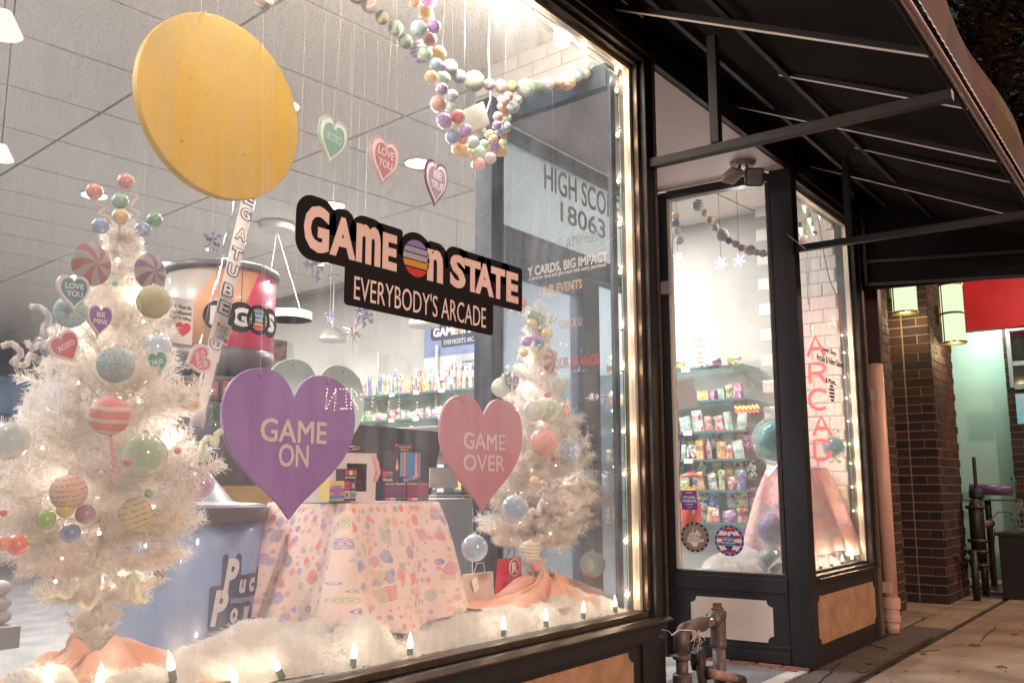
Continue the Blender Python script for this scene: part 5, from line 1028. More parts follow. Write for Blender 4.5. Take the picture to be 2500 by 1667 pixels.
for sx, L_, zz in ((-1, .09, .03), (1, .085, .018), (-1, .07, .05)):
    mb = MB(); pts = [];
    for i in range(13): tt = i / 12 * math.pi; pts.append(bc + Vector((sx * L_ * math.sin(tt / 1.0) * (1 if i < 7 else .96), .0, zz * math.sin(tt * 2) * .5 + zz * .35 * math.sin(tt))))
    vs = [q + Vector((0, dy, 0)) for q in pts for dy in (-.022, .022)]; vs += [q + Vector((0, 0, .0015)) for q in vs]; n = 26
    build(mb.add(vs, [(2 * i, 2 * i + 2, 2 * i + 3, 2 * i + 1) for i in range(12)] + [(n + 2 * i + 1, n + 2 * i + 3, n + 2 * i + 2, n + 2 * i) for i in range(12)]), 'bow_loop', bow, gbx, smooth=True)
tail = MB(); pts = [at(790, 1035, .55), at(770, 1050, .545), at(752, 1072, .545), at(738, 1090, .55)]; vs = [q + Vector((d, 0, d * .8)) for q in pts for d in (-.014, .014)] ; vs += [q + Vector((0, .0015, 0)) for q in vs]
build(tail.add(vs, [(2 * i, 2 * i + 1, 2 * i + 3, 2 * i + 2) for i in range(3)] + [(8 + 2 * i + 2, 8 + 2 * i + 3, 8 + 2 * i + 1, 8 + 2 * i) for i in range(3)]), 'ribbon_tail', bow, gbx); 
tail = MB(); pts = [at(858, 1045, .55), at(866, 1062, .548), at(870, 1085, .548), at(862, 1105, .55)]; vs = [q + Vector((d, 0, 0)) for q in pts for d in (-.012, .012)]; vs += [q + Vector((0, .0015, 0)) for q in vs]
build(tail.add(vs, [(2 * i, 2 * i + 1, 2 * i + 3, 2 * i + 2) for i in range(3)] + [(8 + 2 * i + 2, 8 + 2 * i + 3, 8 + 2 * i + 1, 8 + 2 * i) for i in range(3)]), 'ribbon_tail', bow, gbx)
# wavy rainbow box
t, a, b = pbox('small rainbow scalloped toy box with purple window in front of the gift box', 'toy box', 757, 1104, 790, 1150, .50, .06, M('rb_yellow', (.66, .56, .20), .5))
for i, (yy, c_) in enumerate(((.80, (.62, .30, .28)), (.62, (.20, .12, .42)), (.44, (.65, .22, .22)), (.27, (.05, .16, .45)), (.12, (.20, .50, .22)))):
    pts = []; X0, X1 = a.x + .002, b.x - .002; hz = (a.z - b.z)
    n = 24; top_ = [(X0 + (X1 - X0) * k / n, b.z + hz * (yy + .035 * math.sin(k * 1.6 + i))) for k in range(n + 1)]
    X = (X0 + X1) / 2; Zm = b.z; pts = [(X0 - X, 0.001), (X1 - X, 0.001)] + [(x_ - X, z_ - Zm) for x_, z_ in reversed(top_)]; build(MB().prism(pts, (X, .4995 - .0004 * i, Zm), *FAC, .0003), 'wave_print', M('wave%d' % i, c_, .5), t)
face(t, a, b, .30, .30, .72, .76, .50, (.34, .14, .42), 'window', .2, .0035)
# dark box with coloured squares
t, a, b = pbox('tall dark toy box with coloured gummy squares beside the rainbow box', 'toy box', 791, 1076, 817, 1150, .51, .05, M('dark_card', (.035, .02, .05), .4))
for x_, y_, c_ in ((.08, .80, (.55, .05, .08)), (.40, .80, (.62, .62, .35)), (.72, .80, (.60, .10, .08)), (.06, .36, (.60, .06, .12)), (.54, .36, (.05, .08, .45)), (.06, .08, (.70, .56, .25)), (.54, .08, (.20, .5, .3))):
    w_ = .26 if y_ > .5 else .42; face(t, a, b, x_, y_, x_ + w_, y_ + (.15 if y_ > .5 else .24), .51, c_)
face(t, a, b, .62, .40, .84, .55, .51, (.75, .25, .03), 'print', .4, .0025); face(t, a, b, .15, .40, .40, .54, .51, (.35, .02, .05), 'print', .4, .0025); face(t, a, b, .60, .13, .88, .24, .51, (.35, .08, .35), 'print', .4, .0025); face(t, a, b, .14, .12, .36, .26, .51, (.15, .1, .45), 'print', .4, .0025)
ftext(t, a, b, 'groovy', .5, .72, .9, .06, .51, (.62, .62, .78))
# Swirl / nice cube boxes
for k, (u0, u1, wcol, word_, wc, lab) in enumerate(((882, 932, (.16, .04, .13), 'Swirl', (.75, .72, .74), 'left toy box of the pair with mauve window reading Swirl'), (932.5, 984, (.17, .015, .05), 'cube', (.60, .06, .20), 'right toy box of the pair with dark red window reading nice cube'))):
    t, a, b = pbox(lab, 'toy box', u0, 1106, u1, 1149, .53, .09, M('dark_card'), group='boxed squeeze toys on the table')
    face(t, a, b, .04, .20, .98, .80, .53, wcol, 'window', .15); ftext(t, a, b, 'nice' if k else 'nice cube', .25, .90, .42, .11, .53, (.72, .62, .25)); ftext(t, a, b, word_, .72, .90, .42, .13, .53, wc)
    face(t, a, b, .06, .03, .24, .17, .53, (.60, .10, .14)); face(t, a, b, .26, .04, .52, .15, .53, (.62, .58, .60)); ftext(t, a, b, 'Super Solid', .76, .12, .42, .10, .53, (.10, .45, .25))
t, a, b = pbox('small squeeze toy box reading Swirl standing on the left of the stack', 'toy box', 877, 1080, 908, 1105.5, .55, .05, M('dark_card'), group='boxed squeeze toys on the table')
ftext(t, a, b, 'Swirl', .5, .18, .85, .28, .55, (.75, .72, .74)); face(t, a, b, .06, .45, .42, .92, .55, (.60, .08, .10)); ftext(t, a, b, 'nice', .70, .80, .46, .2, .55, (.72, .6, .3)); ftext(t, a, b, 'cube', .70, .55, .46, .2, .55, (.62, .1, .2))
t, a, b = pbox('blue Dream Drop toy box with rainbow stripes on top of the stack', 'toy box', 906, 1037, 964, 1105.5, .54, .08, M('dark_card'), group='boxed squeeze toys on the table')
for x0_, x1_, c_ in ((.22, .30, (.12, .38, .34)), (.30, .35, (.18, .08, .35)), (.35, .42, (.68, .24, .10)), (.80, .86, (.66, .36, .10)), (.86, .91, (.60, .10, .16)), (.91, .95, (.18, .08, .35)), (.95, 1., (.12, .38, .34))): face(t, a, b, x0_, .16, x1_, .99, .54, c_, 'stripe')
face(t, a, b, .42, .16, .80, .99, .54, (.015, .16, .38), 'window', .12); ftext(t, a, b, 'DREAM DROP', .62, .10, .60, .13, .54, (.40, .42, .62), tilt=.2)
build(MB().prism([(0, .035), (.009, .0), (.006, -.016), (-.006, -.016), (-.009, 0)], (a.x + (b.x - a.x) * .10, .538, (a.z + b.z) / 2), *FAC, .001), 'drop_print', M('dropo', (.70, .38, .30), .4), t)
t, a, b = pbox('black header card reading DREAM DROP behind the blue box', 'header card', 907, 1019, 946, 1040, .63, .004, M('dark_card'), name='header_card'); ftext(t, a, b, 'DREAM', .55, .68, .66, .26, .63, (.62, .30, .30)); ftext(t, a, b, 'DROP', .52, .34, .5, .26, .63, (.62, .30, .34)); face(t, a, b, .03, .72, .18, .96, .63, (.6, .05, .08))

# ================================================================== STRING LIGHTS ROUND THE WINDOWS (C7 candle bulbs)
bulbm = lum('candle_glass', (1., .88, .68), 1.9); fil = lum('filament', (1., .82, .5), 60); sock = M('bulb_socket', (.10, .17, .13), .5); sockw = M('bulb_socket_pale', (.42, .46, .40), .5); cordm = M('green_cord', (.20, .40, .32), .5)
def bmesh_c7():
    mb = MB().lathe([(.0075, 0), (.0098, .006), (.0112, .014), (.0102, .024), (.0065, .037), (.0028, .049), (.0, .056)], n=12); me = mesh_from(mb, 'bulb', smooth=True); me.materials.append(bulbm)
    m2 = MB().lathe([(.009, -.030), (.0105, -.028), (.0105, -.006), (.0085, .001)], n=10); s_ = mesh_from(m2, 'socket', smooth=False); s_.materials.append(sock); return me, s_
c7, c7s = bmesh_c7()
def lights(label, items, grp, cordpts, cm, pe=.5, sc=1.15, pcol=(1., .74, .45)):
    t = thing('string_lights', label, 'string lights', tuple(items[0][0]), grp)
    for i, (p, d) in enumerate(items):
        q = Vector((0, 0, 1)).rotation_difference(Vector(d).normalized()).to_euler(); inst(c7, 'bulb', t, p, q, sc); inst(c7s, 'socket', t, p, q, sc)
        if pe: lamp('POINT', 'bulb_light', Vector(p) + Vector(d).normalized() * .075, pe, pcol, .02)
    mb = MB(); mb.tube(cordpts, .0028, 6); build(mb, 'cord', cm, t, smooth=True); return t
it = []
for u, v, d in ((395, 1530, (-.2, 0, .8)), (541, 1560, (-.2, 0, .6)), (640, 1530, (-.45, .1, .8)), (812, 1505, (.08, 0, 1)), (942, 1482, (0, 0, 1)), (1157, 1440, (0, 0, 1)), (1254, 1420, (0, 0, 1)), (1340, 1402, (.1, 0, 1)), (1413, 1388, (-.05, 0, 1)), (230, 1562, (0, 0, 1)), (110, 1566, (0, .2, 1))):
    p = at(u, v, .085); p.z = max(p.z - .01, .648); it.append((p, d))
it.sort(key=lambda q: q[0].x)
lights('row of warm candle bulbs in green sockets along the big window sill', it, 'candle bulb strings', [q[0] + Vector((0, .0, -.033)) + Vector((0, 0, 0)) for q in it], M('dark_green_cord', (.03, .06, .04), .5), .32, 1.08)
it = []
for u, v in ((1437, 325), (1441, 430), (1441, 526), (1443, 634), (1445, 757), (1445, 850), (1447, 993), (1447, 1090), (1451, 1241), (1452, 1362), (1432, 222)):
    p = at(u, v, .085); p.x = JX0 - .05; it.append((p, (-.75, -.35, .12)))
it.sort(key=lambda q: q[0].z)
lights('column of glowing candle bulbs up the right jamb of the big window', it, 'candle bulb strings', [q[0] + Vector((.02, .0, 0)) for q in it], cordm, .7, 1.0)
it = []
for u, v, d in ((1221, 26, (0, .0, -1)), (1345, 98, (-.4, 0, -1)), (1416, 148, (0, 0, -1)), (1100, -60, (0, 0, -1)), (950, -150, (0, 0, -1))):
    p = at(u, v, .10); it.append((p, d))
it.sort(key=lambda q: q[0].x)
lights('candle bulbs hanging from the head of the big window', it, 'candle bulb strings', [Vector((q[0].x, .10, 3.52)) for q in it] + [Vector((4.10, .09, 3.50))], cordm, .8, 1.25)
it = []
for u, v in ((1975, 820), (1975, 955), (1975, 1090), (1988, 1225), (1946, 612)): pass
for u, v in ((1941, 867), (1935, 771), (1945, 915), (1952, 968), (1956, 1064), (1960, 1118), (1966, 1172), (1946, 813), (1908, 745), (1955, 1020)):
    p = at(u, v, .09); p.x = min(p.x, 7.93); it.append((p, (-1, -.2, .05)))
it.sort(key=lambda q: q[0].z)
lights('column of warm bulbs up the right jamb of the far window', it, 'far window bulb strings', [q[0] + Vector((.03, .01, 0)) for q in it], cordm, .7, 1.1)
it = []
for u, v in ((1885, 1300), (1910, 1297), (1935, 1293), (1957, 1285), (1975, 1275)):
    p = at(u, v, .085); p.z = max(p.z, .66); it.append((p, (0, 0, 1)))
lights('row of candle bulbs along the sill of the far window', it, 'far window bulb strings', [q[0] + Vector((0, 0, -.03)) for q in it], M('dark_green_cord'), 1.3, 1.2)
it = []
for u, v in ((1846, 470), (1858, 500), (1865, 520), (1838, 522), (1880, 485)): it.append((at(u, v, .20), (.3, 0, -1)))
lights('cluster of lit bulbs at the upper left of the far window', it, 'far window bulb strings', [q[0] + Vector((0, .01, .03)) for q in it], cordm, .5, 1.5)
# black café cord with bare bulbs
P = [at(1878, 495, .15), at(1884, 530, .15), at(1890, 570, .15), at(1900, 620, .15), at(1908, 650, .15), at(1920, 675, .15), at(1932, 690, .15), at(1938, 662, .15), at(1945, 655, .15)]
t = thing('black_cord', 'black cable with a bare bulb and a plug hanging in the far window', 'cable', tuple(P[0])); build(MB().tube(P, .004, 6), 'cord', M('cord_black', (.02, .02, .02), .5), t, smooth=True)
q = at(1870, 533, .15); build(MB().ball(q + Vector((-.02, 0, 0)), .028, 12, 8), 'bulb', clearp, t, smooth=True); build(MB().tube([q + Vector((.0, 0, 0)), q + Vector((.05, 0, 0))], .013, 8), 'socket', M('cord_black'), t)
build(MB().box(at(1928, 684, .15) - Vector((0, .01, 0)), at(1938, 694, .15) + Vector((0, .01, 0))), 'plug', M('cord_black'), t)
for a, b in (((1852, 600), (1856, 700)), ((1859, 600), (1858, 700))):
    o = build(MB().tube([at(*a, .12), at(*b, .12)], .002, 5), 'neon_wire', M('cord_black'), origin=tuple(at(*a, .12))); tag(o, 'thin black wire holding up the red neon sign', 'wire', 'wires of the neon sign')

# ---- neon ARCADE letters, vertical
neo = lum('neon_red', (1., .085, .07), 2.6); nt_ = thing('neon_sign', 'vertical red neon tube letters spelling ARCAD in the far window', 'neon sign', tuple(at(1875, 900, .12)))
def strokes(ch):
    if ch == 'A': return [[(0, 0), (.5, 1), (1, 0)], [(.2, .38), (.8, .38)]]
    if ch == 'R': return [[(0, 0), (0, 1), (.6, 1), (.85, .93), (.95, .76), (.85, .58), (.6, .5), (.05, .5)], [(.5, .5), (1, 0)]]
    if ch == 'C': return [[(.5 + .5 * math.cos(R(a)), .5 + .5 * math.sin(R(a))) for a in range(42, 320, 14)]]
    if ch == 'D': return [[(0, 0), (0, 1), (.45, 1)] + [(.45 + .52 * math.cos(R(a)), .5 + .5 * math.sin(R(a))) for a in range(80, -81, -16)] + [(.45, 0), (.04, 0)]]
for ch, u0, u1, v0, v1 in (('A', 1855, 1892, 772, 818), ('R', 1861, 1896, 835, 879), ('C', 1860, 1903, 895, 940), ('A', 1868, 1906, 955, 1000), ('D', 1872, 1908, 1011, 1055)):
    c_ = at((u0 + u1) / 2, (v0 + v1) / 2, .24); mp_ = mpp(c_); rt_ = Vector((.32, -.947, 0)); wd, hg = (u1 - u0) * mp_, (v1 - v0) * mp_; mb = MB()
    for st_ in strokes(ch): mb.tube([c_ + rt_ * (x_ - .5) * wd + Vector((0, 0, (z_ - .5) * hg)) for x_, z_ in st_], .0145, 8)
    build(mb, 'letter', neo, nt_, smooth=True)
lamp('POINT', 'neon_glow', at(1875, 850, .10), 1.1, (1., .12, .08), .05); lamp('POINT', 'neon_glow', at(1880, 1000, .10), 1.1, (1., .12, .08), .05); pass

# ================================================================== INTERIOR LIGHTING FIXTURES
dl = lum('downlight_lens', (1., .97, .9), 9)
k = 0
def downlight(x, y, label, E=74, r=.11):
    t = thing('ceiling_downlight', label, 'ceiling light', (x, y, CZ), 'round recessed ceiling lights'); build(MB().lathe([(r * 1.12, -.001), (r * 1.12, -.012), (r, -.014), (r, -.001)], (x, y, CZ), 24), 'trim', white, t); build(MB().prism(disc(r * .98, 24), (x, y, CZ - .009), (1, 0, 0), (0, -1, 0), (0, 0, -1), .003), 'lens', dl, t)
    l = lamp('AREA', 'downlight', (x, y, CZ - .02), E, (1., .955, .89), .30); l.rotation_euler = (0, 0, 0)
for (u, v), lb in (((650, 240), 'round ceiling light right of the yellow disc'), ((388, 604), 'round ceiling light above the blue and orange drum'), ((1267, 487), 'round ceiling light seen through the recess glass'), ((217, 447), 'round ceiling light behind the pink topper ball'), ((765, 470), 'round ceiling light over the window sign')):
    p = atZ(u, v, CZ); downlight(p.x, min(p.y, YB - .3), lb)
for i, (x, y) in enumerate(((-1.5, 2.5), (.8, 2.6), (5.2, 2.6), (2.6, 10.0), (1.6, 4.9), (5.8, 4.4), (2.0, 7.2), (5.6, 8.8), (7.0, 1.5))): downlight(x, y, ['added round ceiling light at the far left front', 'added round ceiling light left of centre near the window', 'added round ceiling light behind the entrance', 'added round ceiling light at the left middle of the shop', 'added round ceiling light in the middle row', 'added round ceiling light near the candy shelves', 'added round ceiling light near the back wall', 'added round ceiling light at the back by the shelves', 'added round ceiling light over the far window'][i], E=24 if i == 8 else 74)  # further downlights, added as ambient fill for the shop
# two small cylinder spot lamps at the window head + one behind the garland
lampm = lum('lamp_glass', (1., .93, .8), 2.2)
for u, v, y, lb in ((1290, 82, .22, 'white cylinder bulb hanging at the window head right of the candle bulb'), (1160, -4, .22, 'white cylinder bulb cut by the top edge of the picture')):
    p = at(u, v, y); mp = mpp(p); t = thing('cylinder_bulb', lb, 'light bulb', tuple(p), 'cylinder bulbs at the window head'); r = 19 * mp
    build(MB().lathe([(.0, -25 * mp), (r * .8, -24 * mp), (r, -19 * mp), (r, 20 * mp), (r * .5, 26 * mp)], p, 16), 'bulb', lampm, t, smooth=True); build(MB().tube([p + Vector((0, 0, 24 * mp)), (p.x, p.y, 3.60)], .009, 8), 'socket', sockw, t)
    lamp('POINT', 'cylinder_bulb_light', p + Vector((0, 0, -.07)), 7, (1., .90, .76), .05)
lamp('POINT', 'window_fill_light', (6.80, .50, 3.40), 3.5, (1., .92, .82), .06)  # added fill without a fixture, brightens the far garland
for x in (.3, 1.2, 2.1, 3.0): lamp('POINT', 'window_fill_light', (x, .22, 3.42), 19, (1., .90, .78), .06)  # added fill lights without fixtures, brighten the display and ceiling
p = at(1083, 278, .62); t = thing('security_light', 'white box floodlight on the tiled wall behind the bubble garland', 'floodlight', tuple(p)); build(MB().obox(p, (.065, -.02, .045), (.02, .05, 0), (-.03, 0, .055)), 'housing', white, t, bevel=.008); build(MB().lathe([(.035, 0), (.04, .02), (.02, .05)], p + Vector((.14, .05, -.01)), 16, (-1, -.3, .2)), 'lamp_head', white, t); build(MB().tube([p + Vector((.13, .03, .03)), p + Vector((.16, .0, .18)), p + Vector((.14, 0, .45)), (p.x + .15, p.y, CZ)], .006, 6), 'cable', white, t)
# ring light
cA = atZ(636, 518, 3.86); rc = Vector((cA.x, min(cA.y, 5.6), 0)); cc_ = at(663, 727, rc.y); rr_ = 52 * mpp(cc_)
t = thing('ring_lamp', 'silver ring pendant lamp on thin wires under a round canopy', 'pendant lamp', tuple(cc_)); build(MB().lathe([(rr_, -.035), (rr_ * 1.02, -.035), (rr_ * 1.02, .045), (rr_, .045), (rr_, -.035)], cc_, 48), 'ring', M('ring_metal', (.62, .6, .56), .3, metal=.6), t, smooth=False); build(MB().lathe([(rr_ * .96, -.034), (rr_ * .995, -.034), (rr_ * .995, -.02), (rr_ * .96, -.02), (rr_ * .96, -.034)], cc_, 48), 'diffuser', lum('ring_glow', (1., .97, .9), 4), t)
cp_ = at(636, 518, rc.y); build(MB().lathe([(.0, -.03), (.17, -.03), (.18, 0), (.18, .04), (0, .04)], (cp_.x, cp_.y, min(CZ - .045, cp_.z)), 28), 'canopy', M('ring_metal'), t)
for a in (.3, 2.4, 4.5): build(MB().tube([cc_ + Vector((rr_ * math.cos(a), rr_ * math.sin(a), .06)), (cp_.x, cp_.y, CZ - .07)], .003, 4), 'wire', nyl, t)
# dome pendants
def dome(u, v, rpx, lb, y):
    p = at(u, v, y); r = rpx * mpp(p); t = thing('dome_pendant', lb, 'pendant lamp', tuple(p), 'dome pendant lamps'); build(MB().lathe([(r, 0), (r * .97, r * .22), (r * .85, r * .52), (r * .62, r * .80), (r * .3, r * .97), (.0, r * 1.03)], p, 28), 'shade', M('pendant_shade', (.62, .60, .56), .35, metal=.5), t, smooth=True); build(MB().prism(disc(r * .93, 28), p + Vector((0, 0, .012)), (1, 0, 0), (0, -1, 0), (0, 0, -1), .004), 'diffuser', lum('ring_glow', (1., .97, .9), 4), t)
    build(MB().tube([p + Vector((0, 0, r)), (p.x, p.y, CZ)], .008, 6), 'cord', white, t); build(MB().lathe([(.0, -.03), (.07, -.03), (.07, 0)], (p.x, p.y, CZ), 16), 'canopy', white, t)
    lamp('AREA', 'pendant_light', p - Vector((0, 0, .02)), 6, (1., .94, .86), r * 1.6)
dome(763, 784, 32, 'left dome pendant lamp under the big sign', 6.2); dome(973, 750, 37, 'right dome pendant lamp in front of the banner', 4.5); dome(1236, 706, 28, 'dome pendant lamp seen between the sign and OUR EVENTS', 4.6); dome(1355, 736, 18, 'small dome pendant lamp seen through the door glass', 6.0); dome(1590, 655, 30, 'dome pendant lamp behind the narrow pane', 2.7 if False else 1.9)

for u, v, r, y, lb in ((6, 62, 44, 1.3, 'ribbed white lamp shade cut by the upper left edge'), (2, 356, 28, 2.6, 'smaller white lamp shade at the left edge')):
    p = at(u, v, y); q = r * mpp(p); t = thing('pendant_shade', lb, 'pendant lamp', tuple(p), 'white shades at the left edge')
    prof = [(q * (1 - .62 * k / 12) * (1 + .012 * (k % 2)), q * (-.4 + 1.25 * k / 12)) for k in range(13)]; build(MB().lathe(prof, p, 28), 'shade', lum('shade_glow', (1., .95, .84), .95), t); build(MB().tube([p + Vector((0, 0, q * .85)), (p.x, p.y, CZ)], .004, 6), 'cord', steel_dark, t)

# ================================================================== SHELVES ON THE RIGHT WALL
glassS = glassmat('shelf_glass', tint=(.72, .84, .84), refl=.12, rough=.05, dirt_haze=.12, dscale=5, dcol=(.5, .62, .64))
SHZ = [2.36, 2.05, 1.76, 1.50, 1.22, .93]
for i, z in enumerate(SHZ):
    sh = thing('glass_shelf', ['top glass shelf along the candy wall', 'second glass shelf along the candy wall', 'third glass shelf along the candy wall', 'fourth glass shelf along the candy wall', 'fifth glass shelf along the candy wall', 'lowest glass shelf along the candy wall'][i], 'shelf', (8.0, 3.5, z))
    build(MB().box((7.83, .96, z - .012), (8.19, 6.9, z)), 'shelf_board', glassS, sh); build(MB().box((7.818, .96, z - .016), (7.829, 6.9, z + .004)), 'edge_strip', M('shelf_edge', (.10, .16, .18), .3), sh)
    for y in (1.1, 2.3, 3.5, 4.7, 5.9): build(MB().box((8.0, y, z - .05), (8.19, y + .02, z - .017)), 'bracket', chan, sh)
    for y in (1.5, 1.9, 4.6, 5.0, 5.4): build(MB().box((7.812, y, z - .03), (7.817, y + .09, z + .012)), 'price_tag', white, sh)
for y in (2.05, 3.5, 5.0, 6.0):
    o = build(MB().tube([(8.12, y, .3), (8.12, y, 2.95)], .022, 8), 'shelf_upright', chan, origin=(8.12, y, .3)); tag(o, ['silver upright tube nearest the street on the candy wall', 'second silver upright tube on the candy wall', 'silver upright tube under the banner', 'silver upright tube left of the banner'][int((y - 2) / 1.01 if y < 6 else 3)], 'shelf upright')
    build(MB().tube([(8.12, y, 2.6), (8.19, y, 2.6)], .012, 6), 'bracket', chan, o)
cand = [(.60, .10, .12), (.66, .22, .36), (.70, .55, .12), (.15, .28, .50), (.20, .45, .22), (.72, .70, .66), (.38, .15, .45), (.74, .38, .12), (.20, .55, .55), (.70, .30, .28), (.10, .10, .12), (.55, .62, .20)]
cn = ['red', 'pink', 'yellow', 'blue', 'green', 'white', 'purple', 'orange', 'teal', 'coral', 'black', 'lime']
wrap = {}
def pack_mat(i):
    nm = 'pack_%d' % i
    if nm in MATS: return MATS[nm]
    m = M(nm, cand[i], .3, coat=.4); nt = m.node_tree; N = nt.nodes; L = nt.links; tc = N.new('ShaderNodeTexCoord'); sx = N.new('ShaderNodeSeparateXYZ'); L.new(tc.outputs['Object'], sx.inputs[0])
    ob = N.new('ShaderNodeObjectInfo'); wv = N.new('ShaderNodeTexNoise'); wv.noise_dimensions = '4D'; wv.inputs['Scale'].default_value = 3.2; wv.inputs['Detail'].default_value = 1; L.new(tc.outputs['Object'], wv.inputs['Vector']); L.new(ob.outputs['Random'], wv.inputs['W'])
    rp = N.new('ShaderNodeValToRGB'); rp.color_ramp.interpolation = 'CONSTANT'; L.new(wv.outputs[0], rp.inputs[0])
    for k, (ps, c) in enumerate(((0, cand[(i * 5 + 3) % 12]), (.40, cand[i]), (.56, (.74, .72, .68)), (.63, cand[(i * 7 + 1) % 12]), (.70, cand[i]))):
        e = rp.color_ramp.elements[k] if k < 2 else rp.color_ramp.elements.new(ps); e.position = ps; e.color = (*c, 1)
    gz = N.new('ShaderNodeMath'); gz.operation = 'COMPARE'; gz.inputs[1].default_value = .62; gz.inputs[2].default_value = .13; L.new(sx.outputs[2], gz.inputs[0]); n2 = N.new('ShaderNodeTexNoise'); n2.inputs['Scale'].default_value = 22; L.new(tc.outputs['Object'], n2.inputs['Vector']); g3 = N.new('ShaderNodeMath'); g3.operation = 'GREATER_THAN'; g3.inputs[1].default_value = .5; L.new(n2.outputs[0], g3.inputs[0]); mu = N.new('ShaderNodeMath'); mu.operation = 'MULTIPLY'; L.new(gz.outputs[0], mu.inputs[0]); L.new(g3.outputs[0], mu.inputs[1])
    mx = N.new('ShaderNodeMix'); mx.data_type = 'RGBA'; L.new(mu.outputs[0], mx.inputs['Factor']); L.new(rp.outputs[0], mx.inputs['A']); mx.inputs['B'].default_value = (*[(.75, .72, .62), (.06, .05, .12)][i % 2], 1); L.new(mx.outputs['Result'], N['Principled BSDF'].inputs['Base Color']); return m
rn = random.Random(12)
def bagmesh(seed):
    r_ = random.Random(seed); mb = MB(); n = 8; vs = []
    for f in (-1, 1):
        for j in range(n + 1):
            for i in range(n + 1):
                a, b = i / n * 2 - 1, j / n * 2 - 1; th = .32 * max(0, 1 - a ** 4) * max(0, 1 - b ** 4) + r_.uniform(-.015, .015); vs.append((f * th * .6 + (.005 * f), a * .5 * (1 - .06 * abs(b)), (b + 1) / 2))
    q = (n + 1) ** 2; fs = []
    for j in range(n):
        for i in range(n):
            a = j * (n + 1) + i; fs.append((a, a + n + 1, a + n + 2, a + 1)); fs.append((q + a, q + a + 1, q + a + n + 2, q + a + n + 1))
    return mb.add(vs, fs)
bmsh = [mesh_from(bagmesh(s), 'candy_bag', smooth=True) for s in range(3)]; boxm = mesh_from(MB().box((-.5, -.5, 0), (.5, .5, 1)), 'candy_box')
tubm = mesh_from(MB().lathe([(.42, 0), (.5, .05), (.5, .85), (.52, .86), (.52, .98), (.0, 1.)], n=14), 'candy_tub', smooth=True)
_pk = {}
def pack(kind, x, y, z, w_, h_, d_, ci, tilt, label, grp):
    base = {'bag': bmsh[rn.randrange(3)], 'box': boxm, 'tub': tubm}[kind]; key = (base.name, ci)
    if key not in _pk: me = base.copy(); me.materials.append(pack_mat(ci)); _pk[key] = me
    o = bpy.data.objects.new('candy_' + kind, _pk[key]); COL.objects.link(o); o.location = (x, y, z); o.rotation_euler = (tilt, rn.uniform(-.12, .05), rn.uniform(-.2, .2)); o.scale = (d_, w_, h_); tag(o, label, 'candy ' + kind, grp); return o
shn = ['top', 'second', 'third', 'fourth', 'fifth', 'lowest']
for si, z in enumerate(SHZ):
    y = 1.02; 
    while y < 6.6:
        if 2.15 < y < 3.9 and si != 1: y += rn.uniform(.10, .2) * 1.6
        kind = 'bag' if rn.random() < (.75 if si in (0, 2, 3) else .5) else rn.choice(['box', 'bag', 'tub', 'box'])
        w_ = rn.uniform(.06, .125) if kind != 'tub' else .10; h_ = {0: rn.uniform(.17, .27), 1: rn.uniform(.08, .15), 2: rn.uniform(.14, .22), 3: rn.uniform(.10, .19), 4: rn.uniform(.12, .22), 5: rn.uniform(.1, .2)}[si]
        if kind == 'tub': h_ = .13
        if si == 0 and y < 2.2: h_ *= .45; w_ *= 1.5
        ci = rn.randrange(12); 
        if si == 0 and y > 4.2: w_ *= .62; h_ = rn.uniform(.20, .33)
        pack(kind, 7.90 + rn.uniform(-.02, .05), y + w_ / 2, z + .001, w_, h_, .07, ci, rn.uniform(-.22, .22) if kind == 'bag' else rn.uniform(-.03, .03), '%s %s candy %s standing on the %s glass shelf' % (('tall' if h_ > .17 else 'small'), cn[ci], kind, shn[si]), 'sweets on the %s glass shelf' % shn[si]); y += w_ * rn.uniform(1.0, 1.25)
# pegged rows below / between for density at the narrow pane
for r_, z in enumerate((1.60, 1.33, 1.06)):
    for k in range(9):
        ci = rn.randrange(12); y = 1.0 + k * .125; pack('bag', 8.02 + rn.uniform(-.03, .03), y + rn.uniform(-.02, .02), z - .0, rn.uniform(.09, .13), rn.uniform(.14, .19), .05, ci, rn.uniform(-.1, .1), '%s candy bag pegged on the wall in the %s pegged row' % (cn[ci], ['upper', 'middle', 'lower'][r_]), 'pegged candy bags')
# banner
p0, p1 = atX(975, 745, 8.17), atX(1112, 890, 8.17)
bn = thing('banner', 'blue and white GAME ON STATE banner hanging on the right wall', 'banner', (8.17, (p0.y + p1.y) / 2 - .2, 2.6)); yA, yB, zA, zB = p0.y, p0.y - 1.25, 3.36, 2.52
build(MB().box((8.172, yB, zB), (8.18, yA, zB + .30)), 'lower_cloth', M('banner_white', (.60, .62, .66), .7), bn); build(MB().box((8.171, yB, zB + .3001), (8.18, yA, zA)), 'upper_cloth', M('banner_blue', (.22, .28, .48), .7), bn)
SB = SID; nv = M('banner_navy', (.03, .04, .10), .6)
yc = yA - .12 - .48; build(MB().prism(rrect(.98, .20, .06), (8.168, yc, 3.12), *SB, .002), 'logo_backing', nv, bn); build(MB().prism(rrect(.66, .13, .02), (8.1675, yc - .02, 2.99), *SB, .002), 'logo_backing', nv, bn)
lettering('GAME', (8.165, yc + .25, 3.12), .40, .11, SB, wi, bn, offset=.05); lettering('n STATE', (8.165, yc - .24, 3.12), .46, .11, SB, wi, bn, offset=.05); build(MB().prism(disc(.055), (8.166, yc - .0, 3.12), *SB, .001), 'sun_disc', M('banner_sun', (.55, .25, .15), .6), bn); lettering("EVERYBODY'S ARCADE", (8.165, yc - .02, 2.985), .58, .06, SB, wi, bn)
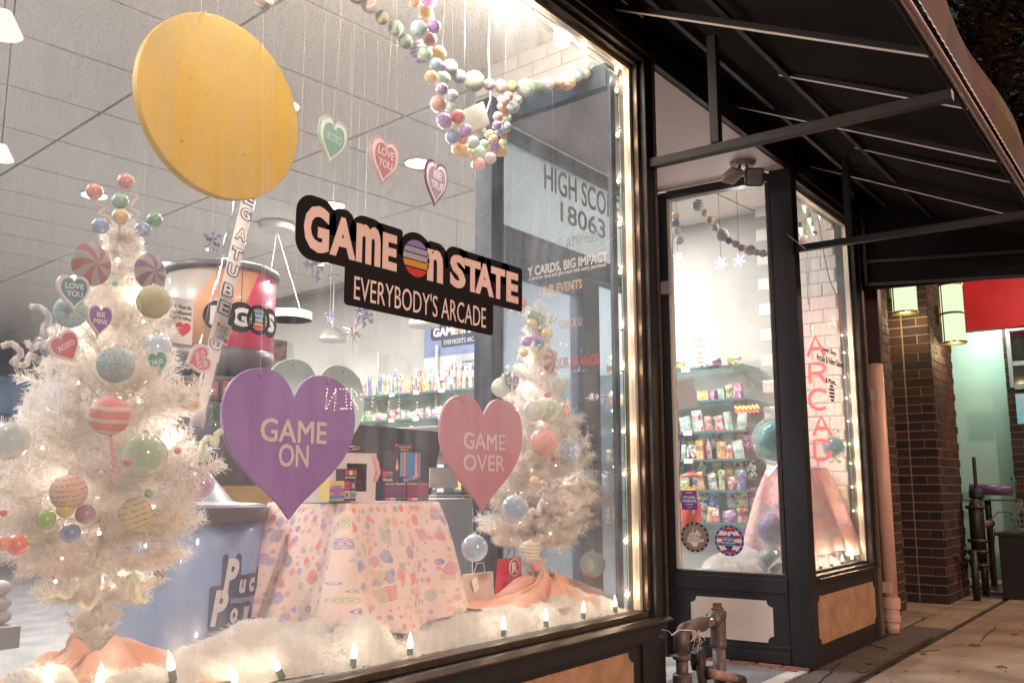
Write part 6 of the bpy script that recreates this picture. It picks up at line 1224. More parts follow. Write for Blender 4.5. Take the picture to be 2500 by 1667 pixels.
lettering('POWERED BY', (8.17, yc - .12, 2.72), .20, .03, SB, nv, bn, offset=.02); lettering('ANEWAY', (8.17, yc - .14, 2.65), .27, .07, SB, nv, bn, offset=.05)
# signs inside behind the narrow pane
def onX(u, v, X): return atX(u, v, X)
p = at(1606, 801, 1.35); mp = mpp(p); t = thing('retro_candy_sign', 'white card reading RETRO CANDY with pink corners behind the narrow pane', 'sign', tuple(p)); build(MB().prism(rrect(60 * mp, 76 * mp, .004), p, *SID, .003), 'card', M('card_cream', (.72, .64, .60), .6), t)
for s, dz, w_, h_ in (('RETRO', 18, 34, 9), ('CANDY', 6, 34, 9), ('Time', -10, 16, 7), ('Loved', -20, 20, 7), ('Treats', -30, 20, 7)): lettering(s, p + Vector((-.002, 0, dz * mp)), w_ * mp, h_ * mp, SID, M('rose_ink', (.60, .30, .28), .6), t, offset=.02)
p = onX(1578, 905, 5.9 + .7); mp = mpp(p); t = thing('price_list', 'blank white card standing at the left of the narrow pane', 'card', tuple(p)); build(MB().prism([(-24 * mp, -35 * mp), (28 * mp, -30 * mp), (16 * mp, 36 * mp), (-24 * mp, 30 * mp)], p, *SID, .003), 'card', M('card_cream'), t)
# gumball machine
p = atX(1586, 1110, 6.9); mp = mpp(p); t = thing('gumball_machine', 'red topped gumball machine glowing yellow behind the purple sticker', 'gumball machine', tuple(p)); r = 26 * mp
build(MB().lathe([(r, 14 * mp), (r * .9, 19 * mp), (r * .4, 24 * mp), (.0, 26 * mp)], p, 20), 'lid', M('gum_red', (.55, .10, .08), .3), t, smooth=True); build(MB().lathe([(r * .75, -40 * mp), (r * .95, -30 * mp), (r, -5 * mp), (r * .85, 13 * mp)], p, 20), 'globe', clearp, t, smooth=True); build(MB().lathe([(r * .9, -120 * mp), (r * .9, -45 * mp), (r * .75, -40.5 * mp)], p, 20), 'base', M('gum_red'), t, smooth=True)
gm = MB(); rn2 = random.Random(3)
for k in range(60): a = rn2.uniform(0, 6.28); q = r * .72 * rn2.random() ** .5; gm.ball(p + Vector((math.cos(a) * q, math.sin(a) * q, rn2.uniform(-36, -8) * mp)), 3.2 * mp, 6, 5)
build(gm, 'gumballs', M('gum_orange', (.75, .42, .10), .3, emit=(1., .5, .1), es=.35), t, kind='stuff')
# small neon script over the shelf
p = atX(1715, 935, 7.7); t = thing('neon_script', 'small red and yellow neon script on the candy wall', 'neon sign', tuple(p)); mp = mpp(p)
for k, (dv, c_, nm) in enumerate(((0, (1., .6, .12), 'neon_yellow'), (-9, (1., .12, .08), 'neon_red2'))):
    pts = [p + Vector((0, -(i - 12) * 2.4 * mp, (dv + 4 * math.sin(i * 1.5 + k)) * mp)) for i in range(25)]; build(MB().tube(pts, .007, 5), 'tube', lum(nm, c_, 3), t, smooth=True)
# plush orca-like black and white bag hanging near the recess
p = at(1112, 905, 1.35); mp = mpp(p); t = thing('plush_toy', 'black and white pointed plush toy left of the right tree', 'plush toy', tuple(p))
build(MB().lathe([(.0, -62 * mp), (34 * mp, -58 * mp), (30 * mp, -20 * mp), (20 * mp, 15 * mp), (10 * mp, 42 * mp), (.0, 52 * mp)], p, 20), 'body', M('plush_black', (.02, .02, .025), .8, sheen=.3, bump=.5, bs=200), t, smooth=True)
build(MB().ball(p + Vector((8 * mp, -12 * mp, 38 * mp)), 12 * mp, 14, 10, (.9, .5, 1.9)), 'white_patch', M('plush_white', (.66, .64, .64), .8), t, smooth=True); build(MB().ball(p + Vector((14 * mp, -22 * mp, -32 * mp)), 13 * mp, 12, 8, (1, .5, .8)), 'blue_patch', M('plush_blue', (.06, .12, .22), .8), t, smooth=True)
# black framed double screen behind the table
scr = thing('display_screen', 'wide black double-panel display screen behind the candy table', 'screen', tuple(at(915, 1050, 1.7)))
A_, B_, C_, D_ = at(800, 975, 1.7), at(1013, 993, 1.55), at(985, 1137, 1.5), at(790, 1130, 1.65)
def quadslab(q, t_, name, mat, par): 
    n = (q[1] - q[0]).cross(q[3] - q[0]).normalized(); return build(MB().add(q + [x_ + n * t_ for x_ in q], [(3, 2, 1, 0), (4, 5, 6, 7), (0, 1, 5, 4), (1, 2, 6, 5), (2, 3, 7, 6), (3, 0, 4, 7)]), name, mat, par)
def lerp4(a, b): return A_.lerp(B_, a).lerp(D_.lerp(C_, a), b)
quadslab([lerp4(0, 0), lerp4(1, 0), lerp4(1, 1), lerp4(0, 1)], -.02, 'frame', M('screen_frame', (.02, .018, .02), .4), scr)
for a0, a1 in ((.04, .43), (.50, .93)): quadslab([lerp4(a0, .07) + Vector((0, -.012, 0)), lerp4(a1, .07) + Vector((0, -.012, 0)), lerp4(a1, .93) + Vector((0, -.012, 0)), lerp4(a0, .93) + Vector((0, -.012, 0))], -.002, 'panel', M('screen_glass', (.045, .032, .038), .12, var=.3, vs=6), scr)
# white counter + acrylic bins to the right of the screen
p = at(1060, 1180, 1.6); t = thing('white_counter', 'white counter with clear acrylic bin behind the pink heart', 'counter', tuple(p)); q0, q1 = at(1005, 1160, 1.5), at(1085, 1160, 1.5); build(MB().box((q0.x, 1.5, 0), (q1.x, 2.0, at(1040, 1145, 1.5).z)), 'cabinet', M('counter_white', (.58, .56, .55), .5), t)
a_, b_ = at(988, 1112, 1.45), at(1052, 1112, 1.45); build(MB().box((a_.x, 1.45, a_.z - .02), (b_.x, 1.46, at(1000, 1085, 1.45).z + .03)), 'card', M('card_cream'), t); build(MB().box((a_.x, 1.47, a_.z - .05), (b_.x + .04, 1.70, a_.z + .11)), 'acrylic_bin', clearp, t)
for k in range(34):
    ci = rn.randrange(12); p = at(1012 + rn.uniform(0, 95), rn.choice([985, 1020, 1062, 1100, 1135, 1165]) , 2.3 + rn.uniform(0, .2)); pack(rn.choice(['bag', 'box']), p.x, p.y, p.z, .09, .12, .07, ci, rn.uniform(-.2, .2), '%s sweet packet on the low rack behind the pink heart' % cn[ci], 'sweets on the low rack')
rk = thing('low_rack', 'low white wire rack of sweets behind the pink heart', 'rack', tuple(at(1050, 1100, 2.4)))
for v in (985, 1020, 1062, 1100, 1135, 1165): p = at(1060, v, 2.35); build(MB().box((p.x - .45, 2.2, p.z - .012), (p.x + .35, 2.6, p.z - .002)), 'shelf', M('counter_white'), rk)

# ================================================================== DISPENSER DRUM, BLUE DRUM, TUBE, TABLE BEHIND
y = 2.15; p = at(506, 720, y); mp = mpp(p); r = 122 * mp; zt_, zb_ = at(506, 637, y).z, at(506, 812, y).z
dk = M('drum_grey_plastic', (.115, .105, .125), .4); t = thing('candy_dispenser', 'tall candy dispenser drum in orange and pink lettered GOS, dark domed lid', 'candy dispenser', (p.x, y, zb_))
def drumskin():
    m = M('drum_skin', (.62, .33, .22), .35, coat=.4); nt = m.node_tree; N = nt.nodes; L = nt.links; tc = N.new('ShaderNodeTexCoord'); sx = N.new('ShaderNodeSeparateXYZ'); L.new(tc.outputs['Object'], sx.inputs[0])
    mu = N.new('ShaderNodeMath'); mu.operation = 'MULTIPLY_ADD'; mu.inputs[1].default_value = -.41; L.new(sx.outputs[2], mu.inputs[0]); mu2 = N.new('ShaderNodeMath'); mu2.operation = 'MULTIPLY'; mu2.inputs[1].default_value = 1; L.new(sx.outputs[0], mu2.inputs[0]); L.new(mu2.outputs[0], mu.inputs[2])
    rp = N.new('ShaderNodeValToRGB'); rp.color_ramp.interpolation = 'CONSTANT'; mr = N.new('ShaderNodeMapRange'); mr.inputs[1].default_value = -.4; mr.inputs[2].default_value = .6; L.new(mu.outputs[0], mr.inputs[0]); L.new(mr.outputs[0], rp.inputs[0])
    n_ = 4
    for i, (ps, c) in enumerate(((0, (.45, .40, .38)), (.02, (.62, .33, .20)), (.25, (.60, .06, .15)), (.93, (.36, .10, .20)))):
        e = rp.color_ramp.elements[i] if i < 2 else rp.color_ramp.elements.new(ps); e.position = ps; e.color = (*c, 1)
    L.new(rp.outputs[0], N['Principled BSDF'].inputs['Base Color']); return m
c_ = Vector((p.x, y + .0, 0))
build(MB().lathe([(r, zb_), (r, zt_)], c_, 48), 'drum', drumskin(), t, smooth=True)
build(MB().lathe([(r * 1.06, zt_ - .005), (r * 1.075, zt_ + .012), (r * 1.05, zt_ + .03), (r * .98, zt_ + .042), (r * .7, zt_ + .062), (r * .45, zt_ + .07), (r * .42, zt_ + .09), (.0, zt_ + .092)], c_, 40), 'lid', dk, t, smooth=True)
build(MB().lathe([(r * .80, zb_ - .16), (r * .97, zb_ - .10), (r * 1.01, zb_ - .05), (r * 1.01, zb_ - .001)], c_, 40), 'collar', dk, t, smooth=True)
build(MB().lathe([(r * .9, zb_ - .75), (r * .9, zb_ - .161)], c_, 40), 'body', M('drum_body', (.14, .135, .155), .4), t, smooth=True)
# front lettering on the drum, curved flats facing the street
def ondrum(ang, z, rr=1.0): return Vector((c_.x + math.sin(ang) * r * rr, c_.y - math.cos(ang) * r * rr, z))
zm = at(575, 737, y - r * .8).z
for s, ang, w_, rad in (('G', -.25, .13, .085), ('O', .12, .10, .085), ('S', .47, .12, .085), ('E', -.62, .12, .085)):
    o_ = ondrum(ang, zm, 1.012); rt = Vector((math.cos(ang), math.sin(ang), 0)); nn = Vector((math.sin(ang), -math.cos(ang), 0)); B = (rt, Vector((0, 0, 1)), nn)
    build(MB().prism(disc(rad), o_, *B, .004), 'letter_backing', M('decal_black'), t)
    if s == 'O':
        for i, (a, b, cc) in enumerate(((.30, .48, (.20, .26, .40)), (.10, .26, (.30, .42, .50)), (-.10, .06, (.35, .48, .50)), (-.29, -.14, (.66, .36, .18)), (-.48, -.33, (.60, .12, .14)))):
            pts = []; 
            for q in range(9): yy = a + (b - a) * q / 8; pts.append((math.sqrt(max(0, .25 - yy * yy)) * .125, yy * .125))
            build(MB().prism(pts + [(-x_, y_) for x_, y_ in pts[::-1]], o_ + nn * .002, *B, .001), 'sun_stripe', M('dsun%d' % i, cc, .5), t)
    else: lettering(s, o_ + nn * .003, w_ * .8, .105, B, wi, t, offset=.05)
build(MB().tube([ondrum(-.25, zb_ + .01, 1.002), ondrum(-.25, zt_ - .005, 1.002)], .003, 5), 'seam', dk, t)
q = at(405, 740, y - r); a_, b_ = at(384, 680, y - r * .97), at(438, 793, y - r * .97); t2 = thing('notice_sheet', 'white notice sheet with a red heart taped to the dispenser', 'notice', tuple(q)); build(MB().box((a_.x, q.y - .001, b_.z), (b_.x, q.y + .001, a_.z)), 'sheet', M('paper', (.66, .60, .58), .7), t2)
for s, dv, h_ in (('This Must Be', 704, 11), ('Purchased', 717, 11), ('Prior To Filling', 731, 11)): m_ = at(412, dv, q.y); lettering(s, (a_.x + (b_.x - a_.x) * .5, q.y - .003, m_.z), (b_.x - a_.x) * .8, h_ * mpp(q) * .8, mat=M('black_ink'), parent=t2, offset=.01)
hq = at(421, 757, q.y - .002); build(MB().prism(heart(34 * mp, 30 * mp), hq, *FAC, .001), 'heart', M('heart_red', (.55, .04, .08), .5), t2)
# flavour plates and spouts
for u, lb in ((403, 0), (444, 0), (487, 1), (528, 1)):
    a_, b_ = at(u - 20, 868, y - r * .95), at(u + 16, 920, y - r * .95); yy = y - r * .95
    build(MB().box((a_.x, yy, b_.z), (b_.x, yy + .06, a_.z)), 'spout_block', dk, t, bevel=.006); build(MB().box((a_.x + .012, yy - .002, b_.z + .025), (b_.x - .012, yy - .0005, a_.z - .012)), 'flavour_plate', M('flavour_red', (.55, .05, .11), .4, col2=(.62, .25, .18), vs=12), t)
    lettering('Sour Watermelon' if lb else 'Cherry', ((a_.x + b_.x) / 2, yy - .004, (a_.z * .5 + b_.z * .5)), (b_.x - a_.x) * .62, .016, mat=wi, parent=t)
    m_ = at(u, 950, yy + .02); build(MB().lathe([(.03, -.07), (.045, -.06), (.05, .05), (.03, .07)], m_, 14), 'spout', clearp, t, smooth=True); build(MB().lathe([(.018, -.03), (.024, .03)], m_ + Vector((0, -.045, -.01)), 10), 'spout_valve', M('valve_green', (.03, .16, .06), .4), t)
# blue waste-bin shaped drum with cone lid
y = 1.12; p = at(432, 1300, y); mp = mpp(p); r = 166 * mp; zt_ = at(432, 1160, y).z
t = thing('powder_drum', 'big light blue powder candy drum with grey cone lid lettered Puck Pow', 'candy drum', (p.x, y, .0)); c_ = Vector((p.x, y, 0))
def bdrum():
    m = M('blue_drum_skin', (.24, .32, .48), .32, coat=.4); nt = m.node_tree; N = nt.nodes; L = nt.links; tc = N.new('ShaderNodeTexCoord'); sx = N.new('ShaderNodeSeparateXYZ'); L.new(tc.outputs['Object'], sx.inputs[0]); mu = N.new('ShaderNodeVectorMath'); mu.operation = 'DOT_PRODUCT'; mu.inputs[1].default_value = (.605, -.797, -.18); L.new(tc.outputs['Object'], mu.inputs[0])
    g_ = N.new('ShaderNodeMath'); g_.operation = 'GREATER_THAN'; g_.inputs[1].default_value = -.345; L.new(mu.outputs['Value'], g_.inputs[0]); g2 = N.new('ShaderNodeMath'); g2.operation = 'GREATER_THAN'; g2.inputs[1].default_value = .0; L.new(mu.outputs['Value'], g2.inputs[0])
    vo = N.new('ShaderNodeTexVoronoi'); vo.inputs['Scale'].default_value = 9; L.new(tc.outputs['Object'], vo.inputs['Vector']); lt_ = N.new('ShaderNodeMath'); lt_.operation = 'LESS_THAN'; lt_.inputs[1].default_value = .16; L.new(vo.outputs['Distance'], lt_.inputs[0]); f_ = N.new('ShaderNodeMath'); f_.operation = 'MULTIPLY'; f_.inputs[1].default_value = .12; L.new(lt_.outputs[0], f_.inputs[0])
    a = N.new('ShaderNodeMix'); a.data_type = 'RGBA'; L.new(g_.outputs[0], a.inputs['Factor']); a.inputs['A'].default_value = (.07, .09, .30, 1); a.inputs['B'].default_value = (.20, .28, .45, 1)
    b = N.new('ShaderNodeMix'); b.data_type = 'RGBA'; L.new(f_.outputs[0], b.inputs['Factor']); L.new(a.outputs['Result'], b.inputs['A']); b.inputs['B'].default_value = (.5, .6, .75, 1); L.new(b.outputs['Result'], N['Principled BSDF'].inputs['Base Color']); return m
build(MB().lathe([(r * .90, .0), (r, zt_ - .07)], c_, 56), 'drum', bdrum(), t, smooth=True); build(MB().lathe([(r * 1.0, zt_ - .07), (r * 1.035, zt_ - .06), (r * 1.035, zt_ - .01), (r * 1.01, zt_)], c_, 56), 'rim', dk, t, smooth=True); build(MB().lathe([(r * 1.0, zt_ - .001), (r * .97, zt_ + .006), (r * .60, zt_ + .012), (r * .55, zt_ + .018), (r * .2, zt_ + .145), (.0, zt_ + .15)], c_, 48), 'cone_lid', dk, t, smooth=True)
def ond(ang, z, rr=1.0): return Vector((c_.x + math.sin(ang) * r * rr, c_.y - math.cos(ang) * r * rr, z))
fz = lambda v: at(540, v, y - r * .75).z
ang = .62; rt = Vector((math.cos(ang), math.sin(ang), 0)); nn = Vector((math.sin(ang), -math.cos(ang), 0)); B = (rt, Vector((0, 0, 1)), nn); nav = M('puck_navy', (.05, .06, .12), .5)
for s, u, v, sz in (('P', 533, 1322, 1.15), ('u', 556, 1346, .7), ('c', 576, 1342, .75), ('k', 596, 1335, .85), ('P', 512, 1395, 1.15), ('o', 541, 1412, .75), ('w', 566, 1408, .75)):
    ww = .050 * sz; hh = (.118 if s == 'P' else .075 if s != 'k' else .11) * sz; ag = math.asin(min(.97, (u - 432) / 166)) - .65; P_ = ond(ag, at(u, v, y - r * math.cos(ag)).z, .985); rt_ = Vector((math.cos(ag), math.sin(ag), .0)); nn_ = Vector((math.sin(ag), -math.cos(ag), 0)); B_ = (rt_, Vector((0, 0, 1)), nn_)
    build(MB().prism(rrect(ww + .032, hh + .036, .014), P_, *B_, .003), 'letter_backing', nav, t); lettering(s, P_ + nn_ * .003, ww, hh, B_, M('puck_silver', (.55, .55, .58), .4), t, offset=.045, shear=.15)
pl_ = MB(); P_ = ond(-.42, at(360, 1290, y - r).z, 1.01); ag = -.30; B_ = (Vector((math.cos(ag), math.sin(ag), 0)), Vector((0, 0, 1)), Vector((math.sin(ag), -math.cos(ag), 0)))
a_, b_ = at(300, 1270, y - r), at(392, 1338, y - r); W_h = b_.x - a_.x
for nm_, cx, cz, w_, h_ in (('door_frame', 0, -.055, W_h, .02), ('door_frame', W_h / 2 - .012, 0, .024, .13), ('door_frame', -W_h / 2 + .01, 0, .02, .13)): build(MB().prism(rrect(w_, h_, .004, cx=cx, cy=cz), ond(-1.18, (a_.z + b_.z) / 2, 1.03), Vector((math.cos(-1.18), math.sin(-1.18), 0)), Vector((0, 0, 1)), Vector((math.sin(-1.18), -math.cos(-1.18), 0)), .03), nm_, M('dark_plastic', (.05, .045, .05), .4), t)
# acrylic tube with MEGA TUBE lettering
a_, b_ = at(563, 455, 1.15), at(440, 985, .95); ax = (a_ - b_).normalized(); t = thing('acrylic_tube', 'tall slanted clear acrylic candy tube lettered MEGA TUBE', 'acrylic tube', tuple(b_)); r_t = 27 * mpp(b_)
a2 = a_ + ax * .35; build(MB().tube([b_, a2], r_t, 24, cap=False), 'tube', clearp, t, smooth=True); build(MB().tube([b_, b_ + ax * .01], r_t * 1.04, 20), 'tube_rim', clearp, t)
nn = (C0 - (b_ + a_) / 2); nn = (nn - ax * nn.dot(ax)).normalized(); rt = ax.cross(nn) * -1; rt = rt if rt.dot(Vector((_sf, -_cf, 0))) > 0 else -rt
tube_white = M('tube_strip', (.72, .70, .68), .4); L_ = (a2 - b_).length
mb = MB(); vs = []
for f in (0, 1):
    for q in range(9): an = -.30 + q / 8 * 1.5; vs.append(b_ + ax * (L_ * f) + (rt * math.sin(an) + nn * math.cos(an)) * (r_t * 1.01))
build(mb.add(vs, [(q, q + 1, q + 10, q + 9) for q in range(8)]), 'printed_strip', tube_white, t, smooth=True)
nav2 = M('tube_navy', (.03, .05, .16), .5)
an = .40; nn2 = (rt * math.sin(an) + nn * math.cos(an)).normalized(); rt2 = nn2.cross(ax) * -1; rt2 = rt2 if rt2.dot(rt) > 0 else -rt2
for s, v in (('M', 430), ('E', 470), ('G', 508), ('A', 560), ('T', 608), ('U', 648), ('B', 695), ('E', 735)):
    f = (985 - v) / (985 - 455) * (a_ - b_).length; P_ = b_ + ax * f + nn2 * (r_t * 1.03); B_ = (rt2, ax, nn2)
    lettering(s, P_, r_t * 1.18, r_t * 1.42, B_, nav2, t, offset=.09, depth=.0006); lettering(s, P_ + nn2 * .0012, r_t * .96, r_t * 1.2, B_, wi, t, offset=.02, depth=.0006)
for sg_ in (-.02, 1.02): q0 = b_ + (rt * math.sin(sg_) + nn * math.cos(sg_)) * r_t * 1.03; build(MB().tube([q0 + ax * .06, q0 + ax * (.30)], .0022, 5), 'border_line', nav2, t)
f = (985 - 815) / 530 * (a_ - b_).length; P_ = b_ + ax * f + nn2 * (r_t * 1.04); build(MB().prism([(x_ , y_) for x_, y_ in disc(r_t * .62, 24)], P_, rt2, ax, nn2, .001), 'badge', M('black_ink'), t); build(MB().prism(disc(r_t * .56, 24), P_ + nn2 * .001, rt2, ax, nn2, .001), 'badge_face', wi, t); lettering('13', P_ + nn2 * .0025, r_t * .6, r_t * .45, (rt2, ax, nn2), M('black_ink'), t)
p = at(511, 765, .93); mp = mpp(p); t2 = thing('price_card', 'small white card Tube Must Be Purchased Prior To Filling on the acrylic tube', 'card', tuple(p)); c_, s_ = math.cos(-.22), math.sin(-.22); RR = (Vector((c_, 0, s_)), Vector((-s_, 0, c_)), Vector((0, -1, 0))); build(MB().prism(rrect(40 * mp, 48 * mp, .002), p, *RR, .0015), 'card', M('paper'), t2)
for s, dz, w_ in (('Tube Must Be', 14, 24), ('Purchased', 7, 20), ('Prior To Filling', 0, 30), ('Thank you!', -6, 14)): lettering(s, p + RR[1] * dz * mp + Vector((0, -.001, 0)), w_ * mp, 4.2 * mp, RR, M('black_ink'), t2, offset=.01, depth=.0004)
for dx, dz, s_ in ((-15, 16, 8), (13, -16, 12)): build(MB().prism(heart(s_ * mp, s_ * mp), p + RR[0] * dx * mp + RR[1] * dz * mp + Vector((0, -.001, 0)), *RR, .0005), 'heart', M('heart_red'), t2)
build(MB().prism(rrect(26 * mp, 8 * mp, .002), p + RR[1] * -12 * mp + Vector((0, -.001, 0)), *RR, .0005), 'blue_band', M('blue_band', (.25, .32, .52), .5), t2)
# gold sequin table with ornament boxes behind
y = 2.6; a_, b_ = at(470, 1100, y), at(640, 1100, y); zt_ = at(560, 1098, y).z
t = thing('gold_table', 'table with gold sequin cloth stacked with boxed baubles behind the drum', 'table', ((a_.x + b_.x) / 2, y, 0)); seq = M('gold_sequin', (.55, .36, .12), .3, metal=.7, col2=(.20, .11, .04), vs=180, bump=1., bs=260)
build(MB().box((a_.x, y, zt_ - .16), (b_.x + .3, y + .7, zt_)), 'sequin_cloth', seq, t); build(MB().box((a_.x + .02, y + .02, 0), (b_.x + .28, y + .68, zt_ - .161)), 'table_skirt', M('skirt_black', (.02, .018, .016), .8), t)
for k in range(16):
    p = at(488 + rn.uniform(0, 110), 1086, 2.68 + rn.uniform(0, .3)); w_ = rn.uniform(.10, .18); o = build(MB().obox(Vector((p.x, p.y, zt_ + .025 + (k % 3) * .038)), (w_ / 2, rn.uniform(-.02, .02), 0), (0, .06, 0), (0, 0, .018)), 'bauble_carton', M('carton_%d' % (k % 4), [(.62, .60, .58), (.50, .42, .38), (.66, .62, .60), (.45, .12, .12)][k % 4], .5, var=.3, vs=30), origin=(p.x, p.y, zt_)); tag(o, 'flat carton in the jumbled pile on the gold sequin table', 'carton', 'cartons piled on the gold table')
for u, v, r in ((500, 1040, 16), (540, 1030, 13), (528, 1055, 10), (560, 1046, 10), (515, 1018, 14)): ball(u, v, r, 2.62, M('silver_bauble', (.55, .55, .56), .15, metal=.9, bump=.6, bs=40), 'silver disco bauble resting on the gold table', cap=False, group='silver baubles on the gold table')
p = at(566, 1183, 1.5); t = thing('steel_canister', 'dark steel canister with a blue valve right of the blue drum', 'canister', tuple(p)); a_, b_ = at(600, 1172, 1.75), at(632, 1172, 1.75); rr_ = (b_.x - a_.x) / 2; build(MB().lathe([(rr_, 0), (rr_, a_.z), (rr_ * .9, a_.z + .01)], ((a_.x + b_.x) / 2, 1.75, 0), 24), 'can', M('canister', (.12, .11, .12), .3, metal=.5), t, smooth=True); build(MB().tube([at(607, 1165, 1.72), at(615, 1158, 1.72), at(622, 1165, 1.72)], .012, 8), 'valve', M('valve_blue', (.04, .20, .42), .4), t)
# poster on the back wall
p = at(640, 826, 7.9); mp = mpp(p); t = thing('wall_poster', 'dark poster with orange figures on the wall beside the dispenser', 'poster', tuple(p)); build(MB().box((p.x - 18 * mp, 7.9, p.z - 46 * mp), (p.x + 22 * mp, 7.91, p.z + 46 * mp)), 'print', M('poster', (.45, .22, .10), .5, col2=(.03, .03, .07), vs=7), t)
# reflections in the photograph come from a lit shop sign across the street: build that sign there
p = at(60, 910, .04); d = (p - C0); V = C0 + d * 4.2; yv = -(V.y) + .08
gi = thing('shop_sign_opposite', 'lit pale blue shop sign Golden Impulse across the street', 'shop sign', (V.x, yv, V.z)); s_ = mpp(p) * 4.2
OB = (Vector((-1, 0, 0)), Vector((0, 0, 1)), Vector((0, 1, 0)))
build(MB().prism(rrect(150 * s_, 80 * s_, .02), (V.x, yv, V.z), *OB, .1), 'light_box', lum('sign_blue', (.35, .62, .85), 3.2), gi); lettering('Golden Impulse', (V.x, yv + .01, V.z + 28 * s_), 132 * s_, 15 * s_, OB, M('sign_ink', (.05, .05, .08), .6), gi); lettering('R', (V.x - 5 * s_, yv + .01, V.z - 12 * s_), 34 * s_, 44 * s_, OB, lum('sign_r', (.75, .2, .2), 1.6), gi)

gl_ = thing('led_message_sign', 'dotted LED sign across the street, mirrored in the big window glass', 'led sign', (0, 0, 0)); dt = MB(); V0 = None
for (a, b, n) in (((751, 893), (748, 940), 7), ((772, 893), (768, 940), 7), ((771, 896), (750, 937), 6), ((782, 893), (796, 894), 3), ((796, 893), (796, 938), 7), ((784, 938), (796, 938), 3), ((808, 893), (806, 938), 7), ((810, 893), (820, 905), 3), ((820, 908), (812, 916), 2), ((813, 920), (822, 938), 4), ((829, 905), (829, 916), 2), ((896, 905), (892, 945), 7), ((918, 908), (916, 945), 6), ((857, 915), (856, 932), 3), ((958, 925), (958, 955), 5)):
    for k in range(n):
        u, v = a[0] + (b[0] - a[0]) * k / (n - 1), a[1] + (b[1] - a[1]) * k / (n - 1); q = at(u, v, .04); V = C0 + (q - C0) * 4.6; V.y = .08 - V.y; V0 = V0 or V.copy(); dt.ball(V, .011, 6, 4)
gl_.location = V0; build(dt, 'led_dot', lum('led_warm', (1., .80, .50), 45), gl_); build(MB().box((V0.x - 1.0, V0.y - .12, V0.z - .6), (V0.x + 2.6, V0.y - .04, V0.z + .25)), 'sign_case', M('case_black', (.01, .01, .01), .8), gl_)
# grey stand with cups at lower left
p = at(18, 1460, 1.6); t = thing('display_stand', 'grey stand with stacked white cups at the lower left edge', 'display stand', tuple(p)); a_, b_ = at(-40, 1462, 1.3), at(46, 1462, 1.3); zt_ = at(20, 1440, 1.3).z; build(MB().box((a_.x, 1.3, at(20, 1490, 1.3).z), (b_.x, 1.75, zt_)), 'top_slab', M('stand_grey', (.42, .39, .38), .5), t); build(MB().box((a_.x, 1.35, 0), (b_.x - .1, 1.7, at(20, 1490, 1.3).z - .001)), 'pedestal', M('stand_dark', (.25, .22, .22), .5), t)
for k, v in enumerate((1350, 1385, 1415)): q = at(-2, v, 1.4); build(MB().ball(q, 26 * mpp(q), 16, 10, (1, 1, .7)), 'twist', M('cream_soft', (.68, .60, .56), .6), t, smooth=True)
# bags at the foot of the right tree
def bag(u0, v0, u1, v1, y, mat, lb, nm='paper_bag', text=None):
    a, b = at(u0, v0, y), at(u1, v1, y); t = thing(nm, lb, 'bag', ((a.x + b.x) / 2, y, b.z)); mb = MB(); w_ = b.x - a.x
    mb.add([(a.x + .01, y, b.z), (b.x - .01, y, b.z), (b.x - .01, y + .07, b.z), (a.x + .01, y + .07, b.z), (a.x, y + .02, a.z), (b.x, y + .02, a.z), (b.x, y + .04, a.z), (a.x, y + .04, a.z)], [(3, 2, 1, 0), (4, 5, 6, 7), (0, 1, 5, 4), (1, 2, 6, 5), (2, 3, 7, 6), (3, 0, 4, 7)]); build(mb, 'bag_body', mat, t, bevel=.003); c = Vector(((a.x + b.x) / 2, y + .02, a.z)); build(MB().tube([c + Vector((-w_ * .2, 0, 0)), c + Vector((-w_ * .12, -.005, .05)), c + Vector((w_ * .12, -.005, .05)), c + Vector((w_ * .2, 0, 0))], .003, 6), 'handle', mat, t); return t, a, b
kraft = M('kraft_paper', (.55, .44, .38), .8, var=.1, vs=10)
bag(1075, 1320, 1140, 1392, .66, kraft, 'small beige paper gift bag with a tag left of the right tree foot'); p = at(1092, 1342, .655); o = build(MB().obox(p, (.02, 0, .008), (0, .001, 0), (-.012, 0, .03)), 'gift_tag', M('card_cream'), origin=tuple(p)); tag(o, 'cream gift tag leaning on the beige paper bag', 'tag')
t, a, b = bag(1156, 1284, 1204, 1372, .72, M('bag_red', (.52, .02, .05), .5), 'red paper bag with a white circled R behind the right tree foot'); c = Vector(((a.x + b.x) / 2, .735, (a.z + b.z) / 2 + .06))
build(MB().tube([c + Vector((.045 * math.cos(q * .4), -.02, .045 * math.sin(q * .4))) for q in range(16)], .003, 6, closed=True), 'ring_print', wi, t); lettering('R', c + Vector((0, -.022, 0)), .045, .055, mat=wi, parent=t, offset=.03); lettering('Ra', c + Vector((0, -.024, -.11)), .06, .045, mat=M('navy_ink', (.03, .04, .18), .5), parent=t, offset=.04)
# step-ladder like pale board right of the right tree
a_ = at(1400, 1090, 1.0); 
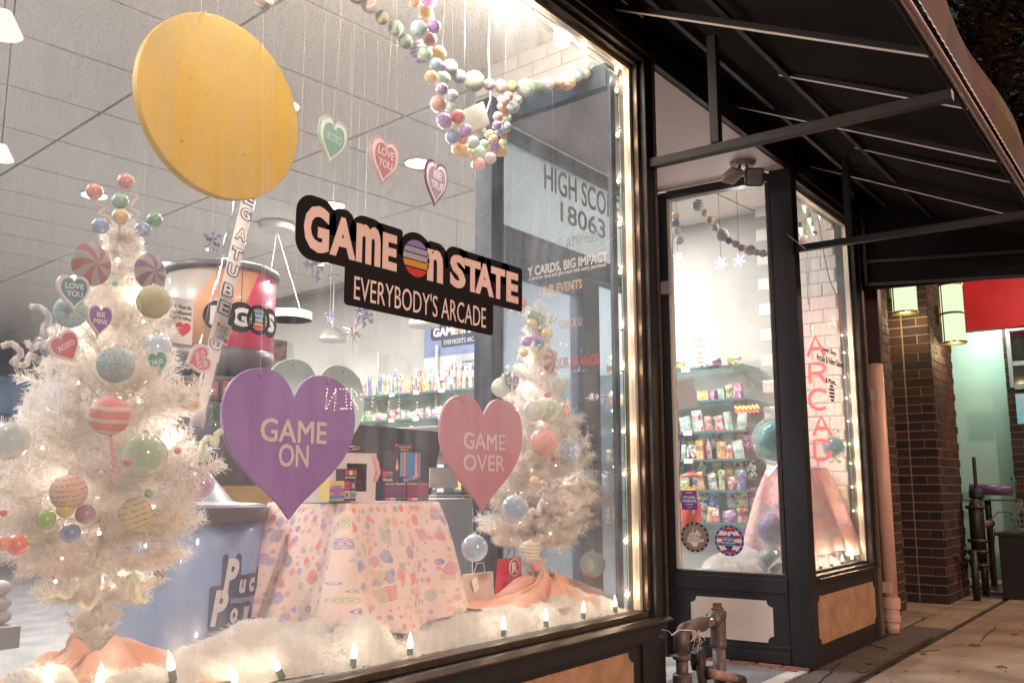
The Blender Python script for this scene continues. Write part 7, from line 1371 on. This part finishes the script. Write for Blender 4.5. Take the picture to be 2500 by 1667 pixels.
# ================================================================== FAR WINDOW CONTENTS: table, cellophane sweets
y0 = .32; a_, b_ = at(1858, 1075, .30), at(1895, 1075, .30); zt_ = at(1875, 1073, .30).z
X0, X1 = a_.x, b_.x + .05
t2 = thing('side_table', 'small table under the candy print cloth in the far window', 'table', ((X0 + X1) / 2, .5, .6)); build(MB().box((X0, .30, zt_ - .03), (X1, .66, zt_ - .006)), 'tabletop', white, t2); build(MB().box(((X0 + X1) / 2 - .02, .46, .6), ((X0 + X1) / 2 + .02, .5, zt_ - .031)), 'leg', white, t2)
draped('pink candy print tablecloth on the tall table in the far window', [(X0, .30), (X1, .30), (X1, .66), (X0, .66)], zt_, .72, .20, 9, candycloth('candy_print_cloth2', (.56, .34, .33)), ((X0 + X1) / 2, .48, zt_), nf=(8, 6))
def wrapped(u, v, r, y, col, lb, grp=None):
    p = at(u, v, y) if y is not None else onret(u, v); rr = r * mpp(p); t = thing('wrapped_candy', lb, 'giant wrapped candy', tuple(p), grp); build(MB().ball(p, rr * .86, 24, 14), 'candy_ball', M('wc%s' % str(col[0]), col, .3, coat=.6), t, smooth=True)
    rw = random.Random(int(u)); me = mesh_from(MB().ball((0, 0, 0), 1, 30, 18, fn=lambda d: 1 + rw.uniform(-.03, .05)), 'wrap'); me.materials.append(cello); inst(me, 'wrap', t, p, None, rr)
    for sg_ in (1, -1):
        mb = MB(); n = 22; vs = [p + Vector((0, 0, sg_ * rr * .96))]
        for k in range(n): a = 2 * math.pi * k / n; q = rr * (.55 + .12 * math.sin(k * 2.7)); vs.append(p + Vector((math.cos(a) * q, math.sin(a) * q, sg_ * rr * (1.45 + .12 * math.cos(k * 3.1)))))
        build(mb.add(vs, [(0, 1 + k, 1 + (k + 1) % n) for k in range(n)]), 'wrap_tail', cello, t)
teal = (.20, .58, .56)
tc1 = atX(1785, 1012, 6.98); 
def wrappedP(p, rpx, col, lb): 
    rr = rpx * mpp(p); t = thing('wrapped_candy', lb, 'giant wrapped candy', tuple(p)); build(MB().ball(p, rr * .86, 24, 14), 'candy_ball', M('wc%s' % str(col[0]), col, .3, coat=.6), t, smooth=True)
    rw = random.Random(int(rpx * 7)); me = mesh_from(MB().ball((0, 0, 0), 1, 30, 18, fn=lambda d: 1 + rw.uniform(-.03, .05)), 'wrap'); me.materials.append(cello); inst(me, 'wrap', t, p, None, rr)
    for sg_ in (1, -1):
        mb = MB(); n = 22; vs = [p + Vector((0, 0, sg_ * rr * .96))]
        for k in range(n): a = 2 * math.pi * k / n; q = rr * (.50 + .12 * math.sin(k * 2.7)); vs.append(p + Vector((math.cos(a) * q, math.sin(a) * q, sg_ * rr * (1.35 + .12 * math.cos(k * 3.1)))))
        build(mb.add(vs, [(0, 1 + k, 1 + (k + 1) % n) for k in range(n)]), 'wrap_tail', cello, t)
wrappedP(tc1, 56, teal, 'giant teal cellophane wrapped candy seen in the narrow pane'); wrappedP(at(1916, 1025, .17), 27, (.16, .50, .55), 'teal cellophane wrapped candy beside the neon D in the far window')
wrappedP(atX(1775, 1215, 6.86), 42, (.46, .30, .56), 'giant purple wrapped candy low in the narrow pane'); wrappedP(atX(1770, 1285, 6.75), 30, (.45, .52, .50), 'crumpled grey green cellophane candy on the cotton in the narrow pane')
# yellow foil grass burst
p = at(1925, 1095, .5); t = thing('foil_grass', 'yellow foil strands bursting beside the far candy table', 'foil strands', tuple(p)); rn2 = random.Random(4); mb = MB()
for k in range(60): d = Vector((rn2.gauss(.2, .6), rn2.gauss(0, .3), rn2.gauss(-.3, .6))).normalized(); L_ = rn2.uniform(.1, .30); s_ = d.orthogonal().normalized() * .004; mb.add([p + s_, p - s_, p + d * L_], [(0, 1, 2)])
build(mb, 'strand', M('foil_yellow', (.80, .55, .18), .3, metal=.3), t, kind='stuff')
# red toy shape by the post, pink edge
# pompom garland in the far windows
g2 = thing('pompom_garland', 'sagging garland of pompom balls seen through the narrow pane', 'garland', tuple(atX(1680, 560, 6.7))); cord = []
for i, (u, v, r, c) in enumerate(((1552, 497, 10, 'sw_peach'), (1552, 513, 10, 'navy'), (1554, 530, 10, 'wgreen'), (1560, 552, 10, 'lilac'), (1603, 472, 14, 'sw_blue'), (1619, 490, 9, 'yellow'), (1631, 507, 10, 'pink'), (1643, 523, 9, 'lilac'), (1658, 539, 15, 'wgreen'), (1674, 552, 9, 'navy'), (1690, 560, 9, 'grey'), (1703, 569, 9, 'pink'), (1722, 574, 13, 'sw_pink'), (1738, 580, 8, 'wgreen'), (1752, 582, 9, 'sw_blue'), (1768, 582, 9, 'yellow'))):
    p = atX(u, v, 6.72 + (.12 if u < 1580 else 0)); ballinst(pom[i % 3], gmat(c), 'ball', g2, p, r * mpp(p)); 
    if u > 1580: cord.append(p)
build(MB().tube(cord, .002, 5), 'cord', nyl, g2)
g3 = thing('pompom_garland', 'short end of pompom garland at the left side of the far window', 'garland', tuple(at(1840, 540, .3)))
for i, (u, v, r, c) in enumerate(((1850, 535, 8, 'green'), (1845, 547, 10, 'sw_purple'), (1838, 556, 9, 'pink'), (1838, 568, 8, 'white'))): p = at(u, v, .3); ballinst(pom[i % 3], gmat(c), 'ball', g3, p, r * mpp(p))

# ================================================================== STREET SIDE OBJECTS
# floodlight under the soffit
p = atZ(1706, 374, 3.63); fl_ = thing('floodlight', 'twin-head security floodlight under the entrance soffit, lamps off', 'floodlight', tuple(p)); fm = M('flood_housing', (.40, .34, .30), .45, var=.15, vs=20); fd = M('flood_dark', (.10, .09, .09), .4)
build(MB().lathe([(.0, -.030), (.075, -.028), (.092, -.012), (.095, 0)], p, 28), 'mount_plate', fm, fl_, smooth=True)
lens = M('flood_lens', (.42, .38, .36), .2, bump=1., bs=60)
for (u, v, w_, h_, dr, lb) in ((1684, 408, 46, 34, (-.15, -.45, -1), 0), (1733, 407, 48, 48, (-.85, -.65, -.35), 1)):
    c = atZ(u, v, 3.50); c = C0 + (c - C0) * ((p - C0).length / (c - C0).length * .985); mp = mpp(c); d = Vector(dr).normalized(); rt = d.cross(Vector((0, 0, 1))).normalized() * -1; rt = rt if rt.dot(Vector((_sf, -_cf, 0))) > 0 else -rt; up = rt.cross(d); up = up if up.z > 0 else -up
    S_ = .135; build(MB().prism(rrect(S_ * 1.0, S_ * 1.0, .02), c, rt, up, rt.cross(up), .035), 'lamp_head', fd if lb else fm, fl_, bevel=.003)
    nn = rt.cross(up)
    ff = c + nn * .0006; build(MB().prism(rrect(S_ * .80, S_ * .80, .012), ff, rt, up, nn, .001), 'lens', lens, fl_)
    for k in range(-3, 4): build(MB().obox(ff + rt * (k * S_ * .105) + nn * .0015, rt * .0012, up * S_ * .37, nn * .001), 'lens_rib', fm, fl_); build(MB().obox(ff + up * (k * S_ * .105) + nn * .0015, rt * S_ * .37, up * .0012, nn * .001), 'lens_rib', fm, fl_)
    build(MB().tube([p + Vector(((c - p).x * .3, (c - p).y * .3, -.03)), p.lerp(c, .6) + Vector((0, 0, -.01)), c - nn * .02 + up * S_ * .45], .012, 8), 'arm', fm, fl_, smooth=True)
# downpipe
dpm = M('downpipe_paint', (.66, .40, .31), .45, var=.08, vs=6); X, Y = 8.46, -.02
dp = thing('downpipe', 'salmon painted plastic downpipe at the right end of the shop front', 'downpipe', (X, Y, 0))
zj = at(2036, 845, Y).z; build(MB().tube([(X, Y, .22), (X, Y, zj)], .062, 24), 'pipe', dpm, dp, smooth=True); build(MB().tube([(X, Y, .008), (X, Y, .10)], .058, 24), 'pipe_foot', dpm, dp, smooth=True)
build(MB().lathe([(.062, .10), (.072, .105), (.072, .15), (.066, .155), (.066, .21), (.078, .215), (.078, .30), (.064, .305)], (X, Y, 0), 28), 'coupling', dpm, dp, smooth=False); build(MB().box((X - .06, Y - .07, zj), (X + .055, Y + .06, 3.9)), 'metal_downspout', M('spout_dark', (.05, .03, .03), .4), dp, bevel=.01)
for z in (.40, 2.05): build(MB().box((X - .16, Y - .05, z - .045), (X - .135, Y + .02, z + .045)), 'clip_plate', M('clip_pale', (.50, .40, .34), .4), dp, bevel=.003); build(MB().box((X - .1349, Y - .035, z - .015), (X - .06, Y - .01, z + .015)), 'clip_arm', M('clip_pale'), dp, bevel=.003)
# brick piers
mort = M('mortar', (.26, .22, .17), .95, bump=.4, bs=80); bricks = [M('brick_%d' % i, c, .8, col2=tuple(x_ * .6 for x_ in c), vs=12, bump=.5, bs=60) for i, c in enumerate(((.062, .024, .017), (.042, .019, .014), (.078, .030, .020), (.028, .016, .014)))]  # brick colours darkened, standing in for shade from a canopy above
def brickface(par, o, rt, out, W, H, z0=0., bw=.235, bh=.086, joint=.013, start=0):
    o = Vector(o); rt = Vector(rt); out = Vector(out); rows = int(H / (bh + joint))
    for r_ in range(rows):
        x_ = 0 if (r_ + start) % 2 == 0 else -bw / 2
        while x_ < W - .02:
            a, b = max(x_, 0), min(x_ + bw, W)
            if b - a > .03:
                key = (round(b - a, 2), r_ % 1); c = o + rt * ((a + b) / 2) + Vector((0, 0, z0 + r_ * (bh + joint) + bh / 2)); pr = random.uniform(.006, .011)
                k = (round(b - a, 2), abs(rt.x) > .5)
                if k not in _bk:
                    _bk[k] = [];
                    for m_ in bricks:
                        me = mesh_from(MB().box((-(b - a) / 2, -.006, -bh / 2), ((b - a) / 2, .02, bh / 2)), 'brick'); me.materials.append(m_); _bk[k].append(me)
                ob = bpy.data.objects.new('brick', random.choice(_bk[k])); COL.objects.link(ob); ob.parent = par; ob.location = c + out * (pr - .004) - wloc(par); ob.rotation_euler = (random.uniform(-.01, .01), 0, math.atan2(rt.y, rt.x))
            x_ += bw + joint
_bk = {}
pa = thing('brick_pier', 'dark brick pier just behind the downpipe with the nearer lantern', 'brick pier', (9.6, .4, 0)); build(MB().box((8.9, .30, 0), (10.2, 1.2, 4.3)), 'mortar_core', mort, pa); brickface(pa, (9.2, .30, .0), (1, 0, 0), (0, -1, 0), 1.0, 4.0)
pb = thing('brick_pier', 'brick pier with the lower lantern and a pale vertical mortar joint', 'brick pier', (11.4, .3, 0)); build(MB().box((10.92, .045, 0), (12.0, .9, 4.3)), 'mortar_core', mort, pb); brickface(pb, (10.92, .045, 0), (1, 0, 0), (0, -1, 0), 1.08, 4.0, bw=.25); brickface(pb, (10.92, .32, 0), (0, -1, 0), (-1, 0, 0), .272, 4.0, bw=.28, start=0); brickface(pb, (10.92, .62, 0), (0, -1, 0), (-1, 0, 0), .28, 4.0, bw=.29, start=1)
pc_ = thing('brick_pier', 'narrow brick pier lit orange at the right edge beyond the mint wall', 'brick pier', (14.2, -.3, 0)); build(MB().box((13.9, -.52, 0), (15.6, -.25, 4.4)), 'mortar_core', mort, pc_)
brickface(pc_, (13.9, -.25, 1.1), (0, -1, 0), (-1, 0, 0), .26, 2.5, bw=.27); brickface(pc_, (13.9, -.525, 0), (1, 0, 0), (0, -1, 0), 1.3, 3.2, bw=.26)
# lanterns (lit)
lg = lum('lantern_glass', (.80, .95, .60), .85); brass = M('lantern_brass', (.22, .17, .05), .3, metal=.8)
def lantern(X, u0, u1, v0, v1, lb, halves):
    c = atX((u0 + u1) / 2, (v0 + v1) / 2, X); mp = mpp(c); w_ = (u1 - u0) / 2 * mp; h_ = (v1 - v0) / 2 * mp; t = thing('wall_lantern', lb, 'wall lantern', tuple(c), 'lit wall lanterns on the brick piers')
    build(MB().lathe([(w_ * .96, -h_ + .02), (w_ * .96, -.012 if halves else h_ - .02)], c, 24), 'glass', lg, t, smooth=True)
    if halves: build(MB().lathe([(w_ * .96, .012), (w_ * .96, h_ - .02)], c, 24), 'glass', lg, t, smooth=True); build(MB().lathe([(w_ * 1.0, -.012), (w_ * 1.04, 0), (w_ * 1.0, .012)], c, 24), 'middle_band', brass, t)
    for z in (-h_, h_ - .02): build(MB().lathe([(w_ * .90, z), (w_ * 1.05, z), (w_ * 1.05, z + .02), (w_ * .90, z + .02)], c, 24), 'band', brass, t)
    build(MB().prism(disc(w_ * .9, 20), c - Vector((0, 0, h_ - .004)), (1, 0, 0), (0, -1, 0), (0, 0, -1), .003), 'base_glass', lg, t)
    for a in (2.4, 5.6): build(MB().bar(c + Vector((math.cos(a) * w_ * 1.02, math.sin(a) * w_ * 1.02, -h_)), c + Vector((math.cos(a) * w_ * 1.02, math.sin(a) * w_ * 1.02, h_)), .012, .012, (0, 1, 0)), 'rib', brass, t)
    build(MB().box((c.x - .05, c.y + w_ * 1.05, c.z - .1), (c.x + .05, c.y + w_ * 1.05 + .22, c.z + .1)), 'wall_bracket', brass, t); lamp('POINT', 'lantern_and_fill_light', c + Vector((0, -.0, -h_ - .08)), 9, (1., .80, .42), .06); return t
lantern(10.6, 2048, 2103, 600, 722, 'lit cylindrical wall lantern half hidden under the awning end', False); lantern(11.35, 2163, 2213, 652, 790, 'lit two-part cylindrical wall lantern in front of the red sign', True)
# red fascia, mint wall, shutter bar, window frame
rf = thing('red_fascia', 'plain red sign fascia of the next shop', 'sign fascia', (13.4, -.6, 3.6)); a_ = atX(2200, 762, 13.2); build(MB().box((13.2, -2.2, 3.31), (13.35, .6, 4.5)), 'fascia_board', M('fascia_red', (.60, .02, .03), .55, var=.1, vs=3, bump=.2, bs=40), rf)
mw = build(MB().box((14.3, -.30, 0), (14.5, 2.4, 4.3)), 'wall', M('mint_render', (.42, .58, .48), .85, col2=(.37, .52, .43), vs=3, bump=.3, bs=60)); tag(mw, 'smooth mint green wall of the alley beyond the brick pier', 'wall')
rs = MB(); c = atX(2290, 1250 - 20, 14.28); rs.tube([Vector((14.285, c.y + .55 * math.cos(R(a)), 1.0 + .30 * math.sin(R(a)) - .05)) for a in range(0, 181, 12)], .012, 6)
sb = build(MB().tube([atX(2228, 1124, 13.6), atX(2325, 1124, 13.6)], .075, 14), 'padded_rail', M('purple_vinyl', (.10, .06, .13), .4), origin=tuple(atX(2280, 1124, 13.6)), smooth=True); tag(sb, 'dark purple padded rail across the foot of the mint wall', 'rail')
tt_ = thing('patio_table', 'small black pedestal table top in front of the mint wall', 'table', tuple(atX(2270, 1145, 12.9))); a_ = atX(2268, 1147, 12.9); build(MB().lathe([(0, -.012), (.36, -.012), (.38, 0), (0, .012)], a_, 24), 'table_top', M('table_black', (.03, .03, .035), .3), tt_); build(MB().tube([a_ - Vector((0, 0, .012)), (a_.x, a_.y, .03)], .04, 10), 'pedestal', M('table_black'), tt_); build(MB().lathe([(0.3, 0), (.28, .03), (0, .04)], (a_.x, a_.y, .001), 20), 'foot', M('table_black'), tt_)
wf = thing('bar_window', 'white framed window at the right edge of the picture', 'window', tuple(atX(2340, 820, 13.7))); A_, B_ = atX(2309, 756, 13.7), atX(2312, 890, 13.7); fr = M('frame_pale', (.42, .55, .55), .5)
build(MB().box((13.68, A_.y - .05, B_.z), (13.76, A_.y, A_.z)), 'frame_stile', fr, wf)
for z in (A_.z, (A_.z + B_.z) / 2 - .08, B_.z): build(MB().box((13.69, A_.y - 1.3, z - .03), (13.75, A_.y - .051, z + .03)), 'frame_bar', fr, wf)
build(MB().box((13.72, A_.y - 1.3, B_.z + .04), (13.73, A_.y - .052, A_.z - .04)), 'pane', M('dark_glass', (.012, .008, .012), .1), wf)
# little lit screen at edge
p = atX(2345, 940, 13.0); t = thing('lit_poster', 'small lit teal poster at the right edge', 'poster', tuple(p)); build(MB().box((13.0, p.y - .25, p.z - .18), (13.02, p.y + .05, p.z + .20)), 'print', M('poster_teal', (.08, .36, .40), .4, col2=(.5, .3, .3), vs=9, emit=(.1, .5, .55), es=.4), t)
# black standpipe (twin siamese) silhouette
p = atZ(2258, 1372, 0); bx, by = p.x, p.y; stp = thing('standpipe', 'black fire standpipe with side outlet standing beside the brick pier', 'standpipe', (bx, by, 0)); bk = M('iron_black', (.02, .017, .017), .45, bump=.4, bs=60)
S_ = mpp(p)
def P2(u, v): q = at(u, v, by); return q
for du in (-14, 8): q = P2(2258 + du, 1372); build(MB().tube([(q.x, by, 0), (q.x, by, .55)], .038, 12), 'pipe', bk, stp, smooth=True)
q0 = P2(2246, 1240); build(MB().tube([(q0.x, by, .45), (q0.x, by, 1.02), (q0.x + .03, by, 1.10)], [.075, .075, .05], 14), 'valve_body', bk, stp, smooth=True); build(MB().tube([(q0.x + .16, by, .4), (q0.x + .16, by, 1.22)], .058, 12), 'riser', bk, stp, smooth=True); build(MB().lathe([(.075, 1.12), (.085, 1.14), (.085, 1.20), (.05, 1.24), (.02, 1.24), (.02, 1.60), (0, 1.60)], (q0.x + .14, by, 0), 14), 'valve_cap', bk, stp)
for z in (.35, .50, .62, 1.0): build(MB().lathe([(.10, z), (.115, z + .02), (.10, z + .04)], (q0.x, by, 0), 16), 'flange', bk, stp)
for k, z in enumerate((.32, .42)): build(MB().tube([(q0.x, by, z), (q0.x - .42, by + .08, z + .16)], .022, 8), 'side_pipe', bk, stp, smooth=True)
build(MB().tube([(q0.x + .22, by, .82), (q0.x + .50, by - .05, .82)], .04, 12), 'outlet', M('outlet_tan', (.22, .15, .12), .5), stp, smooth=True); build(MB().tube([(q0.x + .5, by - .05, .82), (q0.x + .58, by - .05, .82)], .046, 12), 'outlet_cap', bk, stp, smooth=True)
build(MB().tube([(q0.x + .55, by - .05, .85), (q0.x + .8, by - .1, .95), (q0.x + 1.1, by - .2, .93)], .006, 6), 'chain', bk, stp)
o = build(MB().tube([P2(2285, 1215), P2(2282, 1270), P2(2268, 1320), P2(2255, 1340)], .006, 6), 'hose', bk, origin=tuple(P2(2285, 1215)), smooth=True); tag(o, 'thin black hose drooping beside the standpipe', 'hose')
# planter box at right edge
p = atZ(2340, 1372, 0); t = thing('planter_box', 'black square planter with dark shrub at the right edge', 'planter', (p.x, p.y, 0)); build(MB().box((p.x - .25, p.y - .7, 0), (p.x + .35, p.y + .12, .70)), 'box', M('planter_black', (.022, .02, .02), .5), t, bevel=.01); build(MB().box((p.x - .28, p.y - .73, .701), (p.x + .38, p.y + .15, .74)), 'rim', M('planter_black'), t, bevel=.006)
lv = MB(); rl = random.Random(9)
for k in range(900): c = Vector((p.x + rl.gauss(.05, .12), p.y + rl.gauss(-.30, .12), .78 + abs(rl.gauss(0, .22)))); d = Vector((rl.gauss(0, 1), rl.gauss(0, 1), rl.gauss(0, 1))).normalized() * .05; e = d.orthogonal().normalized() * .018; lv.add([c, c + d * .5 + e, c + d, c + d * .5 - e], [(0, 1, 2, 3)])
build(lv, 'foliage', M('leaf_dark', (.05, .06, .035), .5), t, kind='stuff')
for k in range(5): build(MB().tube([(p.x + rl.gauss(.05, .06), p.y + rl.gauss(-.2, .08), .70), (p.x + rl.gauss(.05, .12), p.y + rl.gauss(-.2, .15), 1.35)], .008, 6), 'stem', M('stem_dark', (.04, .03, .02), .7), t)
# gas meter piping in front of the entrance
gp_ = M('galv_pipe', (.17, .135, .13), .5, metal=.35, col2=(.10, .075, .07), vs=18, bump=.25, bs=90); rust = M('rust_iron', (.24, .11, .06), .8, col2=(.13, .06, .04), vs=40, bump=.5, bs=120); gdark = M('regulator_iron', (.06, .052, .05), .5, metal=.3, col2=(.035, .03, .03), vs=14, bump=.3, bs=60)
gy = -.10
gs = thing('gas_regulator', 'weathered gas pipes and regulator with white twine in front of the entrance', 'gas regulator', tuple(at(1600, 1500, gy)))
A = at(1648, 1568, gy); top_ = at(1648, 1402, gy); mp = mpp(top_); rB = 16 * mp
build(MB().tube([(top_.x, gy, -.02), (top_.x, gy, at(1648, 1470, gy).z)], rB * .92, 20), 'riser', gp_, gs, smooth=True)
build(MB().lathe([(rB * 1.15, at(1648, 1485, gy).z), (rB * 1.2, at(1648, 1478, gy).z), (rB * 1.12, at(1648, 1468, gy).z), (rB * 1.12, at(1648, 1420, gy).z), (rB * 1.25, at(1648, 1415, gy).z), (rB * 1.25, at(1648, 1403, gy).z), (rB * .9, at(1648, 1400, gy).z), (0, at(1648, 1400, gy).z)], (top_.x, gy, 0), 22), 'tee', gp_, gs)
build(MB().lathe([(rB * .9, 0), (rB * .9, .012), (rB * .6, .016)], (top_.x, gy, at(1648, 1400, gy).z), 20), 'plug_collar', rust, gs); zc_ = at(1648, 1400, gy).z; build(MB().box((top_.x - rB * .5, gy - rB * .5, zc_ + .016), (top_.x + rB * .5, gy + rB * .5, zc_ + .038)), 'square_plug', rust, gs, bevel=.003)
# elbow pipe to the left: comes towards the street-left
q1 = at(1568, 1470, gy - .02); zl = at(1568, 1447, gy).z; el = Vector((q1.x, gy, zl))
tee = Vector((top_.x, gy, zl + .012)); arc = []
elx = at(1566, 1500, gy).x; r_e = .055
for i in range(9): a = math.pi / 2 * i / 8; arc.append(Vector((elx + r_e - r_e * math.cos(a), gy, zl - r_e + r_e * math.sin(a) + .0)))
build(MB().tube([tee, tee.lerp(arc[-1], .55)], rB * .80, 18), 'cross_pipe', M('bright_pipe', (.42, .36, .34), .25, metal=.8), gs, smooth=True); build(MB().tube([tee.lerp(arc[-1], .5)] + arc[::-1] + [Vector((elx, gy, zl - .10))], rB * 1.0, 18), 'elbow', gp_, gs, smooth=True)
build(MB().tube([tee - Vector((rB * 1.0, 0, 0)), tee - Vector((rB * 2.0, 0, 0))], rB * 1.15, 18), 'tee_collar', gp_, gs, smooth=True)
zA = at(1566, 1510, gy).z; build(MB().lathe([(rB * 1.12, zA - .008), (rB * 1.25, zA), (rB * 1.25, zA + .012), (rB * 1.05, zA + .018)], (elx, gy, 0), 20), 'elbow_collar', gp_, gs); build(MB().tube([(elx, gy, zA - .12), (elx, gy, zA)], rB * .82, 18), 'threaded_pipe', gp_, gs, smooth=True)
zB = at(1566, 1552, gy).z; build(MB().lathe([(rB * 1.3, zB - .10), (rB * 1.3, zB + .005), (rB * 1.1, zB + .012)], (elx, gy, 0), 20), 'union', gp_, gs)
rc_ = at(1612, 1545, gy - .03); build(MB().lathe([(.0, -.022), (.062, -.018), (.085, -.006), (.085, .006), (.062, .018), (0, .024)], rc_, 26, axis=(.35, -1, .1)), 'diaphragm', gdark, gs, smooth=False); build(MB().lathe([(.035, .018), (.03, .06), (0, .062)], rc_, 18, axis=(.35, -1, .1)), 'cap', gdark, gs)
v0 = at(1606, 1500, gy - .0); build(MB().obox(rc_ + Vector((-.0, .02, .07)), (.045, 0, .012), (0, .022, 0), (-.012, 0, .045)), 'valve_plate', gdark, gs, bevel=.006)
oa, ob_ = at(1632, 1545, gy - .10), at(1705, 1562, gy - .10); build(MB().tube([oa, oa.lerp(ob_, .72)], .024, 16), 'labelled_pipe', M('pipe_label', (.40, .33, .30), .6, col2=(.28, .12, .08), vs=14), gs, smooth=True); build(MB().tube([oa.lerp(ob_, .72), ob_], .027, 16), 'end_cap', gdark, gs, smooth=True)
tw_ = MB(); rt_ = random.Random(6); kc = at(1597, 1450, gy - .04)
for k in range(16):
    pts = [kc + Vector((rt_.gauss(0, .018), -.01 + rt_.gauss(0, .008), rt_.gauss(0, .008)))]; dr = rt_.choice([-1, 1, 1]); 
    for q in range(6): pts.append(pts[-1] + Vector((dr * rt_.uniform(0, .014), rt_.gauss(0, .004), rt_.uniform(-.022, .004))))
    tw_.tube(pts, .0013, 4)
for k in range(7): tw_.tube([Vector((kc.x - .03 + k * .006, gy + math.cos(a) * rB * 1.08, kc.z - .012 + math.sin(a) * rB * 1.08)) for a in [2 * math.pi * i / 14 for i in range(14)]], .0016, 4, closed=True)
tw_.tube([kc + Vector((-.03, 0, .01)), at(1560, 1446, gy - .04), at(1542, 1458, gy - .04)], .003, 5); tw_.tube([at(1548, 1460, gy - .04), at(1535, 1448, gy - .04), at(1520, 1445, gy - .04)], .0012, 4)
build(tw_, 'twine', M('twine', (.66, .60, .52), .9), gs)
# small latch box by door
p = atX(1528, 660, 6.35); t = thing('door_closer_box', 'small grey metal box on the door jamb high up', 'metal box', tuple(p)); build(MB().box((p.x - .04, p.y - .05, p.z - .06), (p.x, p.y + .02, p.z + .04)), 'case', M('box_grey', (.22, .17, .16), .5), t, bevel=.004)
lw_ = build(MB().tube([at(1810, 540, -.2), at(1850, 572, -.35)], .003, 5), 'loose_wire', M('clip_pale'), origin=tuple(at(1810, 540, -.2))); tag(lw_, 'short loose pale wire end under the awning strut', 'wire')

# fluorescent batten over the alley between the piers (its glow lights the mint wall and the red fascia)
t = thing('batten_light', 'lit fluorescent batten light over the alley, behind the red fascia', 'batten light', (13.65, -.2, 3.7)); build(MB().box((13.6, -.9, 3.72), (13.7, .5, 3.77)), 'housing', white, t); build(MB().box((13.62, -.85, 3.69), (13.68, .45, 3.719)), 'tube', lum('batten_glow', (.8, 1., .88), 6), t)
l_ = lamp('AREA', 'batten_glow', (13.65, -.2, 3.66), 24, (.82, 1., .90), .5); aim(l_, (14.4, -.1, 1.6))
l_ = lamp('POINT', 'lantern_and_fill_light', (12.2, -.8, 3.7), 14, (1., .86, .70), .1)  # added front fill for the red fascia, away from any lantern

# street tree whose brown autumn crown hangs over the road beyond the awning (upper right corner)
t = thing('street_tree', 'brown leaved street tree dim behind the awning edge at the upper right', 'tree', (15.5, -4.0, 0)); bark = M('bark', (.08, .055, .04), .9, bump=.6, bs=30)
build(MB().tube([(15.5, -4.0, 0), (15.45, -3.9, 2.5), (15.2, -3.6, 4.6), (14.9, -3.0, 6.2)], [.16, .13, .10, .05], 10), 'trunk', bark, t, smooth=True)
rl = random.Random(31)
for k in range(9):
    a = Vector((15.2, -3.6, 4.4 + k * .2)); b = Vector((15 + rl.uniform(-3.0, 2.5), -2.0 + rl.uniform(-2.0, 1.2), rl.uniform(5.8, 9.4))); build(MB().tube([a, a.lerp(b, .5) + Vector((0, 0, .3)), b], [.05, .03, .01], 6), 'limb', bark, t, smooth=True)
lv = MB()
for k in range(34000):
    q = Vector((rl.gauss(0, 1), rl.gauss(0, 1), rl.gauss(0, 1))).normalized() * rl.uniform(.4, 1) ** .5; cc = [(15.0, -1.9, 7.6, 2.6), (13.4, -1.6, 7.2, 1.7), (16.8, -1.6, 8.2, 2.2), (14.6, -.9, 8.8, 1.9), (16.2, -1.2, 6.3, 1.5)][k % 5]
    c = Vector(cc[:3]) + q * cc[3]; c += Vector((noise.noise(c * 1.3), noise.noise(c * 1.3 + Vector((9, 0, 0))), 0)) * .4
    if noise.noise(c * .9) < -.12: continue
    d = Vector((rl.gauss(0, 1), rl.gauss(0, 1), rl.gauss(0, 1))).normalized() * .10; e = d.orthogonal().normalized() * .045; lv.add([c - d, c + e, c + d, c - e], [(0, 1, 2, 3)])
build(lv, 'crown', M('autumn_leaf', (.075, .042, .018), .6, var=.5, vs=2), t)
